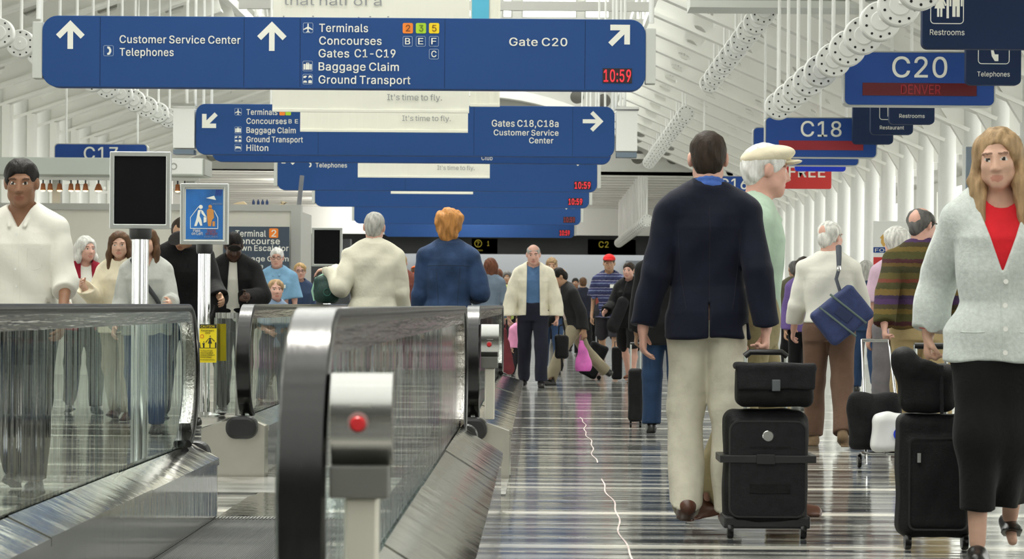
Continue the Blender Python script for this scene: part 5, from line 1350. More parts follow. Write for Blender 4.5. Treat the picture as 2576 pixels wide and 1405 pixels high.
g.tile(560, 590, 588, 607, BLUED); g.text('B', 572, 604, 12, 10, lift=.006)
# canopy fascia with spot lamps
s = 176
c = thing('kiosk_canopy', 'pale grey kiosk canopy fascia above the man in the white shirt', 'canopy', (-8, F / s, 0))
x1, zb = XZ(510, 441, s); _, zt2 = XZ(510, 398, s)
MB().box(-3.9, x1 + 8, 0, .8, zb, zt2).build('fascia', pmat('fascia_green_grey', (.56, .61, .57), rough=.5), c, bevel=.01)
MB().box(x1 + 8, x1 + 8.03, .02, .78, zb + .01, zt2 - .01).build('end_panel', GREYP, c)  # grey plate, the shade on the canopy's side put into its colour
xa = XZ(283, 441, s)[0]
MB().box(xa + 8.0, x1 + 7.99, -.006, 0, zb + .02, zt2 - .01).build('pale_panel', WHITE2, c)
MB().ring(circ(XZ(437, 418, s)[0] + 8, XZ(437, 418, s)[1], .05), circ(XZ(437, 418, s)[0] + 8, XZ(437, 418, s)[1], .036), -.012, -.006).build('round_badge', GREYP, c)
MB().box(-3.9, x1 + 7.9, .35, .42, zb - .06, zb - .02).build('lamp_track', WHITE2, c)
for x in (-3.3, -1.9, -.65, .95, 2.9):
    MB().box(x - .06, x + .06, .6, .75, kz(600, 514) if False else 0, zb + .05).build('post', OFFW, c)
LAMPM = pmat('copper_shade', srgb(190, 120, 80), rough=.35, metal=.6)
LAMPE = pmat('lamp_glow', (1, .7, .4), emit=(1, .62, .25), estr=6)
def spot(label, px, big=1.0):
    x, _ = XZ(px, 460, s)
    t = thing('spot_lamp', label, 'lamp', (x, F / s + .385, zb - .0605), group='copper spot lamps under the kiosk canopy')
    MB().tube([(0, 0, 0), (0, 0, -.05)], .012, 8).build('stem', BLACKP, t)
    MB().lathe([(.022, -.05), (.03, -.06), (.042 * big, -.125), (.046 * big, -.15), (.04 * big, -.15)], n=18).build('shade', LAMPM, t, smooth=True)
    MB().lathe([(.01, -.168), (.034 * big, -.158), (.038 * big, -.145)], n=16).build('bulb', LAMPE, t, smooth=True)
for n, (p, b) in enumerate(((95, .9), (113, .9), (137, 1), (166, .9), (183, .9), (203, .95), (236, 1.3), (275, .9), (437, .9), (455, 1.1), (20, 1))):
    spot('copper spot lamp under canopy, %s' % ('left of the white-shirted man' if p == 20 else 'first right of the dark-haired man in white' if n == 0 else 'close pair with the first, right of the dark-haired man' if n == 1 else '%s of the row counted from the dark-haired man' % ORD[n] if n < 8 else '%s of the two between dark screen and poster' % ('left' if n == 8 else 'right')), p, b)
# goods and bottles on the kiosk capping
for n, px_ in enumerate((640, 652, 663, 674)):
    x, z = XZ(px_, 513, 179)
    b = MB().lathe([(.018, 0), (.02, .01), (.02, .045), (.009, .06), (.009, .075)], n=12).build('bottle', pmat('dark_blue_glass', srgb(40, 60, 100), rough=.2), None, smooth=True)
    b.location = (x, F / 180 + .08, kz(600, 514) + .0)
    tag(b, 'small dark blue bottle on the kiosk capping, %s of four from the left' % ORD[n], 'bottle', 'dark bottles on the kiosk capping')
for n, (a, e) in enumerate(((585, 625), (702, 720))):
    xa, _ = XZ(a, 510, 179); xb, _ = XZ(e, 510, 179)
    m = MB()
    m.prism([(xa, 0), (xb, 0), (xb - .05, .045), (xa + .1, .035)], F / 180 + .05, F / 180 + .16)
    o = m.build('cardboard_sheet', pmat('tan_card', srgb(205, 185, 150), rough=.8), None, bevel=.006)
    o.location = (0, 0, kz(600, 514))
    tag(o, ('longer flat tan cardboard lying on the kiosk capping left of the bottles', 'shorter flat tan cardboard on the kiosk capping right of the bottles')[n], 'cardboard')
# slim flagpole-like rod on the kiosk corner
o = MB().box(-.03, .03, -.02, .02, 0, .42).build('corner_rod', STEELB, None)
o.location = (XZ(757, 520, 178)[0], F / 180 + .1, kz(600, 514) - .001); o.rotation_euler = (0, .10, 0)
tag(o, 'short leaning steel rod standing on the kiosk corner', 'rod')
# dark shop boxes seen past the kiosk corner
s = 120
o = MB().box(*[XZ(p, 700, s)[0] for p in (762, 880)], F / s, F / s + .5, 0, XZ(800, 600, s)[1]).build('wall_shop', DARKW); struct(o)
# ================================================================== people: smooth implicit surfaces turned into meshes
V3 = lambda *a: np.array(a, dtype=np.float64)
def nrm(v):
    return v / (np.linalg.norm(v) + 1e-12)
def rotx(a):
    c, s = math.cos(a), math.sin(a)
    return np.array([[1, 0, 0], [0, c, -s], [0, s, c]])
def roty(a):
    c, s = math.cos(a), math.sin(a)
    return np.array([[c, 0, s], [0, 1, 0], [-s, 0, c]])
def rotz(a):
    c, s = math.cos(a), math.sin(a)
    return np.array([[c, -s, 0], [s, c, 0], [0, 0, 1]])
class Field:
    def __init__(self, lo, hi, h):
        self.h = h
        self.lo = np.array(lo, float)
        n = np.ceil((np.array(hi) - self.lo) / h).astype(int) + 1
        self.ax = [(self.lo[i] + h * np.arange(n[i])).astype(np.float32) for i in range(3)]
        self.V = np.full(tuple(n), 1.0, np.float32)
    def blk(self, lo, hi):
        sl = []
        for i in range(3):
            a = int(np.clip((lo[i] - self.lo[i]) / self.h, 0, len(self.ax[i]) - 1))
            b = int(np.clip((hi[i] - self.lo[i]) / self.h + 2, 1, len(self.ax[i])))
            if b <= a: return None, None, None, None
            sl.append(slice(a, b))
        X = self.ax[0][sl[0]][:, None, None]
        Y = self.ax[1][sl[1]][None, :, None]
        Z = self.ax[2][sl[2]][None, None, :]
        return tuple(sl), X, Y, Z
    def put(self, sl, d, k, op):
        A = self.V[sl]
        d = d.astype(np.float32)
        if op == 'u':
            h = np.maximum(k - np.abs(A - d), 0) / k if k > 0 else 0
            self.V[sl] = np.minimum(A, d) - h * h * k * .25
        else:                      # cut away the shape
            d = -d
            h = np.maximum(k - np.abs(A - d), 0) / k if k > 0 else 0
            self.V[sl] = np.maximum(A, d) + h * h * k * .25
    def cap(self, a, b, ra, rb=None, k=.02, flat=None, op='u'):
        """tapered capsule; flat = (unit axis, factor>1) squeezes it along that axis."""
        rb = ra if rb is None else rb
        a, b = np.array(a, float), np.array(b, float)
        m = max(ra, rb) + max(k, 2.5 * self.h)
        sl, X, Y, Z = self.blk(np.minimum(a, b) - m, np.maximum(a, b) + m)
        if sl is None: return self
        d = b - a
        L2 = float(d @ d) + 1e-9
        px, py, pz = X - a[0], Y - a[1], Z - a[2]
        t = np.clip((px * d[0] + py * d[1] + pz * d[2]) / L2, 0, 1)
        qx, qy, qz = px - t * d[0], py - t * d[1], pz - t * d[2]
        q2 = qx * qx + qy * qy + qz * qz
        if flat is not None:
            u, f = flat
            w = qx * u[0] + qy * u[1] + qz * u[2]
            q2 = q2 + w * w * (f * f - 1)
            self.put(sl, (np.sqrt(q2) - (ra + (rb - ra) * t)) / (1 + .5 * (f - 1)), k, op)
        else:
            self.put(sl, np.sqrt(q2) - (ra + (rb - ra) * t), k, op)
        return self
    def ell(self, c, r, R=None, k=.02, op='u', p=2.0):
        c, r = np.array(c, float), np.array(r, float)
        m = max(r) + max(k, 2.5 * self.h)
        sl, X, Y, Z = self.blk(c - m, c + m)
        if sl is None: return self
        q = [X - c[0], Y - c[1], Z - c[2]]
        if R is not None:
            q = [R[0][i] * q[0] + R[1][i] * q[1] + R[2][i] * q[2] for i in range(3)]
        if p == 2.0:
            k0 = np.sqrt((q[0] / r[0]) ** 2 + (q[1] / r[1]) ** 2 + (q[2] / r[2]) ** 2)
            k1 = np.sqrt((q[0] / r[0] ** 2) ** 2 + (q[1] / r[1] ** 2) ** 2 + (q[2] / r[2] ** 2) ** 2) + 1e-6
            d = k0 * (k0 - 1) / k1
        else:
            d = ((np.abs(q[0] / r[0]) ** p + np.abs(q[1] / r[1]) ** p + np.abs(q[2] / r[2]) ** p) ** (1 / p) - 1) * min(r)
        self.put(sl, d, k, op)
        return self
    def box(self, c, hs, r=.01, R=None, k=.0, op='u'):
        c, hs = np.array(c, float), np.array(hs, float)
        m = np.linalg.norm(hs) + max(k, 2.5 * self.h)
        sl, X, Y, Z = self.blk(c - m, c + m)
        if sl is None: return self
        q = [X - c[0], Y - c[1], Z - c[2]]
        if R is not None:
            q = [R[0][i] * q[0] + R[1][i] * q[1] + R[2][i] * q[2] for i in range(3)]
        e = [np.abs(q[i]) - hs[i] + r for i in range(3)]
        d = np.sqrt(np.maximum(e[0], 0) ** 2 + np.maximum(e[1], 0) ** 2 + np.maximum(e[2], 0) ** 2) + np.minimum(np.maximum(np.maximum(e[0], e[1]), e[2]), 0) - r
        self.put(sl, d, k, op)
        return self
    def loft(self, o, R, st, off=0.0, k=.02, p=2.3, op='u'):
        """stations (z, half width, half depth, y centre) along a spine frame R at o."""
        st = np.array(st, float)
        zz, A, B, C = st[:, 0], st[:, 1] + off, st[:, 2] + off, st[:, 3]
        m = .42 + off
        z0, z1 = zz[0], zz[-1]
        e0, e1 = o + R @ V3(0, 0, z0), o + R @ V3(0, 0, z1)
        sl, X, Y, Z = self.blk(np.minimum(e0, e1) - m, np.maximum(e0, e1) + m)
        if sl is None: return self
        q = [X - o[0], Y - o[1], Z - o[2]]
        q = [R[0][i] * q[0] + R[1][i] * q[1] + R[2][i] * q[2] for i in range(3)]
        z = q[2] + 0 * q[0] + 0 * q[1]
        a, b, c = np.interp(z, zz, A), np.interp(z, zz, B), np.interp(z, zz, C)
        u, v = np.abs(q[0]) / a, np.abs(q[1] - c) / b
        rr = (u ** p + v ** p) ** (1 / p)
        d = (rr - 1) * np.minimum(a, b)
        over = np.maximum(z - z1, z0 - z)
        d = np.where(over > 0, np.sqrt(np.maximum(d, 0) ** 2 + over ** 2) , np.maximum(d, over))
        self.put(sl, d, k, op)
        return self
    def plane(self, pt, n, k=0.0):
        """keep the side the normal points away from."""
        X, Y, Z = self.ax[0][:, None, None], self.ax[1][None, :, None], self.ax[2][None, None, :]
        d = (X - pt[0]) * n[0] + (Y - pt[1]) * n[1] + (Z - pt[2]) * n[2]
        d = d.astype(np.float32) + 0 * self.V
        if k > 0:
            h = np.maximum(k - np.abs(self.V - d), 0) / k
            self.V = np.maximum(self.V, d) + h * h * k * .25
        else:
            self.V = np.maximum(self.V, d)
        return self
    def noise(self, fn):
        X, Y, Z = self.ax[0][:, None, None], self.ax[1][None, :, None], self.ax[2][None, None, :]
        self.V = self.V + fn(X, Y, Z).astype(np.float32)
        return self
    def mesh(self, name, mats, pick=None):
        V, h = self.V, self.h
        V[0], V[-1], V[:, 0], V[:, -1], V[:, :, 0], V[:, :, -1] = 1, 1, 1, 1, 1, 1
        I = V < 0
        nx, ny, nz = V.shape
        cnt = np.zeros((nx - 1, ny - 1, nz - 1), np.uint8)
        for a in (0, 1):
            for b in (0, 1):
                for c in (0, 1):
                    cnt += I[a:nx - 1 + a, b:ny - 1 + b, c:nz - 1 + c]
        act = (cnt > 0) & (cnt < 8)
        ii, jj, kk = np.nonzero(act)
        idx = np.full(act.shape, -1, np.int32)
        idx[ii, jj, kk] = np.arange(len(ii))
        vals = {(a, b, c): V[ii + a, jj + b, kk + c] for a in (0, 1) for b in (0, 1) for c in (0, 1)}
        P = np.zeros((len(ii), 3)); W = np.zeros(len(ii))
        cs = list(vals)
        for p in cs:
            for ax in range(3):
                if p[ax] == 0:
                    q = tuple(1 if i == ax else p[i] for i in range(3))
                    va, vb = vals[p], vals[q]
                    m = (va < 0) != (vb < 0)
                    t = np.where(m, va / np.where(m, va - vb, 1), 0)
                    for i in range(3):
                        P[:, i] += np.where(m, p[i] + (t if i == ax else 0), 0)
                    W += m
        P = P / W[:, None]
        P = self.lo + h * (P + np.stack([ii, jj, kk], 1))
        quads = []
        for ax in range(3):
            s0 = [slice(1, -1)] * 3
            s0[ax] = slice(0, -1)
            s1 = list(s0); s1[ax] = slice(1, None)
            A, B = I[tuple(s0)], I[tuple(s1)]
            ch = A != B
            e = list(np.nonzero(ch))
            flip = A[tuple(e)]
            off = [1, 1, 1]; off[ax] = 0
            e = [e[i] + off[i] for i in range(3)]
            o1, o2 = [i for i in range(3) if i != ax]
            def cell(d1, d2):
                q = [e[0].copy(), e[1].copy(), e[2].copy()]
                q[o1] = q[o1] - d1; q[o2] = q[o2] - d2
                return idx[q[0], q[1], q[2]]
            Q = np.stack([cell(1, 1), cell(0, 1), cell(0, 0), cell(1, 0)], 1)
            if ax == 1: flip = ~flip
            Q[~flip] = Q[~flip][:, ::-1]
            quads.append(Q)
        Q = np.concatenate(quads)
        Q = Q[(Q >= 0).all(1)]
        me = bpy.data.meshes.new(name)
        me.vertices.add(len(P))
        me.vertices.foreach_set('co', P.astype(np.float32).ravel())
        me.loops.add(Q.size)
        me.loops.foreach_set('vertex_index', Q.ravel().astype(np.int32))
        me.polygons.add(len(Q))
        me.polygons.foreach_set('loop_start', np.arange(0, Q.size, 4, dtype=np.int32))
        try:
            me.polygons.foreach_set('loop_total', np.full(len(Q), 4, np.int32))
        except Exception:
            pass
        for m in (mats if isinstance(mats, (list, tuple)) else [mats]):
            me.materials.append(m)
        if pick is not None:
            cpos = P[Q].mean(1)
            me.polygons.foreach_set('material_index', pick(cpos).astype(np.int32))
        me.polygons.foreach_set('use_smooth', np.ones(len(Q), bool))
        me.update(calc_edges=True)
        return me
def obj(me, parent=None, loc=None):
    o = bpy.data.objects.new(me.name, me)
    link(o, parent)
    if loc is not None: o.location = loc
    return o
# ------------------------------------------------------------------ skeleton
def ik(s, t, l1, l2, hint):
    d = t - s
    L = np.linalg.norm(d)
    L = min(L, (l1 + l2) * .995)
    u = nrm(d)
    a = (l1 * l1 - l2 * l2 + L * L) / (2 * L)
    hgt = math.sqrt(max(l1 * l1 - a * a, 0))
    w = nrm(hint - u * (hint @ u))
    return s + u * a + w * hgt, s + u * L
class Skel:
    def __init__(self, sp):
        S = self.S = sp['H'] / 1.75
        fem = sp.get('fem', False)
        kid = sp.get('kid', False)
        bw = self.bw = sp.get('bulk', 1.0)
        self.lean = R_(sp.get('lean', 2)); self.tilt = R_(sp.get('tilt', 0)); self.twist = R_(sp.get('twist', 0))
        legs = sp.get('legs', ((12, 4, 0), (-12, 14, 20)))
        thigh, shin = .43 * S, .42 * S
        hipx = .088 * S * bw
        self.leg = {}
        lowest = 0
        for sd, (f, kb, fp) in zip((-1, 1), legs):
            o_ = R_(sp.get('splay', 2))
            f_, g_ = R_(f), R_(f - kb)
            hip = V3(sd * hipx, 0, 0)
            knee = hip + thigh * V3(sd * math.sin(o_), math.sin(f_) * math.cos(o_), -math.cos(f_) * math.cos(o_))
            ank = knee + shin * V3(sd * math.sin(o_) * .3, math.sin(g_), -math.cos(g_))
            p = R_(fp)
            low = ank[2] - (.085 * S * math.cos(p) + .15 * S * max(math.sin(p), 0) + .05 * S * max(-math.sin(p), 0))
            lowest = min(lowest, low)
            self.leg[sd] = [hip, knee, ank, p]
        self.root = V3(0, 0, -lowest)
        for sd in (-1, 1):
            L = self.leg[sd]
            self.leg[sd] = [L[0] + self.root, L[1] + self.root, L[2] + self.root, L[3]]
        self.R = rotz(self.twist) @ roty(self.tilt) @ rotx(-self.lean)
        R = self.R
        sw = (.158 if fem else .180) * S * (0.5 + .5 * bw)
        if kid: sw *= .92
        tl = 1.0
        self.sh = {sd: self.root + R @ V3(sd * sw, -.01 * S, .452 * S) for sd in (-1, 1)}
        self.neck = self.root + R @ V3(0, 0, .54 * S)
        hs = self.hs = S * sp.get('head', 1.04) * (1.18 if kid else 1.0)
        hy, hp, ht = sp.get('face', (0, 0, 0))
        self.Rh = R @ rotz(R_(hy)) @ rotx(-R_(hp)) @ roty(R_(ht)) if not sp.get('level') else rotz(R_(hy)) @ rotx(-R_(hp)) @ roty(R_(ht))
        self.headc = self.neck + R @ V3(0, .012 * S, .05 * S) + self.Rh @ V3(0, .015 * hs, .105 * hs)
        arms = sp.get('arms', ((0, 8, 14), (0, 8, 14)))
        self.arm = {}
        l1, l2 = .285 * S, .25 * S
        for sd, a in zip((-1, 1), arms):
            s = self.sh[sd]
            if isinstance(a, dict):
                tgt = np.array(a['to'], float)
                hint = np.array(a.get('hint', (sd * .6, -.6, -.4)), float)
                el, wr = ik(s, tgt, l1, l2, hint)
                curl = a.get('curl', 35)
                hd = a.get('hand')
            else:
                f, ab, eb = a[:3]
                ab2 = a[3] if len(a) > 3 else ab * .5
                curl = a[4] if len(a) > 4 else 30
                F_, B_, G_, B2 = R_(f), R_(ab), R_(f + eb), R_(ab2)
                el = s + l1 * V3(sd * math.sin(B_), math.sin(F_) * math.cos(B_), -math.cos(F_) * math.cos(B_))
                wr = el + l2 * V3(sd * math.sin(B2), math.sin(G_) * math.cos(B2), -math.cos(G_) * math.cos(B2))
                hd = None
            d = nrm(np.array(hd, float)) if hd is not None else nrm(wr - el)
            inw = V3(-sd, 0, 0) if abs(d[0]) < .8 else V3(0, 0, -1)
            n = nrm(inw - d * (inw @ d))
            t = np.cross(n, d)
            if t @ V3(0, 1, .6) < 0: t = -t
            self.arm[sd] = [s, el, wr, d, n, t, curl]
    def hand_center(self, sd):
        s, el, wr, d, n, t, c = self.arm[sd]
        return wr + d * .075 * self.S + n * .03 * self.S
MALE = [(-.11, .155, .105, -.005), (0, .170, .118, -.008), (.12, .150, .105, .0), (.25, .158, .112, .004), (.38, .178, .120, .0), (.44, .160, .105, -.006), (.50, .108, .080, -.008), (.56, .062, .062, -.005)]
FEMALE = [(-.11, .158, .105, -.01), (0, .172, .118, -.012), (.12, .128, .092, .0), (.25, .138, .105, .012), (.38, .158, .112, .010), (.44, .142, .095, -.004), (.50, .095, .072, -.008), (.56, .052, .055, -.005)]
def stations(sp, S, extra=None):
    st = FEMALE if sp.get('fem') else MALE
    bw, bel = sp.get('bulk', 1.0), sp.get('belly', 0.0)
    out = []
    for z, a, b, c in st:
        g = math.exp(-((z - .14) / .13) ** 2) * bel
        kx_ = bw if z < .47 else (1 + bw) / 2
        out.append((z * S, (a * kx_ + g * .5) * S, (b * kx_ + g * .6) * S, (c + g * .5) * S))
    return out
def put_torso(f, sk, sp, off, k=.03, zmin=None):
    st = stations(sp, sk.S)
    f.loft(sk.root, sk.R, st, off, k)
    for sd in (-1, 1):
        f.cap(sk.sh[sd], sk.root + sk.R @ V3(sd * .055 * sk.S, -.008 * sk.S, .505 * sk.S), .046 * sk.S + off, .044 * sk.S + off, k=.05)
def put_trapezius(f, sk, off):
    for sd in (-1, 1):
        f.cap(sk.root + sk.R @ V3(sd * .035, -.012, .555) * sk.S, sk.root + sk.R @ V3(sd * .125, -.012, .497) * sk.S, .036 * sk.S + off, .032 * sk.S + off, k=.05)
def put_arm(f, sk, sd, off, upto=1.0, k=.03, loose=0.0):
    s, el, wr, d, n, t, c = sk.arm[sd]
    S = sk.S * (.5 + .5 * sk.bw)
    f.cap(s, el, .047 * S + off, .040 * S + off + loose * .3, k=k)
    e = el + (wr - el) * upto
    f.cap(el, e, .040 * S + off + loose * .3, (.040 - .012 * upto) * S + off + loose, k=.02)
def put_hand(f, sk, sd):
    s, el, wr, d, n, t, curl = sk.arm[sd]
    S = sk.S
    f.cap(wr - d * .03 * S, wr + d * .012 * S, .026 * S, .026 * S, k=.02, flat=(n, 1.25))
    f.cap(wr + d * .02 * S, wr + d * .075 * S, .036 * S, .040 * S, k=.018, flat=(n, 2.3))
    c = R_(curl)
    for i, ln in enumerate((.072, .08, .074, .058)):
        u = .031 - .0205 * i
        p = wr + d * (.088 - .004 * abs(i - 1.3)) * S + t * u * S
        dirv = d.copy()
        for m, (fr, ang) in enumerate(((.46, .8), (.30, 1.1), (.24, .8))):
            a = c * ang
            dirv = nrm(dirv * math.cos(a) + np.cross(np.cross(dirv, n), dirv) * math.sin(a))
            q = p + dirv * ln * fr * S
            f.cap(p, q, (.0092 - .0008 * m) * S, (.0088 - .001 * m) * S, k=.004)
            p = q
    p0 = wr + d * .022 * S + t * .026 * S
    d1 = nrm(d * .62 + t * .62 + n * .35)
    p1 = p0 + d1 * .045 * S
    d2 = nrm(d * .85 + t * .15 + n * (.3 + .5 * math.sin(c)))
    f.cap(p0, p1, .015 * S, .0115 * S, k=.012)
    f.cap(p1, p1 + d2 * .034 * S, .0110 * S, .0085 * S, k=.004)
def H(sk, *p):
    return sk.headc + sk.Rh @ (V3(*p) * sk.hs)
def put_head(f, sk, sp, hat=False):
    s = sk.hs
    R = sk.Rh
    fem = sp.get('fem')
    w = sp.get('facew', 1.0)
    f.ell(H(sk, 0, -.014, .030), V3(.074 * w, .094, .086) * s, R, k=.02)
    f.ell(H(sk, 0, .028, -.040), V3(.058 * w, .066, .076) * s, R, k=.03)
    f.ell(H(sk, 0, .070, -.092), V3(.024, .020, .020) * s, R, k=.03)
    for sd in (-1, 1):
        f.ell(H(sk, sd * .045 * w, .020, -.062), V3(.018, .034, .022) * s, R, k=.03)
        f.ell(H(sk, sd * .036, .062, -.022), V3(.022, .020, .020) * s, R, k=.025)
        f.ell(H(sk, sd * .030, .078, .027), V3(.026, .012, .009) * s, R, k=.015)
        f.ell(H(sk, sd * .031, .098, .006), V3(.018, .016, .012) * s, R, k=.014, op='s')
        f.ell(H(sk, sd * .031, .073, .005), V3(.0135, .0135, .0125) * s, R, k=.003)
        f.ell(H(sk, sd * .077 * w, -.008, -.004), V3(.011, .022, .034) * s, R @ rotx(R_(-8)) @ rotz(R_(sd * 18)), k=.008)
    f.cap(H(sk, 0, .085, .016), H(sk, 0, .106, -.028), .0085 * s, .0125 * s, k=.012)
    for sd in (-1, 1):
        f.ell(H(sk, sd * .012, .095, -.032), V3(.0085, .010, .008) * s, R, k=.008)
    f.ell(H(sk, 0, .086, -.062), V3(.024, .012, .0072) * s, R, k=.006)
    f.ell(H(sk, 0, .084, -.073), V3(.020, .012, .0075) * s, R, k=.006)
    f.cap(H(sk, -.018, .098, -.0672), H(sk, .018, .098, -.0672), .0035 * s, k=.004, op='s')
    # neck
    nk = (.047 if fem else .059) * sk.S * (.6 + .4 * sk.bw)
    f.cap(sk.neck - sk.R @ V3(0, .005, .05) * sk.S, H(sk, 0, -.022, -.055), nk * 1.12, nk, k=.03)
def face_pick(sk, sp, foot=False):
    """skin, lips, eye white, iris and brow by place on the head"""
    def fn(P):
        q = (P - sk.headc) @ sk.Rh / sk.hs
        x, y, z = np.abs(q[:, 0]), q[:, 1], q[:, 2]
        o = np.zeros(len(P), int)
        o[(y > .070) & ((x / .025) ** 2 + ((z + .067) / .0145) ** 2 < 1)] = 1
        e = (y > .070) & (((x - .031) / .0125) ** 2 + ((z - .005) / .0062) ** 2 < 1)
        o[e] = 2
        o[e & ((x - .031) ** 2 + (z - .005) ** 2 < .0068 ** 2)] = 3
        o[(y > .06) & (np.abs(z - .0290 + .10 * np.abs(x - .036)) < .0042) & (x > .014) & (x < .050)] = 4
        return o
    return fn
SKINS = {}
def skin(tone):
    if tone not in SKINS:
        c = {'fair': (.62, .38, .28), 'pink': (.66, .38, .30), 'tan': (.46, .27, .17), 'brown': (.26, .13, .075), 'dark': (.075, .038, .025)}[tone]
        m = pmat('skin_' + tone, c, rough=.5, spec=.35, var=.10, vscale=14)
        l = pmat('lips_' + tone, (c[0] * .85, c[1] * .62, c[2] * .62), rough=.45)
        ew = pmat('eye_white', (.62, .60, .56), rough=.25)
        br = pmat('brow_' + tone, (c[0] * .38, c[1] * .34, c[2] * .32), rough=.7)
        SKINS[tone] = [m, l, ew, br]
    return SKINS[tone]
def fold(amp, seed=0, fz=30, fx=12):
    a, b, c = [random.Random(seed + i).uniform(0, 6) for i in range(3)]
    return lambda X, Y, Z: amp * (np.sin(fz * Z + 3.0 * np.sin(fx * X + a) + 2 * np.sin(9 * Y + b)) * .6 + np.sin(fz * .55 * Z - fx * 1.4 * X + 8 * Y + c) * .6)
# ------------------------------------------------------------------ clothing
def frame_of(d):
    d = nrm(d)
    u = nrm(np.cross(d, V3(0, 0, 1) if abs(d[2]) < .9 else V3(0, 1, 0)))
    return np.stack([u, np.cross(d, u), d])
def cut_end(f, p, d, r=.14):
    """remove everything beyond p in direction d (local block)."""
    f.box(p + nrm(d) * r, V3(r, r, r), r=.004, R=frame_of(d), k=.006, op='s')
def box_of(pts, m):
    P = np.array(pts)
    return P.min(0) - m, P.max(0) + m
def surface_line(o, pts, r, name, mat, side=1, sink=.3):
    """thin raised seam or placket that follows the front (side 1) or back (-1) of a garment; pts = local (x, z)."""
    from mathutils.bvhtree import BVHTree
    me = o.data
    t = BVHTree.FromPolygons([v.co for v in me.vertices], [p.vertices for p in me.polygons])
    out = []
    for x, z in pts:
        h = t.ray_cast(Vector((x, side * .8, z)), Vector((0, -side, 0)))
        if h[0] is not None:
            out.append((x, h[0].y - side * r * sink, z))
    if len(out) < 2: return None
    return MB().tube(out, r, 6).build(name, mat, o, smooth=True)
def surface_button(o, x, z, r, mat, side=1, name='button'):
    from mathutils.bvhtree import BVHTree
    me = o.data
    t = BVHTree.FromPolygons([v.co for v in me.vertices], [p.vertices for p in me.polygons])
    h = t.ray_cast(Vector((x, side * .8, z)), Vector((0, -side, 0)))
    if h[0] is None: return
    MB().lathe([(r, -.002), (r, .003)], c=(x, h[0].y, z), axis='Y', n=12).build(name, mat, o)
def leg_pts(sk):
    return [p for sd in (-1, 1) for p in sk.leg[sd][:3]]
def arm_pts(sk):
    return [p for sd in (-1, 1) for p in sk.arm[sd][:3]]
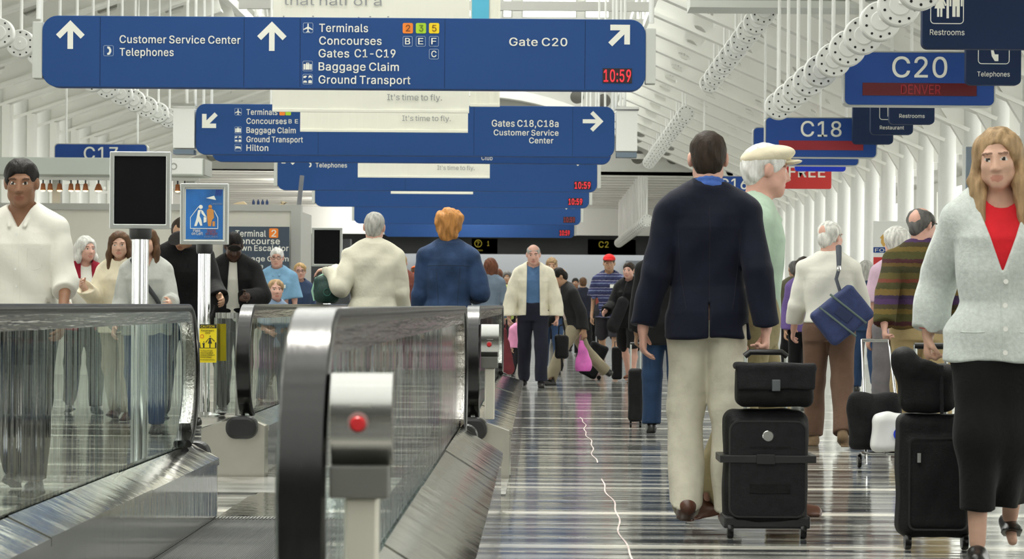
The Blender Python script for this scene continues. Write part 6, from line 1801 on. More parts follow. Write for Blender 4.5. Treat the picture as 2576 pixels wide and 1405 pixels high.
class Person:
    def __init__(self, label, px, s, yaw, h=.010, z0=0.0, **sp):
        self.sp = sp
        self.h = h
        self.sk = Skel(sp)
        self.root = thing('person', label, 'person', ((px - VX) / s, F / s, z0), R_(yaw), sp.get('group'))
        self.seed = int(px) % 97
        self.body()
    def add(self, me):
        return obj(me, self.root)
    def to_world(self, p):
        return self.root.matrix_basis @ Vector(p)
    def body(self):
        sk, sp, S = self.sk, self.sp, self.sk.S
        pts = leg_pts(sk) + arm_pts(sk) + [sk.headc, sk.headc + V3(0, 0, .13 * S)] + [sk.arm[d][2] + sk.arm[d][3] * .2 * S for d in (-1, 1)]
        lo, hi = box_of(pts, .14)
        lo[2] = 0
        f = Field(lo, hi, self.h)
        put_torso(f, sk, sp, -.012, k=.03)
        put_trapezius(f, sk, -.010)
        for sd in (-1, 1):
            put_arm(f, sk, sd, -.006)
            hip, kn, an, p = sk.leg[sd]
            b = S * (.5 + .5 * sk.bw)
            f.cap(hip, kn, .078 * b, .052 * b, k=.04)
            m = kn + (an - kn) * .32 + V3(0, -.012, 0)
            f.cap(kn, m, .050 * b, .052 * b, k=.03)
            f.cap(m, an, .050 * b, .033 * b, k=.03)
            R = rotx(-p)
            if sp.get('barefoot'):
                f.cap(an + R @ V3(0, -.03, -.05) * S, an + R @ V3(0, .12, -.062) * S, .028 * S, .020 * S, k=.03)
            put_hand(f, sk, sd)
        put_head(f, sk, sp)
        tone = sp.get('skin', 'fair')
        m = skin(tone)
        hairm = sp.get('hairm') or HAIR['brown']
        self.add(f.mesh('body', m[:3] + [HAIR['eye'], m[3]], face_pick(sk, sp)))
    def top(self, name, mat, off=.014, hem=-.06, sleeve=1.0, loose=.012, k=.035, vneck=None, open_=None, collar=None, amp=.003, flare=.0, sl_off=None, vent=False, crew=.50, collar_up=0.0):
        """shirt, sweater or jacket; sleeve = share of the forearm covered (negative: part of the upper arm)."""
        sk, sp, S = self.sk, self.sp, self.sk.S
        pts = arm_pts(sk) + [sk.root + sk.R @ V3(0, 0, hem * S), sk.neck + V3(0, 0, .06)]
        lo, hi = box_of(pts, .24)
        lo[2] = max(lo[2], 0)
        f = Field(lo, hi, self.h)
        st = stations(sp, S)
        if hem < -.09:
            a = st[1]
            hw_ = max(a[1], .172 * S * sp.get('bulk', 1.0))
            st = [((hem - .08) * S, hw_ * (1.04 + flare), a[2] * (1.06 + flare), a[3]), (a[0], a[1] + .014 * S, a[2] + .008 * S, a[3])] + st[2:]
        f.loft(sk.root, sk.R, st, off, k=.03)
        so = off if sl_off is None else sl_off
        put_trapezius(f, sk, off * .8)
        for sd in (-1, 1):
            f.cap(sk.sh[sd], sk.root + sk.R @ V3(sd * .055, -.008, .505) * S, .046 * S + off, .044 * S + off, k=.05)
            s, el, wr, d, n, t, c = sk.arm[sd]
            sv = sleeve if not isinstance(sleeve, tuple) else sleeve[0 if sd < 0 else 1]
            b = S * (.5 + .5 * sk.bw)
            if sv >= 0:
                f.cap(s, el, .046 * b + so, .041 * b + so + loose * .4, k=.014)
                e = el + (wr - el) * sv
                f.cap(el, e, .041 * b + so + loose * .4, .029 * b + so + loose * .7, k=.012)
                cut_end(f, e, wr - el, .10)
            else:
                e = s + (el - s) * (-sv)
                f.cap(s, e, .047 * b + so, .046 * b + so + loose, k=.014)
                cut_end(f, e, el - s, .12)
        f.plane(sk.root + sk.R @ V3(0, 0, hem * S), sk.R @ V3(0, 0, -1), .01)
        if amp: f.noise(fold(amp, self.seed))
        # neck opening
        nc = sk.root + sk.R @ V3(0, .012, crew + .07) * S
        f.ell(nc, V3(.072, .075, .062) * S, sk.R.T, k=.012, op='s')
        if collar:
            for i in range(14):
                a0, a1 = 2 * PI * i / 14, 2 * PI * (i + 1) / 14
                if open_ is not None or vneck is not None or collar == 'shirt':
                    if abs(((a0 + a1) / 2) - PI / 2) < .35: continue
                P = [sk.neck + sk.R @ V3(.064 * math.cos(a), .064 * math.sin(a) - .004, -.012 + collar_up - .018 * math.sin(a)) * S for a in (a0, a1)]
                up = sk.R @ V3(0, 0, .028 * S)
                for P0, r in ((0, .011),):
                    f.cap(P[0], P[1], r * S + .004, k=.012)
                    f.cap(P[0] + up, P[1] + up, .009 * S, k=.012)
        if collar == 'shirt':
            for sd in (-1, 1):
                Q = lambda x, y, z: sk.root + sk.R @ (V3(sd * x, y, z) * S)
                f.cap(Q(.062, -.01, .548), Q(.048, .055, .525), .010 * S + off * .3, .012 * S + off * .3, k=.008)
                f.cap(Q(.048, .055, .525), Q(.040, .090 + off, .470), .012 * S + off * .3, .006 * S + off * .2, k=.008)
        R = sk.R
        def cutfn(wfun, zlo, zhi):
            X, Y, Z = f.ax[0][:, None, None], f.ax[1][None, :, None], f.ax[2][None, None, :]
            q = [X - sk.root[0], Y - sk.root[1], Z - sk.root[2]]
            q = [R[0][i] * q[0] + R[1][i] * q[1] + R[2][i] * q[2] for i in range(3)]
            z = q[2] / S
            d = np.maximum(np.abs(q[0]) - wfun(z) * S, -(q[1] - .01))
            d = np.maximum(d, np.maximum(zlo - z, z - zhi) * S)
            f.put((slice(None),) * 3, d, .008, 's')
        if vneck is not None:
            zl, w = vneck
            cutfn(lambda z: np.maximum((z - zl) / (.55 - zl), 0) * w, zl, .65)
        if open_ is not None:
            wt, wb = open_
            cutfn(lambda z: wb + (wt - wb) * np.clip((z - hem) / (.55 - hem), 0, 1), hem - .3, .65)
        if vent:
            f.box(sk.root + sk.R @ V3(0, -.15, hem + .06) * S, V3(.004, .12, .10), r=.002, R=sk.R.T, k=.003, op='s')
        return self.add(f.mesh(name, mat))
    def trousers(self, mat, off=.018, cuff=.066, hem=.02, waist=.11, amp=.0035, upto=1.0, name='trousers', knee=.008):
        sk, S = self.sk, self.sk.S
        lo, hi = box_of(leg_pts(sk) + [sk.root + V3(0, 0, .2)], .26)
        f = Field(lo, hi, self.h)
        st = stations(self.sp, S)
        f.loft(sk.root, sk.R, [s for s in st if s[0] < .3 * S], off, k=.03)
        b = S * (.5 + .5 * sk.bw)
        for sd in (-1, 1):
            hip, kn, an, p = sk.leg[sd]
            if upto <= .5:
                e = hip + (kn - hip) * (upto * 2)
                f.cap(hip, e, .092 * b + off, .080 * b + off, k=.03)
                cut_end(f, e, kn - hip, .13)
            else:
                f.cap(hip + (kn - hip) * .08, kn, .088 * b + off, .056 * b + off + knee, k=.03)
                e = kn + (an - kn) * (1 + hem)
                f.cap(kn, e, .056 * b + off + knee, cuff * b, k=.03)
                cut_end(f, e, an - kn, .10)
        f.plane(sk.root + sk.R @ V3(0, 0, waist * S), sk.R @ V3(0, 0, 1))
        if amp: f.noise(fold(amp, self.seed + 5, 22, 16))
        return self.add(f.mesh(name, mat))
    def skirt(self, mat, hem=.30, off=.012, flare=.03, waist=.11, amp=.006):
        sk, S = self.sk, self.sk.S
        lo, hi = box_of(leg_pts(sk) + [sk.root + V3(0, 0, .2)], .2)
        f = Field(lo, hi, self.h)
        st = stations(self.sp, S)
        kn = [sk.leg[d][1] for d in (-1, 1)]
        an = [sk.leg[d][2] for d in (-1, 1)]
        f.loft(sk.root, sk.R, [s for s in st if s[0] < .3 * S], off, k=.03)
        zt = hem
        for sd, K, A in zip((-1, 1), kn, an):
            hip = sk.leg[sd][0]
            f.cap(hip + (K - hip) * .35, K, .100 * S, .095 * S + flare, k=.06)
            f.cap(K, K + (A - K) * .8, .095 * S + flare, .085 * S + flare, k=.09)
        mid = (kn[0] + kn[1]) / 2
        f.cap(sk.root - V3(0, 0, .14), mid, .12 * S, .10 * S, k=.05)
        f.cap(mid, (an[0] + an[1]) / 2 + V3(0, 0, .1), .10 * S, .09 * S, k=.08)
        f.plane(V3(0, 0, zt), V3(0, 0, -1))
        f.plane(sk.root + sk.R @ V3(0, 0, waist * S), sk.R @ V3(0, 0, 1))
        f.noise(lambda X, Y, Z: amp * np.sin(26 * X + 10 * Y + 2 * np.sin(4 * Z)) * np.clip((1.0 - Z), 0, 1))
        return self.add(f.mesh('skirt', mat))
    def shoes(self, mat, bulk=1.0, low=False, name='shoe'):
        sk, S = self.sk, self.sk.S
        for sd in (-1, 1):
            hip, kn, an, p = sk.leg[sd]
            lo, hi = box_of([an + V3(0, -.12, -.13), an + V3(0, .22, .06)], .05)
            f = Field(lo, hi, min(self.h, .009))
            R = rotx(-p) @ rotz(R_(-sd * 6))
            P = lambda *a: an + R @ (V3(*a) * S)
            f.cap(P(0, -.045, -.05), P(0, .07, -.056), .037 * S * bulk, .042 * S * bulk, k=.02)
            f.cap(P(0, .07, -.056), P(0, .155, -.062), .042 * S * bulk, .030 * S * bulk, k=.02)
            if not low:
                f.cap(P(0, -.025, -.03), P(0, -.02, .02), .040 * S, .038 * S, k=.03)
            f.ell(P(0, -.02, .045), V3(.035, .045, .05) * S, R.T, k=.01, op='s')
            # sole
            f.box(P(0, .05, -.078), V3(.036, .124, .010) * S * bulk, r=.006, R=R.T, k=.03)
            f.box(P(0, .05, -.16), V3(.2, .4, .075) * S, r=.002, R=R.T, op='s')
            self.add(f.mesh(name, mat))
    def hair(self, mat, style='short', amp=.0025, name='hair', extra=()):
        sk = self.sk
        s, R = sk.hs, sk.Rh
        c = sk.headc
        lo, hi = box_of([c - V3(.2, .2, .42 if style in ('long', 'bob') else .17) * s, c + V3(.2, .2, .2) * s], .0)
        f = Field(lo, hi, min(self.h, .009))
        RT = R.T if False else R.T
        E = lambda p, r, k=.02, op='u': f.ell(H(sk, *p), V3(*r) * s, R.T, k=k, op=op)
        g = {'short': 0, 'crop': .002, 'bald': -.002, 'long': .003, 'bob': .012, 'fluffy': .020, 'bun': .004, 'curly': .014}[style]
        E((0, -.016, .036), (.081 + g, .102 + g, .086 + g))
        E((0, -.052, -.022), (.066 + g, .054 + g, .066 + g * .8), k=.03)
        if style == 'fluffy':
            for a in range(9):
                an_ = 2 * PI * a / 9
                E((.07 * math.cos(an_), -.03 + .06 * math.sin(an_), .05 + .02 * math.sin(3 * an_)), (.045, .045, .045), k=.02)
            E((0, -.075, -.075), (.062, .04, .06), k=.03)
        if style in ('long', 'bob'):
            ln = -.26 if style == 'long' else -.12
            for sd in (-1, 1):
                f.cap(H(sk, sd * .070, .0, .05), H(sk, sd * .090, .012, -.08), .026 * s, .030 * s, k=.03, flat=(R @ V3(1, 0, 0), 1.3))
                f.cap(H(sk, sd * .090, .012, -.08), H(sk, sd * .088, .045 if style == 'long' else .02, ln), .030 * s, .018 * s, k=.03)
                f.cap(H(sk, sd * .065, -.055, .0), H(sk, sd * .075, -.055, ln * .95), .042 * s, .030 * s, k=.04)
            f.cap(H(sk, 0, -.075, .0), H(sk, 0, -.085, ln), .062 * s, .048 * s, k=.04, flat=(R @ V3(0, 1, 0), 1.5))
        if style == 'bun':
            E((0, -.085, .09), (.045, .045, .04), k=.02)
        for (a, b, ra, rb) in extra:
            f.cap(H(sk, *a), H(sk, *b), ra * s, rb * s, k=.03)
        if amp:
            fq = 130 if style not in ('fluffy', 'curly') else 85
            cc = c
            f.noise(lambda X, Y, Z: amp * (np.sin(fq * X + 2 * np.sin(30 * Z)) * np.sin(fq * .7 * Y + 1) + .6 * np.sin(fq * .55 * Z + fq * .8 * X)))
        # clear the face
        E((0, .100, -.045), (.078, .082, .100) if style not in ('long', 'bob') else (.066, .088, .112), k=.015, op='s')
        if style not in ('long', 'bob', 'fluffy'):
            E((0, .06, -.09), (.12, .10, .07), k=.01, op='s')
            for sd in (-1, 1):
                E((sd * .085, -.002, -.012), (.022, .026, .038), k=.008, op='s')
        if style == 'bald':
            E((0, .035, .125), (.083, .112, .074), k=.01, op='s')
        return self.add(f.mesh(name, mat))
    def cap_hat(self, mat, kind='cap', name='cap'):
        sk = self.sk
        s, R = sk.hs, sk.Rh
        c = sk.headc
        f = Field(c - .26 * s, c + .26 * s, min(self.h, .009))
        E = lambda p, r, k=.02, op='u': f.ell(H(sk, *p), V3(*r) * s, R.T, k=k, op=op)
        if kind == 'cap':
            E((0, -.012, .052), (.090, .108, .082))
            f.box(H(sk, 0, -.02, -.05), V3(.2, .2, .092) * s, r=.002, R=R.T, k=.008, op='s')
            E((0, .112, .050), (.070, .080, .012), k=.012)
        else:                                   # flat cap
            E((0, .008, .072), (.090, .116, .042), k=.03)
            E((0, -.02, .055), (.086, .103, .045), k=.02)
            f.box(H(sk, 0, -.02, -.06), V3(.2, .25, .092) * s, r=.002, R=R.T, k=.008, op='s')
            E((0, .112, .050), (.064, .050, .011), k=.012)
        return self.add(f.mesh(name, mat))
    def glasses(self):
        sk = self.sk
        mb = MB()
        s = sk.hs
        for sd in (-1, 1):
            mb.tube([H(sk, sd * .032 + .022 * math.cos(a), .098, .004 + .018 * math.sin(a)) for a in np.linspace(0, 2 * PI, 14)], .0022 * s, 6)
            mb.tube([H(sk, sd * .054, .096, .008), H(sk, sd * .082, .06, .01), H(sk, sd * .086, -.01, .004)], .0024 * s, 6)
        mb.tube([H(sk, -.011, .099, .008), H(sk, .011, .099, .008)], .0022 * s, 6)
        return mb.build('glasses', BLACKP, self.root)
HAIR = {k: pmat('hair_' + k, c, rough=.6, spec=.2, var=.35, vscale=30, bump=.5, bscale=70, stretch=(1.5, 1.5, .35)) for k, c in {
    'black': (.012, .010, .009), 'dark': (.03, .02, .014), 'brown': (.10, .052, .026), 'auburn': (.13, .05, .028), 'ginger': (.42, .19, .055),
    'blonde': (.46, .30, .13), 'grey': (.42, .41, .38), 'silver': (.66, .65, .61), 'white': (.80, .78, .73), 'darkgrey': (.12, .115, .11), 'sand': (.36, .24, .13)}.items()}
HAIR['eye'] = pmat('eye_dark', (.02, .015, .012), rough=.25)
# ================================================================== the people
C = lambda n, r, g, b, **k: cloth(n, srgb(r, g, b), **k)
def bands_mat(name, cols, period, axis='Z', bump=.4):
    """knitted or woven horizontal stripes; cols = [(position, rgb)]"""
    if name in MATS: return MATS[name]
    m = pmat(name, (.5, .5, .5), rough=.9, spec=.2, bump=bump, bscale=45)
    nt = m.node_tree
    N, L = nt.nodes.new, nt.links.new
    tc = N('ShaderNodeTexCoord'); sx = N('ShaderNodeSeparateXYZ')
    L(tc.outputs['Object'], sx.inputs[0])
    nz = N('ShaderNodeTexNoise'); nz.inputs['Scale'].default_value = 40
    L(tc.outputs['Object'], nz.inputs['Vector'])
    mu = N('ShaderNodeMath'); mu.operation = 'MULTIPLY_ADD'; mu.inputs[1].default_value = .02
    L(nz.outputs['Fac'], mu.inputs[0]); L(sx.outputs[axis], mu.inputs[2])
    dv = N('ShaderNodeMath'); dv.operation = 'DIVIDE'; dv.inputs[1].default_value = period
    L(mu.outputs[0], dv.inputs[0])
    fr = N('ShaderNodeMath'); fr.operation = 'FRACT'
    L(dv.outputs[0], fr.inputs[0])
    r = N('ShaderNodeValToRGB'); r.color_ramp.interpolation = 'CONSTANT'
    while len(r.color_ramp.elements) < len(cols): r.color_ramp.elements.new(.5)
    for e, (p, c) in zip(r.color_ramp.elements, cols):
        e.position = p; e.color = (*srgb(*c), 1)
    L(fr.outputs[0], r.inputs[0]); L(r.outputs[0], nt.nodes['Principled BSDF'].inputs['Base Color'])
    return m
NAVY = C('navy_wool', 10, 15, 33, bump=.2)
KHAKI = C('light_khaki', 205, 200, 182)
BRSHOE = pmat('brown_leather', (.09, .035, .02), rough=.35, var=.2)
BKSHOE = pmat('black_leather', (.012, .011, .011), rough=.3)
BLACKC = C('black_cloth', 14, 14, 16)
BLACK2 = C('black_knit', 19, 18, 20)
DNAVY = C('dark_navy_trousers', 32, 34, 48)
JEANS = C('blue_denim', 44, 66, 98)
WSHIRT = C('white_shirt', 222, 220, 210, var=.03, bump=.25)
# --- the man in the navy blazer, walking away with a roller case
P1 = Person('person in navy blazer and light khaki trousers walking away, pulling a black roller case', 1780, 550, 0, h=.0075, H=1.785, skin='pink', bulk=.90,
            legs=((1, 20, 24), (-6, 3, 4)), face=(-4, 4, 0), arms=({'to': (-.300, .0, .895), 'hint': (-.12, -1, 0), 'curl': 30, 'hand': (.02, .12, -1)}, {'to': (.262, -.13, .90), 'hint': (.15, -1, 0), 'curl': 80, 'hand': (-.03, -.1, -1)}))
P1.top('shirt', C('blue_shirt', 66, 98, 170), off=.008, hem=.12, collar='crew', amp=0, collar_up=.030)
bz = P1.top('blazer', NAVY, off=.024, hem=-.115, sleeve=.97, collar='shirt', vent=True, loose=.012, amp=.005, flare=.08, crew=.497)
NAVYD = pmat('navy_seam', (.002, .003, .006), rough=.8)
z_ = P1.sk.root[2]
surface_line(bz, [(0, z_ + z) for z in np.linspace(-.0, .49, 26)], .0016, 'back_seam', NAVYD, -1, .2)
for sx in (-1, 1):
    surface_line(bz, [(sx * (.105 + .035 * math.sin(k / 14 * PI * .5)), z_ + .02 + .36 * k / 14) for k in range(15)], .0013, 'side_seam', NAVYD, -1, .2)
P1.trousers(KHAKI, waist=-.03, off=.014, cuff=.080, hem=.10, knee=.016, amp=.005)
P1.shoes(BRSHOE, bulk=1.08)
P1.hair(HAIR['dark'], 'short', amp=.002)
# --- old man in a cream cap passing behind him
P2 = Person('person in cream flat cap and pale green shirt passing behind the navy blazer', 1893, 530, -88, h=.009, H=1.79, skin='pink', fem=False,
            legs=((14, 6, 0), (-10, 12, 14)), face=(8, 4, 0), arms=((-14, 3, 8, 2, 60), (-16, 4, 10, 2, 60)))
P2.top('shirt', C('pale_green_shirt', 176, 198, 178), off=.018, hem=-.02, sleeve=-.9, collar='shirt', loose=.03)
P2.trousers(C('khaki_trousers', 150, 138, 104), cuff=.08)
P2.shoes(BRSHOE); P2.hair(HAIR['white'], 'short'); P2.cap_hat(C('cream_cap', 226, 216, 190), 'flat')
# --- white shirt man with a shoulder bag
P3 = Person('white-haired person in white dress shirt and brown trousers, seen from behind', 2085, 345, -6, h=.010, H=1.645, skin='pink', bulk=1.05,
            legs=((10, 4, 0), (-12, 14, 12)), face=(-38, 0, 0), arms=((10, 12, 30), (18, 12, 55)))
P3.top('shirt', WSHIRT, off=.022, hem=.03, collar='shirt', loose=.02, amp=.005, crew=.515)
P3.trousers(C('brown_trousers', 104, 80, 66), cuff=.074, waist=.10)
P3.shoes(C('tan_shoe', 120, 100, 78)); P3.hair(HAIR['silver'], 'crop')
# --- patterned sweater
SWEATER = bands_mat('patterned_sweater', [(0, (62, 60, 40)), (.10, (92, 74, 42)), (.16, (70, 40, 44)), (.22, (74, 72, 42)), (.34, (106, 90, 48)), (.42, (70, 62, 44)), (.50, (74, 52, 88)), (.58, (60, 48, 74)), (.64, (112, 92, 52)), (.74, (72, 70, 44)), (.84, (110, 60, 48)), (.90, (88, 80, 46))], .42)
P4 = Person('balding person in brown striped patterned sweater, head turned right, pulling a luggage cart', 2316, 372, 2, h=.010, H=1.695, skin='pink', bulk=1.10,
            legs=((8, 4, 0), (-10, 12, 12)), face=(-52, 2, 0), arms=({'to': (-.30, -.28, .875), 'hint': (-.5, -.8, 0), 'curl': 75, 'hand': (0, -.3, -1)}, (10, 12, 30)))
P4.top('sweater', SWEATER, off=.03, hem=-.03, sleeve=1.0, collar='crew', loose=.022, amp=.005)
P4.trousers(C('tan_trousers', 168, 148, 108), cuff=.078)
P4.shoes(BRSHOE); P4.hair(HAIR['darkgrey'], 'bald'); P4.glasses()
# --- woman in the grey cardigan, right edge
P5 = Person('long-haired person in light grey cardigan, red top and long black skirt walking towards us', 2512, 622, 176, h=.0075, H=1.745, fem=True, skin='fair', barefoot=True, splay=0,
            legs=((-9, 26, 20), (9, 5, 0)), face=(-12, 6, 4), arms=((-14, 10, 20), {'to': (.265, -.20, .915), 'hint': (.2, -1, 0), 'curl': 70, 'hand': (0, -.15, -1)}))
P5.top('red_top', C('red_knit', 205, 34, 44), off=.010, hem=.0, amp=0, crew=.47)
cg = P5.top('cardigan', pmat('grey_cardigan', srgb(196, 202, 198), rough=.95, spec=.15, var=.10, vscale=60, bump=.22, bscale=110, sheen=.2), off=.032, hem=-.12, sleeve=.98, vneck=(.24, .11), loose=.022, amp=.005, flare=.06)
for k in range(4):
    surface_button(cg, -.012, P5.sk.root[2] + (.20 - .095 * k) * P5.sk.S, .010, pmat('pearl_button', (.8, .8, .76), rough=.2))
surface_line(cg, [(.004, P5.sk.root[2] + z) for z in np.linspace(-.115, .235, 22)], .0035, 'front_band', MATS['grey_cardigan'])
for sx in (-1, 1):
    surface_line(cg, [(sx * .115 + u, P5.sk.root[2] - .005 + abs(u) * .05) for u in np.linspace(-.045, .045, 9)], .0035, 'pocket_edge', MATS['grey_cardigan'])
P5.skirt(C('black_skirt', 7, 7, 8), hem=.21, flare=-.015)
P5.shoes(BKSHOE, low=True, name='shoe')
P5.hair(HAIR['sand'], 'long', amp=.003, extra=[((.075, .03, -.1), (.080, .10, -.30), .030, .018), ((-.080, .03, -.1), (-.10, .07, -.32), .032, .016)])
# --- behind them
P6 = Person('person with fluffy silver hair and lilac top, beside the striped sweater', 2258, 322, 10, h=.012, H=1.63, fem=True, skin='pink', legs=((8, 4, 0), (-8, 10, 10)), bulk=1.1, face=(15, 0, 0))
P6.top('blouse', C('lilac_blouse', 196, 168, 186), off=.02, hem=-.08, sleeve=-.9, loose=.03); P6.trousers(C('grey_slacks', 120, 116, 120)); P6.shoes(BKSHOE); P6.hair(HAIR['silver'], 'fluffy')
P7 = Person('small grey-haired person in blue denim behind the blue shoulder bag', 2178, 212, 0, h=.013, H=1.56, fem=True, skin='pink', legs=((8, 4, 0), (-8, 10, 10)))
P7.top('denim_jacket', C('dark_denim', 52, 66, 92), off=.02, hem=-.08); P7.trousers(JEANS); P7.shoes(BKSHOE); P7.hair(HAIR['grey'], 'bob')
P8 = Person('person in dark jacket and jeans almost hidden behind the navy blazer', 1674, 318, 0, h=.010, H=1.64, skin='tan', legs=((10, 4, 0), (-8, 12, 12)))
P8.top('teal_top', C('teal', 40, 132, 132), off=.012, hem=-.12); P8.top('jacket', BLACKC, off=.03, hem=-.18, loose=.02, open_=(.05, .05)); P8.trousers(JEANS, cuff=.08, waist=-.03); P8.shoes(BKSHOE); P8.hair(HAIR['brown'], 'short')
P9 = Person('person in black coat and flat sandals, left of the navy blazer', 1584, 190, 160, h=.012, H=1.60, fem=True, skin='pink', barefoot=True, legs=((14, 6, 0), (-12, 16, 14)), arms=((10, 14, 40), (20, 14, 50)))
P9.top('coat', BLACKC, off=.035, hem=-.12, loose=.02); P9.trousers(BLACK2, upto=.5, off=.03); P9.shoes(C('brown_sandal', 110, 70, 50), low=True, name='sandal'); P9.hair(HAIR['dark'], 'short')
POLO = bands_mat('striped_polo', [(0, (54, 58, 92)), (.3, (120, 130, 160)), (.42, (60, 62, 100)), (.7, (150, 150, 165)), (.78, (48, 50, 80))], .11)
P10 = Person('person in red cap, striped blue polo shirt and dark shorts', 1532, 166, 176, h=.012, H=1.80, skin='tan', barefoot=True, legs=((16, 5, 0), (-14, 24, 24)), arms=((6, 10, 16), (-6, 10, 16)))
P10.top('polo_shirt', POLO, off=.028, hem=-.10, sleeve=-.9, collar='shirt', loose=.035); P10.trousers(C('dark_shorts', 46, 44, 50), upto=.46, off=.03, name='shorts'); P10.shoes(BKSHOE); P10.hair(HAIR['brown'], 'short'); P10.cap_hat(C('red_cap', 212, 40, 40), 'cap')
MB().box(-.12, -.02, .165, .172, 1.28, 1.335).build('name_badge', LETTER, P10.root)
# --- man in the cream jacket, facing us
P11 = Person('bald person in open cream jacket and blue shirt walking towards us with two bags', 1341, 203, 180, h=.009, H=1.765, skin='pink', bulk=1.0,
             legs=((10, 4, 0), (-8, 12, 10)), face=(0, 8, 0), arms=({'to': (-.30, .03, .86), 'hint': (-.7, -.5, 0), 'curl': 80, 'hand': (0, 0, -1)}, {'to': (.30, .05, .86), 'hint': (.7, -.5, 0), 'curl': 80, 'hand': (0, .05, -1)}))
P11.top('shirt', C('mid_blue_shirt', 84, 116, 156), off=.012, hem=.02, collar='shirt', amp=.002)
P11.top('jacket', C('cream_jacket', 226, 220, 200), off=.038, hem=-.05, open_=(.075, .085), collar='j', loose=.03, amp=.006)
P11.trousers(DNAVY, cuff=.076); P11.shoes(BKSHOE); P11.hair(HAIR['grey'], 'bald')
# --- leaning traveller with pink bag
P12 = Person('dark-haired person in black jacket and khaki trousers striding left, leaning forward', 1446, 196, 112, h=.010, H=1.62, skin='tan', lean=16,
             legs=((34, 12, 0), (-30, 18, 30)), face=(-10, 8, 0), arms=((-24, 8, 16), (10, 8, 40)))
P12.top('jacket', C('black_leather_jacket', 34, 34, 36), off=.03, hem=-.12, loose=.02, open_=(.04, .08)); P12.top('shirt', C('print_tee', 200, 180, 176), off=.014, hem=-.02); P12.trousers(C('olive_khaki', 150, 140, 118), cuff=.08); P12.shoes(BKSHOE); P12.hair(HAIR['black'], 'short')
P13 = Person('person with curly brown updo and headband behind the cream jacket', 1387, 172, 180, h=.012, H=1.70, fem=True, skin='tan', legs=((8, 4, 0), (-8, 10, 10)))
P13.top('top', BLACK2, off=.02, hem=-.08); P13.trousers(JEANS); P13.shoes(BKSHOE); P13.hair(HAIR['sand'], 'bun', amp=.005)
P17 = Person('small child in pink jacket behind the burgundy bag', 1306, 182, 200, h=.011, H=.86, kid=True, skin='fair', legs=((10, 4, 0), (-10, 12, 10)))
P17.top('jacket', C('pink_jacket', 226, 150, 186), off=.03, hem=-.1, loose=.02); P17.trousers(C('child_trousers', 40, 40, 46)); P17.shoes(BKSHOE); P17.hair(HAIR['dark'], 'short')
# --- on the walkway
W1 = Person('grey-haired person in cream sweater on the walkway, arm resting on a green backpack', 938, 310, 2, h=.0085, H=1.745, skin='pink', bulk=1.0, z0=.013,
            legs=((3, 2, 0), (-3, 4, 0)), face=(-6, -2, 3), arms=({'to': (-.345, .06, 1.285), 'hint': (-.35, -.45, -1), 'curl': 25, 'hand': (-.95, .2, -.12)}, (6, 8, 24)))
ws = W1.top('sweater', C('cream_sweater', 212, 208, 190, var=.05), off=.034, hem=-.10, loose=.018, amp=.006)
W1.trousers(C('stone_trousers', 150, 144, 128)); W1.shoes(BRSHOE); W1.hair(HAIR['grey'], 'short', amp=.002)
W2 = Person('ginger-haired person in blue denim jacket standing on the walkway', 1128, 330, 0, h=.0085, H=1.715, skin='fair', bulk=.95, z0=.013,
            legs=((2, 2, 0), (-2, 3, 0)), splay=.5, face=(-4, 0, 0), arms=((4, 7, 22), {'to': (.20, .20, 1.085), 'hint': (.25, -1, -.2), 'curl': 30, 'hand': (.55, .8, -.1)}))
dj = W2.top('denim_jacket', C('denim_jacket', 40, 60, 92, var=.25), off=.03, hem=-.13, collar='shirt', loose=.02, amp=.006)
z_ = W2.sk.root[2]
DST = pmat('denim_seam', (.012, .022, .045), rough=.9)
surface_line(dj, [(x, z_ + .385 - .25 * x * x) for x in np.linspace(-.165, .165, 24)], .0022, 'yoke_seam', DST, -1, .2)
for sx in (-1, 1):
    surface_line(dj, [(sx * (.06 + .03 * k / 14), z_ - .10 + .47 * k / 14) for k in range(15)], .0018, 'back_seam', DST, -1, .2)
W2.trousers(JEANS, waist=-.03); W2.shoes(BKSHOE); W2.hair(HAIR['ginger'], 'fluffy', amp=.006)
# --- left lane
L1 = Person('dark-haired person in white dress shirt walking towards us at the left edge', 58, 474, 176, h=.0075, H=1.775, skin='brown', bulk=.98,
            legs=((12, 4, 0), (-10, 14, 14)), face=(8, 6, 0), arms=((8, 12, 34), (4, 12, 20)))
ls = L1.top('shirt', WSHIRT, off=.020, hem=-.04, sleeve=(.25, .25), vneck=(.46, .05), collar='shirt', loose=.018, amp=.006)
z_ = L1.sk.root[2]
for sx in (-.017, .017):
    surface_line(ls, [(sx, z_ + z) for z in np.linspace(-.03, .455, 26)], .0020, 'placket', WSHIRT)
for k in range(5):
    surface_button(ls, 0, z_ + .43 - .09 * k, .006, pmat('pearl_button', (.8, .8, .76), rough=.2))
surface_line(ls, [(-.13, z_ + .36), (-.13, z_ + .26), (-.095, z_ + .245), (-.06, z_ + .26), (-.06, z_ + .36), (-.095, z_ + .36), (-.13, z_ + .36)], .0020, 'breast_pocket', WSHIRT)
L1.trousers(BLACKC, waist=-.0); L1.shoes(BKSHOE); L1.hair(HAIR['black'], 'crop')
L2 = Person('white-haired person in dark red vest and white blouse', 212, 277, -160, h=.011, H=1.60, fem=True, skin='pink', legs=((8, 4, 0), (-8, 10, 10)), face=(20, 0, 0), arms=((10, 10, 30), (16, 10, 60)))
L2.top('blouse', WSHIRT, off=.016, hem=-.02, loose=.02); L2.top('vest', C('dark_red_vest', 140, 24, 44), off=.03, hem=-.1, sleeve=-.05, open_=(.05, .08)); L2.trousers(BLACKC); L2.shoes(BKSHOE); L2.hair(HAIR['silver'], 'bob')
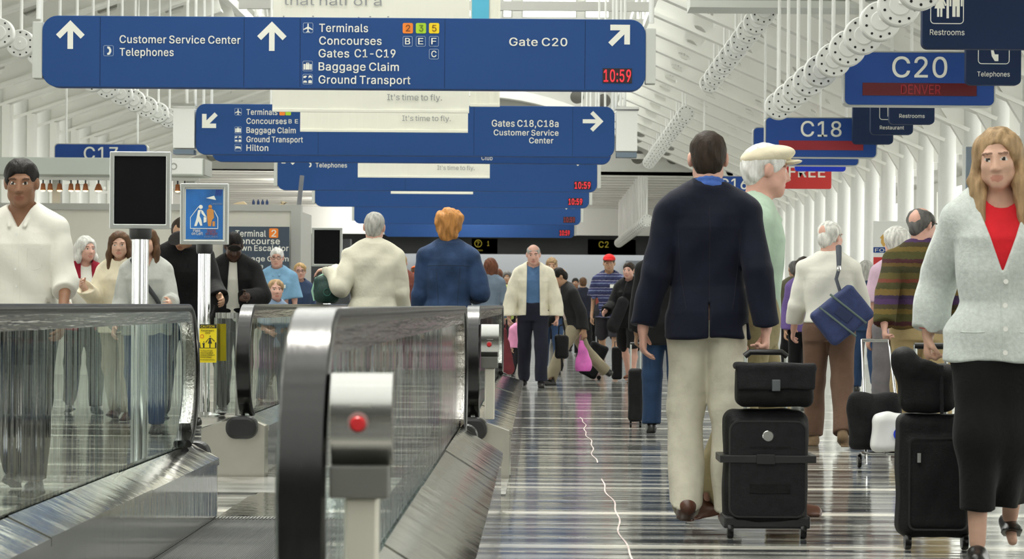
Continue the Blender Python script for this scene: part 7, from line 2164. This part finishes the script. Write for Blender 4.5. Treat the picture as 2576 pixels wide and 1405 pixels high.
L3 = Person('brown-haired person in cream coat with raised hand, left of the dark screen pole', 303, 292, 172, h=.009, H=1.62, fem=True, skin='fair', legs=((8, 4, 0), (-8, 10, 10)), face=(12, 4, 0), arms=((8, 10, 30), (20, 12, 95)))
L3.top('coat', C('cream_coat', 226, 216, 190), off=.028, hem=-.12, loose=.02, collar='crew'); L3.trousers(C('beige_slacks', 150, 140, 120)); L3.shoes(BRSHOE); L3.hair(HAIR['brown'], 'long')
L4 = Person('long-haired person in light grey sweater with dark strap behind the screen pole', 368, 322, 180, h=.009, H=1.605, fem=True, skin='fair', legs=((10, 4, 0), (-8, 12, 10)), face=(0, 3, 0), arms=((16, 12, 70), (8, 10, 30)))
L4.top('sweater', C('light_grey_sweater', 172, 174, 168), off=.024, hem=-.1, loose=.02, vneck=(.40, .06)); L4.trousers(JEANS); L4.shoes(BKSHOE); L4.hair(HAIR['brown'], 'long')
P = L4.sk
MB().tube([P.root + P.R @ V3(.10, .07, .50), P.root + P.R @ V3(.03, .142, .38), P.root + P.R @ V3(-.10, .15, .20), P.root + P.R @ V3(-.18, .08, .04)], .018, 8).build('bag_strap', C('dark_strap', 56, 58, 60), L4.root, smooth=True)
L5 = Person('person in black jacket and dark cap bending forward behind the poster stand', 452, 300, 196, h=.009, H=1.80, skin='tan', lean=20, legs=((10, 6, 0), (-8, 12, 10)), face=(-25, 26, 0), arms=((30, 10, 40), (24, 10, 50)))
L5.top('jacket', BLACKC, off=.035, hem=-.12, collar='j', loose=.02); L5.trousers(BLACK2); L5.shoes(BKSHOE); L5.hair(HAIR['dark'], 'short'); L5.cap_hat(C('grey_cap', 84, 82, 84), 'cap')
L6 = Person('person in open black jacket over white shirt, looking down at a raised hand', 588, 282, 184, h=.009, H=1.67, skin='dark', lean=10, legs=((10, 4, 0), (-8, 12, 10)), face=(6, 24, 0), arms=({'to': (-.10, .34, 1.06), 'hint': (-.8, -.4, -.5), 'curl': 70, 'hand': (-.5, .7, .1)}, (14, 14, 30)))
L6.top('shirt', WSHIRT, off=.014, hem=-.02); L6.top('jacket', BLACK2, off=.034, hem=-.1, open_=(.035, .075), collar='j', loose=.022); L6.trousers(BLACKC); L6.shoes(BKSHOE); L6.hair(HAIR['black'], 'short'); L6.cap_hat(C('black_cap', 40, 36, 34), 'flat')
L7 = Person('white-haired person in light blue polo shirt before the slate kiosk sign', 697, 206, 180, h=.010, H=1.69, skin='pink', bulk=1.02, legs=((10, 4, 0), (-8, 12, 10)), face=(0, 4, 0))
L7.top('polo_shirt', C('sky_blue_polo', 124, 166, 198), off=.03, hem=-.08, sleeve=-.95, collar='shirt', loose=.03); L7.trousers(C('grey_trousers', 90, 90, 94)); L7.shoes(BKSHOE); L7.hair(HAIR['white'], 'crop'); L7.glasses()
MB().box(-.12, -.03, .160, .166, 1.20, 1.24).build('name_badge', LETTER, L7.root)
L8 = Person('sandy-haired child looking right behind the walkway newel', 690, 258, 215, h=.010, H=1.215, kid=True, skin='pink', face=(-20, 0, 0), legs=((8, 4, 0), (-8, 10, 10)), arms=((10, 8, 30), (16, 10, 60)))
L8.top('shirt', C('child_blue_shirt', 130, 150, 176), off=.02, hem=-.08, sleeve=-.9, loose=.02); L8.trousers(JEANS); L8.shoes(BKSHOE); L8.hair(HAIR['sand'], 'crop')
L9 = Person('blond person with glasses in a dark blue top beside the kiosk corner', 752, 196, 205, h=.011, H=1.53, fem=True, skin='pink', face=(-15, 0, 0), legs=((8, 4, 0), (-8, 10, 10)))
L9.top('top', C('dark_blue_top', 52, 68, 96), off=.024, hem=-.1); L9.trousers(JEANS); L9.shoes(BKSHOE); L9.hair(HAIR['blonde'], 'short'); L9.glasses()
W3 = Person('pale-haired person in reddish brown top between the two walkway riders', 1010, 172, 180, h=.011, H=1.75, skin='pink', lean=8, face=(0, 14, 0), legs=((10, 4, 0), (-8, 12, 10)))
W3.top('top', C('reddish_brown_top', 124, 72, 62), off=.026, hem=-.1, vneck=(.36, .06)); W3.trousers(BLACKC); W3.shoes(BKSHOE); W3.hair(HAIR['blonde'], 'crop')
W4 = Person('person in orange cap and white shirt just left of the denim jacket', 1043, 142, 184, h=.012, H=1.68, skin='tan', legs=((8, 4, 0), (-8, 10, 10)), face=(10, 20, 0))
W4.top('shirt', WSHIRT, off=.026, hem=-.08, loose=.03); W4.trousers(BLACKC); W4.shoes(BKSHOE); W4.hair(HAIR['brown'], 'short'); W4.cap_hat(C('orange_cap', 226, 96, 40), 'cap')
# --- far crowd between denim jacket and blazer
def crowd(label, px, s, yaw, H, top, tm, hairc, style, fem=False, tone='pink', tr=BLACKC, bulk=1.0):
    p = Person(label, px, s, yaw, h=.014, H=H, fem=fem, skin=tone, bulk=bulk, legs=((8, 4, 0), (-8, 10, 10)))
    p.top(top, tm, off=.024, hem=-.09, loose=.02); p.trousers(tr); p.shoes(BKSHOE); p.hair(HAIR[hairc], style)
    return p
crowd('brown-haired person far off, right behind the denim jacket shoulder', 1234, 172, 5, 1.685, 'jacket', C('grey_blue_jacket', 110, 124, 140), 'auburn', 'bob', True)
crowd('person with curly dark red hair and lime green top', 1251, 158, 0, 1.575, 'top', C('lime_top', 172, 182, 96), 'auburn', 'curly', True, bulk=1.08)
crowd('dark-haired far person between lime top and cream jacket', 1276, 130, 175, 1.65, 'top', C('brown_top', 96, 72, 62), 'darkgrey', 'bob', True, 'tan')
crowd('far dark-haired person in navy, left of the striped polo', 1467, 128, 10, 1.56, 'jacket', DNAVY, 'brown', 'short', tone='tan')
crowd('far person in grey behind the striding traveller', 1447, 116, 180, 1.60, 'jacket', C('mid_grey_jacket', 96, 98, 104), 'black', 'short', tone='brown')
crowd('far person in red top beside the pole of the food board', 1500, 108, 170, 1.62, 'top', C('brick_top', 140, 70, 60), 'brown', 'short')
crowd('distant person in tan jacket near the back wall', 1400, 92, 0, 1.70, 'jacket', C('tan_jacket', 160, 140, 112), 'grey', 'short')
crowd('distant person in white top near the back wall', 1310, 88, 180, 1.66, 'top', WSHIRT, 'dark', 'bob', True)
crowd('far person in olive jacket right of the white-shirted man', 2000, 190, 10, 1.62, 'jacket', C('olive_jacket', 92, 90, 70), 'darkgrey', 'short', tone='tan')
crowd('far person in purple top with bare arms behind the white shirt', 2022, 230, 170, 1.55, 'top', C('purple_top', 104, 84, 140), 'dark', 'bob', True, 'tan')
# ================================================================== luggage and bags
BAGBK = pmat('black_nylon', (.0055, .0055, .0065), rough=.7, spec=.25, var=.3, vscale=25, bump=.3, bscale=120)
BAGDK = pmat('charcoal_nylon', (.012, .012, .014), rough=.75, spec=.25, var=.2, vscale=25, bump=.3, bscale=120)
def soft(name, lo, hi, h, build, mats, parent, amp=.004, seed=3):
    f = Field(lo, hi, h)
    build(f)
    if amp: f.noise(fold(amp, seed, 26, 18))
    return obj(f.mesh(name, mats), parent)
def wpos(px, s, z=0): return ((px - VX) / s, F / s, z)
# --- two-piece roller case behind the blazer
t = thing('roller_suitcase', 'black upright roller suitcase with front pocket, strap and two wheels', 'suitcase', ((1922 - VX) / 562, 11.18, 0))
tilt = Matrix.Rotation(R_(-5), 4, 'X')
w = .185
soft('body', (-.24, -.16, .02), (.24, .17, .62), .007, lambda f: (f.box(V3(0, .02, .31), V3(w, .10, .255), r=.05), f.box(V3(0, -.075, .30), V3(w - .02, .045, .235), r=.04, k=.02)), BAGBK, t, .003)
MB().prism(rrect(-.165, .10, .165, .515, .04), -.128, -.118).build('pocket_panel', BAGDK, t, bevel=.004)
zp = MB()
zp.ring(rrect(-.17, .095, .17, .52, .045), rrect(-.163, .102, .163, .513, .04), -.130, -.118)
zp.build('zip', BLACKP, t)
MB().box(-.212, .212, -.134, .13, .335, .368).build('strap', BLACKP, t, bevel=.004)
MB().box(-.05, .03, -.142, -.134, .330, .373).build('buckle', BLACKP, t, bevel=.003)
MB().box(-.08, .10, -.131, -.126, .20, .245).build('pocket_flap', BAGBK, t, bevel=.003)
MB().box(-.08, .10, -.131, -.126, .40, .408).build('pocket_seam', BAGBK, t)
MB().lathe([(.022, -.004), (.026, 0)], c=(.0, -.127, .452), axis='Y', n=20).build('badge', CHROME, t).scale = (1, 1, 1)
MB().box(-.19, .19, -.11, .12, .045, .10).build('kick_plate', BLACKP, t, bevel=.01)
for x in (-.16, .16):
    MB().lathe([(.034, -.013), (.036, -.008), (.036, .008), (.034, .013)], c=(x, -.085, .036), axis='X', n=18).build('wheel', RUBBER, t, smooth=True)
    MB().box(x - .02, x + .02, -.10, -.05, .045, .085).build('wheel_housing', BLACKP, t)
for x in (-.08, .10):
    MB().tube([(x, .125, .1), (x, .125, .80)], .009, 8).build('handle_tube', ALU, t, smooth=True)
MB().tube([(-.085, .125, .795), (-.06, .125, .815), (.08, .125, .815), (.105, .125, .795)], .014, 10).build('grip', BLACKP, t, smooth=True)
u = thing('carry_bag', 'soft black satchel with flap and clasp riding on top of the roller suitcase', 'bag', ((1940 - VX) / 562, 11.175, .575))
soft('body', (-.26, -.18, -.03), (.26, .15, .26), .007, lambda f: (f.box(V3(0, -.02, .095), V3(.168, .085, .092), r=.035), f.box(V3(0, -.085, .10), V3(.16, .03, .07), r=.03, k=.03)), BAGBK, u, .003, 8)
soft('flap', (-.26, -.20, .0), (.26, .15, .30), .006, lambda f: (f.box(V3(0, -.03, .180), V3(.176, .095, .016), r=.014), f.box(V3(0, -.122, .135), V3(.172, .010, .055), r=.010, k=.02)), BAGDK, u, .003, 9)
MB().box(-.018, .018, -.148, -.130, .075, .125).build('clasp', pmat('dark_clasp', (.10, .11, .12), rough=.3), u, bevel=.004)
# --- the black case and tote of the woman in the cardigan
t = thing('roller_suitcase', 'tall black suitcase on wheels beside the long black skirt', 'suitcase', ((2354 - VX) / 594, 10.72, 0))
soft('body', (-.22, -.18, .02), (.22, .18, .62), .008, lambda f: (f.box(V3(0, 0, .31), V3(.155, .105, .26), r=.045), f.box(V3(.0, -.09, .28), V3(.13, .04, .20), r=.035, k=.02)), BAGBK, t, .003, 12)
MB().ring(rrect(-.125, .085, .125, .475, .03), rrect(-.118, .092, .118, .468, .026), -.134, -.128).build('zip', BLACKP, t)
MB().box(-.09, -.075, -.14, -.13, .37, .41).build('zip_pull', CHROME, t)
for x in (-.12, .12):
    MB().lathe([(.034, -.013), (.036, -.008), (.036, .008), (.034, .013)], c=(x, -.08, .036), axis='X', n=18).build('wheel', RUBBER, t, smooth=True)
    MB().tube([(x * .55, .10, .5), (x * .55, .10, .86)], .009, 8).build('handle_tube', ALU, t, smooth=True)
MB().tube([(-.07, .10, .855), (.07, .10, .855)], .014, 10).build('grip', BLACKP, t, smooth=True)
u = thing('tote_bag', 'sagging black tote bag strapped on the tall black suitcase', 'bag', ((2333 - VX) / 594, 10.70, .575))
def tb(f):
    f.box(V3(0, -.03, .10), V3(.12, .075, .10), r=.05)
    f.ell(V3(-.05, -.03, .20), V3(.10, .09, .055), k=.06)
    f.ell(V3(-.10, -.04, .24), V3(.05, .06, .03), k=.05)
    f.ell(V3(0, -.03, .23), V3(.08, .05, .05), k=.02, op='s')
soft('body', (-.22, -.18, -.02), (.2, .1, .36), .008, tb, BAGBK, u, .006, 4)
MB().tube([(.05, -.09, .2), (.045, -.115, .1), (.05, -.10, .0)], .008, 8).build('side_strap', BAGDK, u, smooth=True)
# --- blue shoulder bag of the white-shirted man
bx, by = (2106 - VX) / 345, F / 345 - .29
t = thing('shoulder_bag', 'dark blue shoulder bag with grey-green piping hanging on the white shirt', 'bag', (bx, by, .96))
Rb = rotx(0) @ roty(R_(38))
def sb(f): f.box(V3(0, 0, 0), V3(.19, .08, .145), r=.035, R=Rb.T)
soft('body', (-.26, -.14, -.26), (.26, .14, .26), .007, sb, pmat('blue_nylon', srgb(40, 54, 98), rough=.7, var=.2, vscale=20, bump=.3, bscale=90), t, .003, 6)
pip = pmat('grey_green_piping', srgb(96, 112, 108), rough=.7)
def Lp(x, y, z): return tuple(Rb @ V3(x, y, z))
for zz in (.06, -.06):
    MB().tube([Lp(-.165, -.07, zz), Lp(-.12, -.08, zz), Lp(.12, -.08, zz), Lp(.165, -.07, zz)], .008, 8).build('piping', pip, t, smooth=True)
MB().box(-.06, .06, -.09, -.074, -.03, .04).build('front_pocket', pmat('blue_nylon_dark', srgb(30, 42, 80), rough=.7), t, bevel=.006).rotation_euler = (0, R_(38), 0)
MB().tube([Lp(-.10, 0, .115), (-.04, .02, .26), (-.02, .03, .33)], .013, 8).build('strap', C('grey_strap', 84, 88, 96), t, smooth=True)
MB().tube([(-.02, .03, .32), (-.015, .075, .42), (-.01, .14, .495)], [.015, .02, .022], 8).build('shoulder_strap', C('grey_strap', 84, 88, 96), t, smooth=True)
MB().lathe([(.012, -.02), (.016, 0), (.012, .02)], c=(-.02, .025, .335), n=10).build('snap_hook', CHROME, t, smooth=True)
# --- folding luggage cart with a black holdall and a white plastic bag
s = 396
t = thing('luggage_cart', 'chrome folding luggage cart with small wheels, pulled by the striped sweater', 'cart', wpos(2220, s))
c = MB()
for x in (-.10, .10):
    c.tube([(x, -.02, .06), (x, .10, .45), (x * .9 + .05, .70, .80)], .010, 10)
c.tube([(-.04, .70, .80), (.14, .70, .80)], .012, 10)
c.tube([(-.11, .04, .3), (.11, .04, .3)], .007, 8)
c.build('frame', CHROME, t, smooth=True)
p = MB()
for y in (-.26, -.16, -.06):
    p.tube([(-.13, y, .10), (.13, y, .10)], .006, 8)
for x in (-.13, 0, .13):
    p.tube([(x, -.27, .10), (x, -.02, .10)], .006, 8)
p.tube([(-.13, -.27, .10), (-.13, -.29, .04), (-.15, -.29, .04)], .005, 8)
p.tube([(.13, -.27, .10), (.13, -.29, .04), (.11, -.29, .04)], .005, 8)
p.build('platform', CHROME, t, smooth=True)
for x in (-.145, .145):
    MB().lathe([(.042, -.012), (.046, -.006), (.046, .006), (.042, .012)], c=(x, -.03, .047), axis='X', n=18).build('wheel', RUBBER, t, smooth=True)
a = thing('holdall', 'slumped black holdall lying on the chrome luggage cart', 'bag', ((2208 - VX) / s, F / s, .107))
soft('body', (-.30, -.30, -.02), (.26, .06, .42), .009, lambda f: (f.box(V3(-.02, -.06, .19), V3(.17, .05, .18), r=.045), f.ell(V3(-.09, -.07, .28), V3(.09, .055, .07), k=.05)), BAGBK, a, .006, 5)
b = thing('plastic_bag', 'white plastic carrier bag with a blue ring print on the luggage cart', 'bag', ((2230 - VX) / s, F / s, .107))
soft('body', (-.2, -.33, -.02), (.2, -.10, .30), .008, lambda f: (f.box(V3(0, -.20, .12), V3(.115, .06, .115), r=.045), f.ell(V3(.0, -.20, .22), V3(.09, .05, .03), k=.04)), pmat('white_plastic', (.78, .78, .78), rough=.35), b, .007, 9)
MB().ring(circ(.055, .12, .042), circ(.055, .12, .030), -.275, -.262).build('blue_print', BLUEV, b)
# --- bags of the man in the cream jacket
q = P11.to_world(P11.sk.hand_center(1))
t = thing('garment_bag', 'burgundy garment bag hanging from the cream-jacketed man, at his right side', 'bag', (q.x - .11, q.y + .03, q.z - .63))
soft('body', (-.2, -.1, -.02), (.2, .1, .62), .009, lambda f: (f.cap(V3(.06, 0, .08), V3(.0, 0, .50), .10, .05, k=.04, flat=((0, 1, 0), 1.8)), f.cap(V3(-.07, 0, .08), V3(-.02, 0, .50), .085, .05, k=.06, flat=((0, 1, 0), 1.8))), C('burgundy', 116, 52, 58), t, .006, 7)
MB().tube([(-.03, 0, .52), (-.025, 0, .595), (.02, 0, .605), (.045, 0, .595), (.03, 0, .52)], .010, 8).build('handle', C('burgundy', 116, 52, 58), t, smooth=True)
q = P11.to_world(P11.sk.hand_center(-1))
t = thing('handbag', 'small black carry bag with tassel in the cream-jacketed man\'s left hand', 'bag', (q.x + .09, q.y + .03, q.z - .57))
soft('body', (-.16, -.1, .0), (.16, .1, .5), .009, lambda f: (f.box(V3(0, 0, .28), V3(.085, .055, .15), r=.045)), BAGBK, t, .006, 8)
MB().tube([(-.04, 0, .40), (-.035, 0, .53), (0, 0, .55), (.035, 0, .53), (.04, 0, .40)], .008, 8).build('handle', BAGBK, t, smooth=True)
MB().tube([(.0, -.05, .14), (.01, -.05, .05), (0, -.05, -.02)], [.012, .018, .01], 8).build('tassel', BAGBK, t, smooth=True)
# --- pink bag and black case of the striding traveller
q = P12.to_world(P12.sk.hand_center(-1))
t = thing('shopping_bag', 'bright pink and violet shopping bag behind the striding traveller', 'bag', (q.x, q.y, q.z - .45))
soft('body', (-.2, -.12, -.02), (.2, .12, .5), .010, lambda f: (f.cap(V3(0, 0, .06), V3(-.02, 0, .36), .12, .03, k=.02, flat=((0, 1, 0), 2.2))), pmat('pink_plastic', srgb(226, 110, 196), rough=.35, var=.3, vscale=6), t, .005, 3)
MB().tube([(-.05, 0, .36), (-.04, 0, .46), (-.0, 0, .40)], .006, 8).build('handle', pmat('pink_plastic', (1, 1, 1)), t, smooth=True)
t = thing('roller_suitcase', 'tilted black suitcase dragged behind the khaki trousers', 'suitcase', wpos(1494, 184), rz=0)
o = soft('body', (-.3, -.16, .0), (.3, .16, .62), .010, lambda f: (f.box(V3(0, 0, .27), V3(.13, .10, .24), r=.04, R=roty(R_(24)))), BAGBK, t, .003)
MB().lathe([(.03, -.01), (.03, .01)], c=(.075, 0, .03), axis='Y', n=14).build('wheel', RUBBER, t)
MB().tube([(-.13, 0, .50), (-.26, 0, .72)], .008, 8).build('handle_tube', ALU, t, smooth=True)
# --- bags of the black-coated group left of the blazer
t = thing('upright_case', 'narrow black upright case standing by the black-coated person', 'suitcase', wpos(1553, 186))
soft('body', (-.15, -.12, .0), (.15, .12, .5), .011, lambda f: (f.box(V3(0, 0, .24), V3(.07, .09, .22), r=.03)), BAGBK, t, .002)
MB().tube([(-.03, 0, .45), (-.03, 0, .53), (.03, 0, .53), (.03, 0, .45)], .008, 8).build('handle', BLACKP, t, smooth=True)
t = thing('shoulder_bag', 'long grey-black bag slung at the side of the black-coated person', 'bag', wpos(1556, 192, .62))
soft('body', (-.25, -.12, -.05), (.25, .12, .6), .011, lambda f: (f.cap(V3(-.07, 0, .12), V3(.06, 0, .44), .085, .075, k=.02, flat=((0, 1, 0), 1.3))), BAGDK, t, .005)
MB().tube([(.05, 0, .50), (.09, .0, .62), (.11, .03, .70)], .012, 8).build('strap', BAGDK, t, smooth=True)
t = thing('roller_suitcase', 'black cabin case beside the jeans, left of the navy blazer', 'suitcase', wpos(1600, 300))
soft('body', (-.15, -.12, .02), (.15, .12, .52), .010, lambda f: (f.box(V3(0, 0, .27), V3(.06, .09, .22), r=.03)), BAGBK, t, .002)
for x in (-.04, .04):
    MB().lathe([(.026, -.008), (.026, .008)], c=(x, -.05, .026), axis='X', n=14).build('wheel', RUBBER, t)
    MB().tube([(x, .03, .46), (x, .03, .70)], .007, 8).build('handle_tube', ALU, t, smooth=True)
MB().tube([(-.045, .03, .70), (.045, .03, .70)], .010, 8).build('grip', BLACKP, t, smooth=True)
# --- backpack on the walkway handrail
t = thing('backpack', 'dark green backpack with pale green edge resting on the walkway handrail', 'backpack', ((822 - VX) / 310, F / 310 + .03, HZ + .008))
GB = pmat('dark_green_nylon', srgb(24, 56, 50), rough=.7, var=.2, vscale=20, bump=.3, bscale=90)
soft('body', (-.2, -.16, -.01), (.2, .16, .32), .008, lambda f: (f.box(V3(0, 0, .115), V3(.105, .085, .112), r=.05), f.ell(V3(0, -.07, .09), V3(.08, .05, .08), k=.03)), GB, t, .004)
MB().tube([(-.10, -.03, .02), (-.118, -.03, .1), (-.09, -.03, .20), (-.03, -.03, .232)], .010, 8).build('piping', pmat('mint_piping', srgb(160, 205, 180), rough=.6), t, smooth=True)
MB().ring(circ(.01, .09, .032), circ(.01, .09, .025), -.126, -.118).build('emblem', pmat('green_print', srgb(40, 92, 80), rough=.6), t)
MB().tube([(-.03, .0, .22), (-.02, 0, .245), (.03, 0, .245), (.04, 0, .22)], .007, 8).build('grab_loop', GB, t, smooth=True)
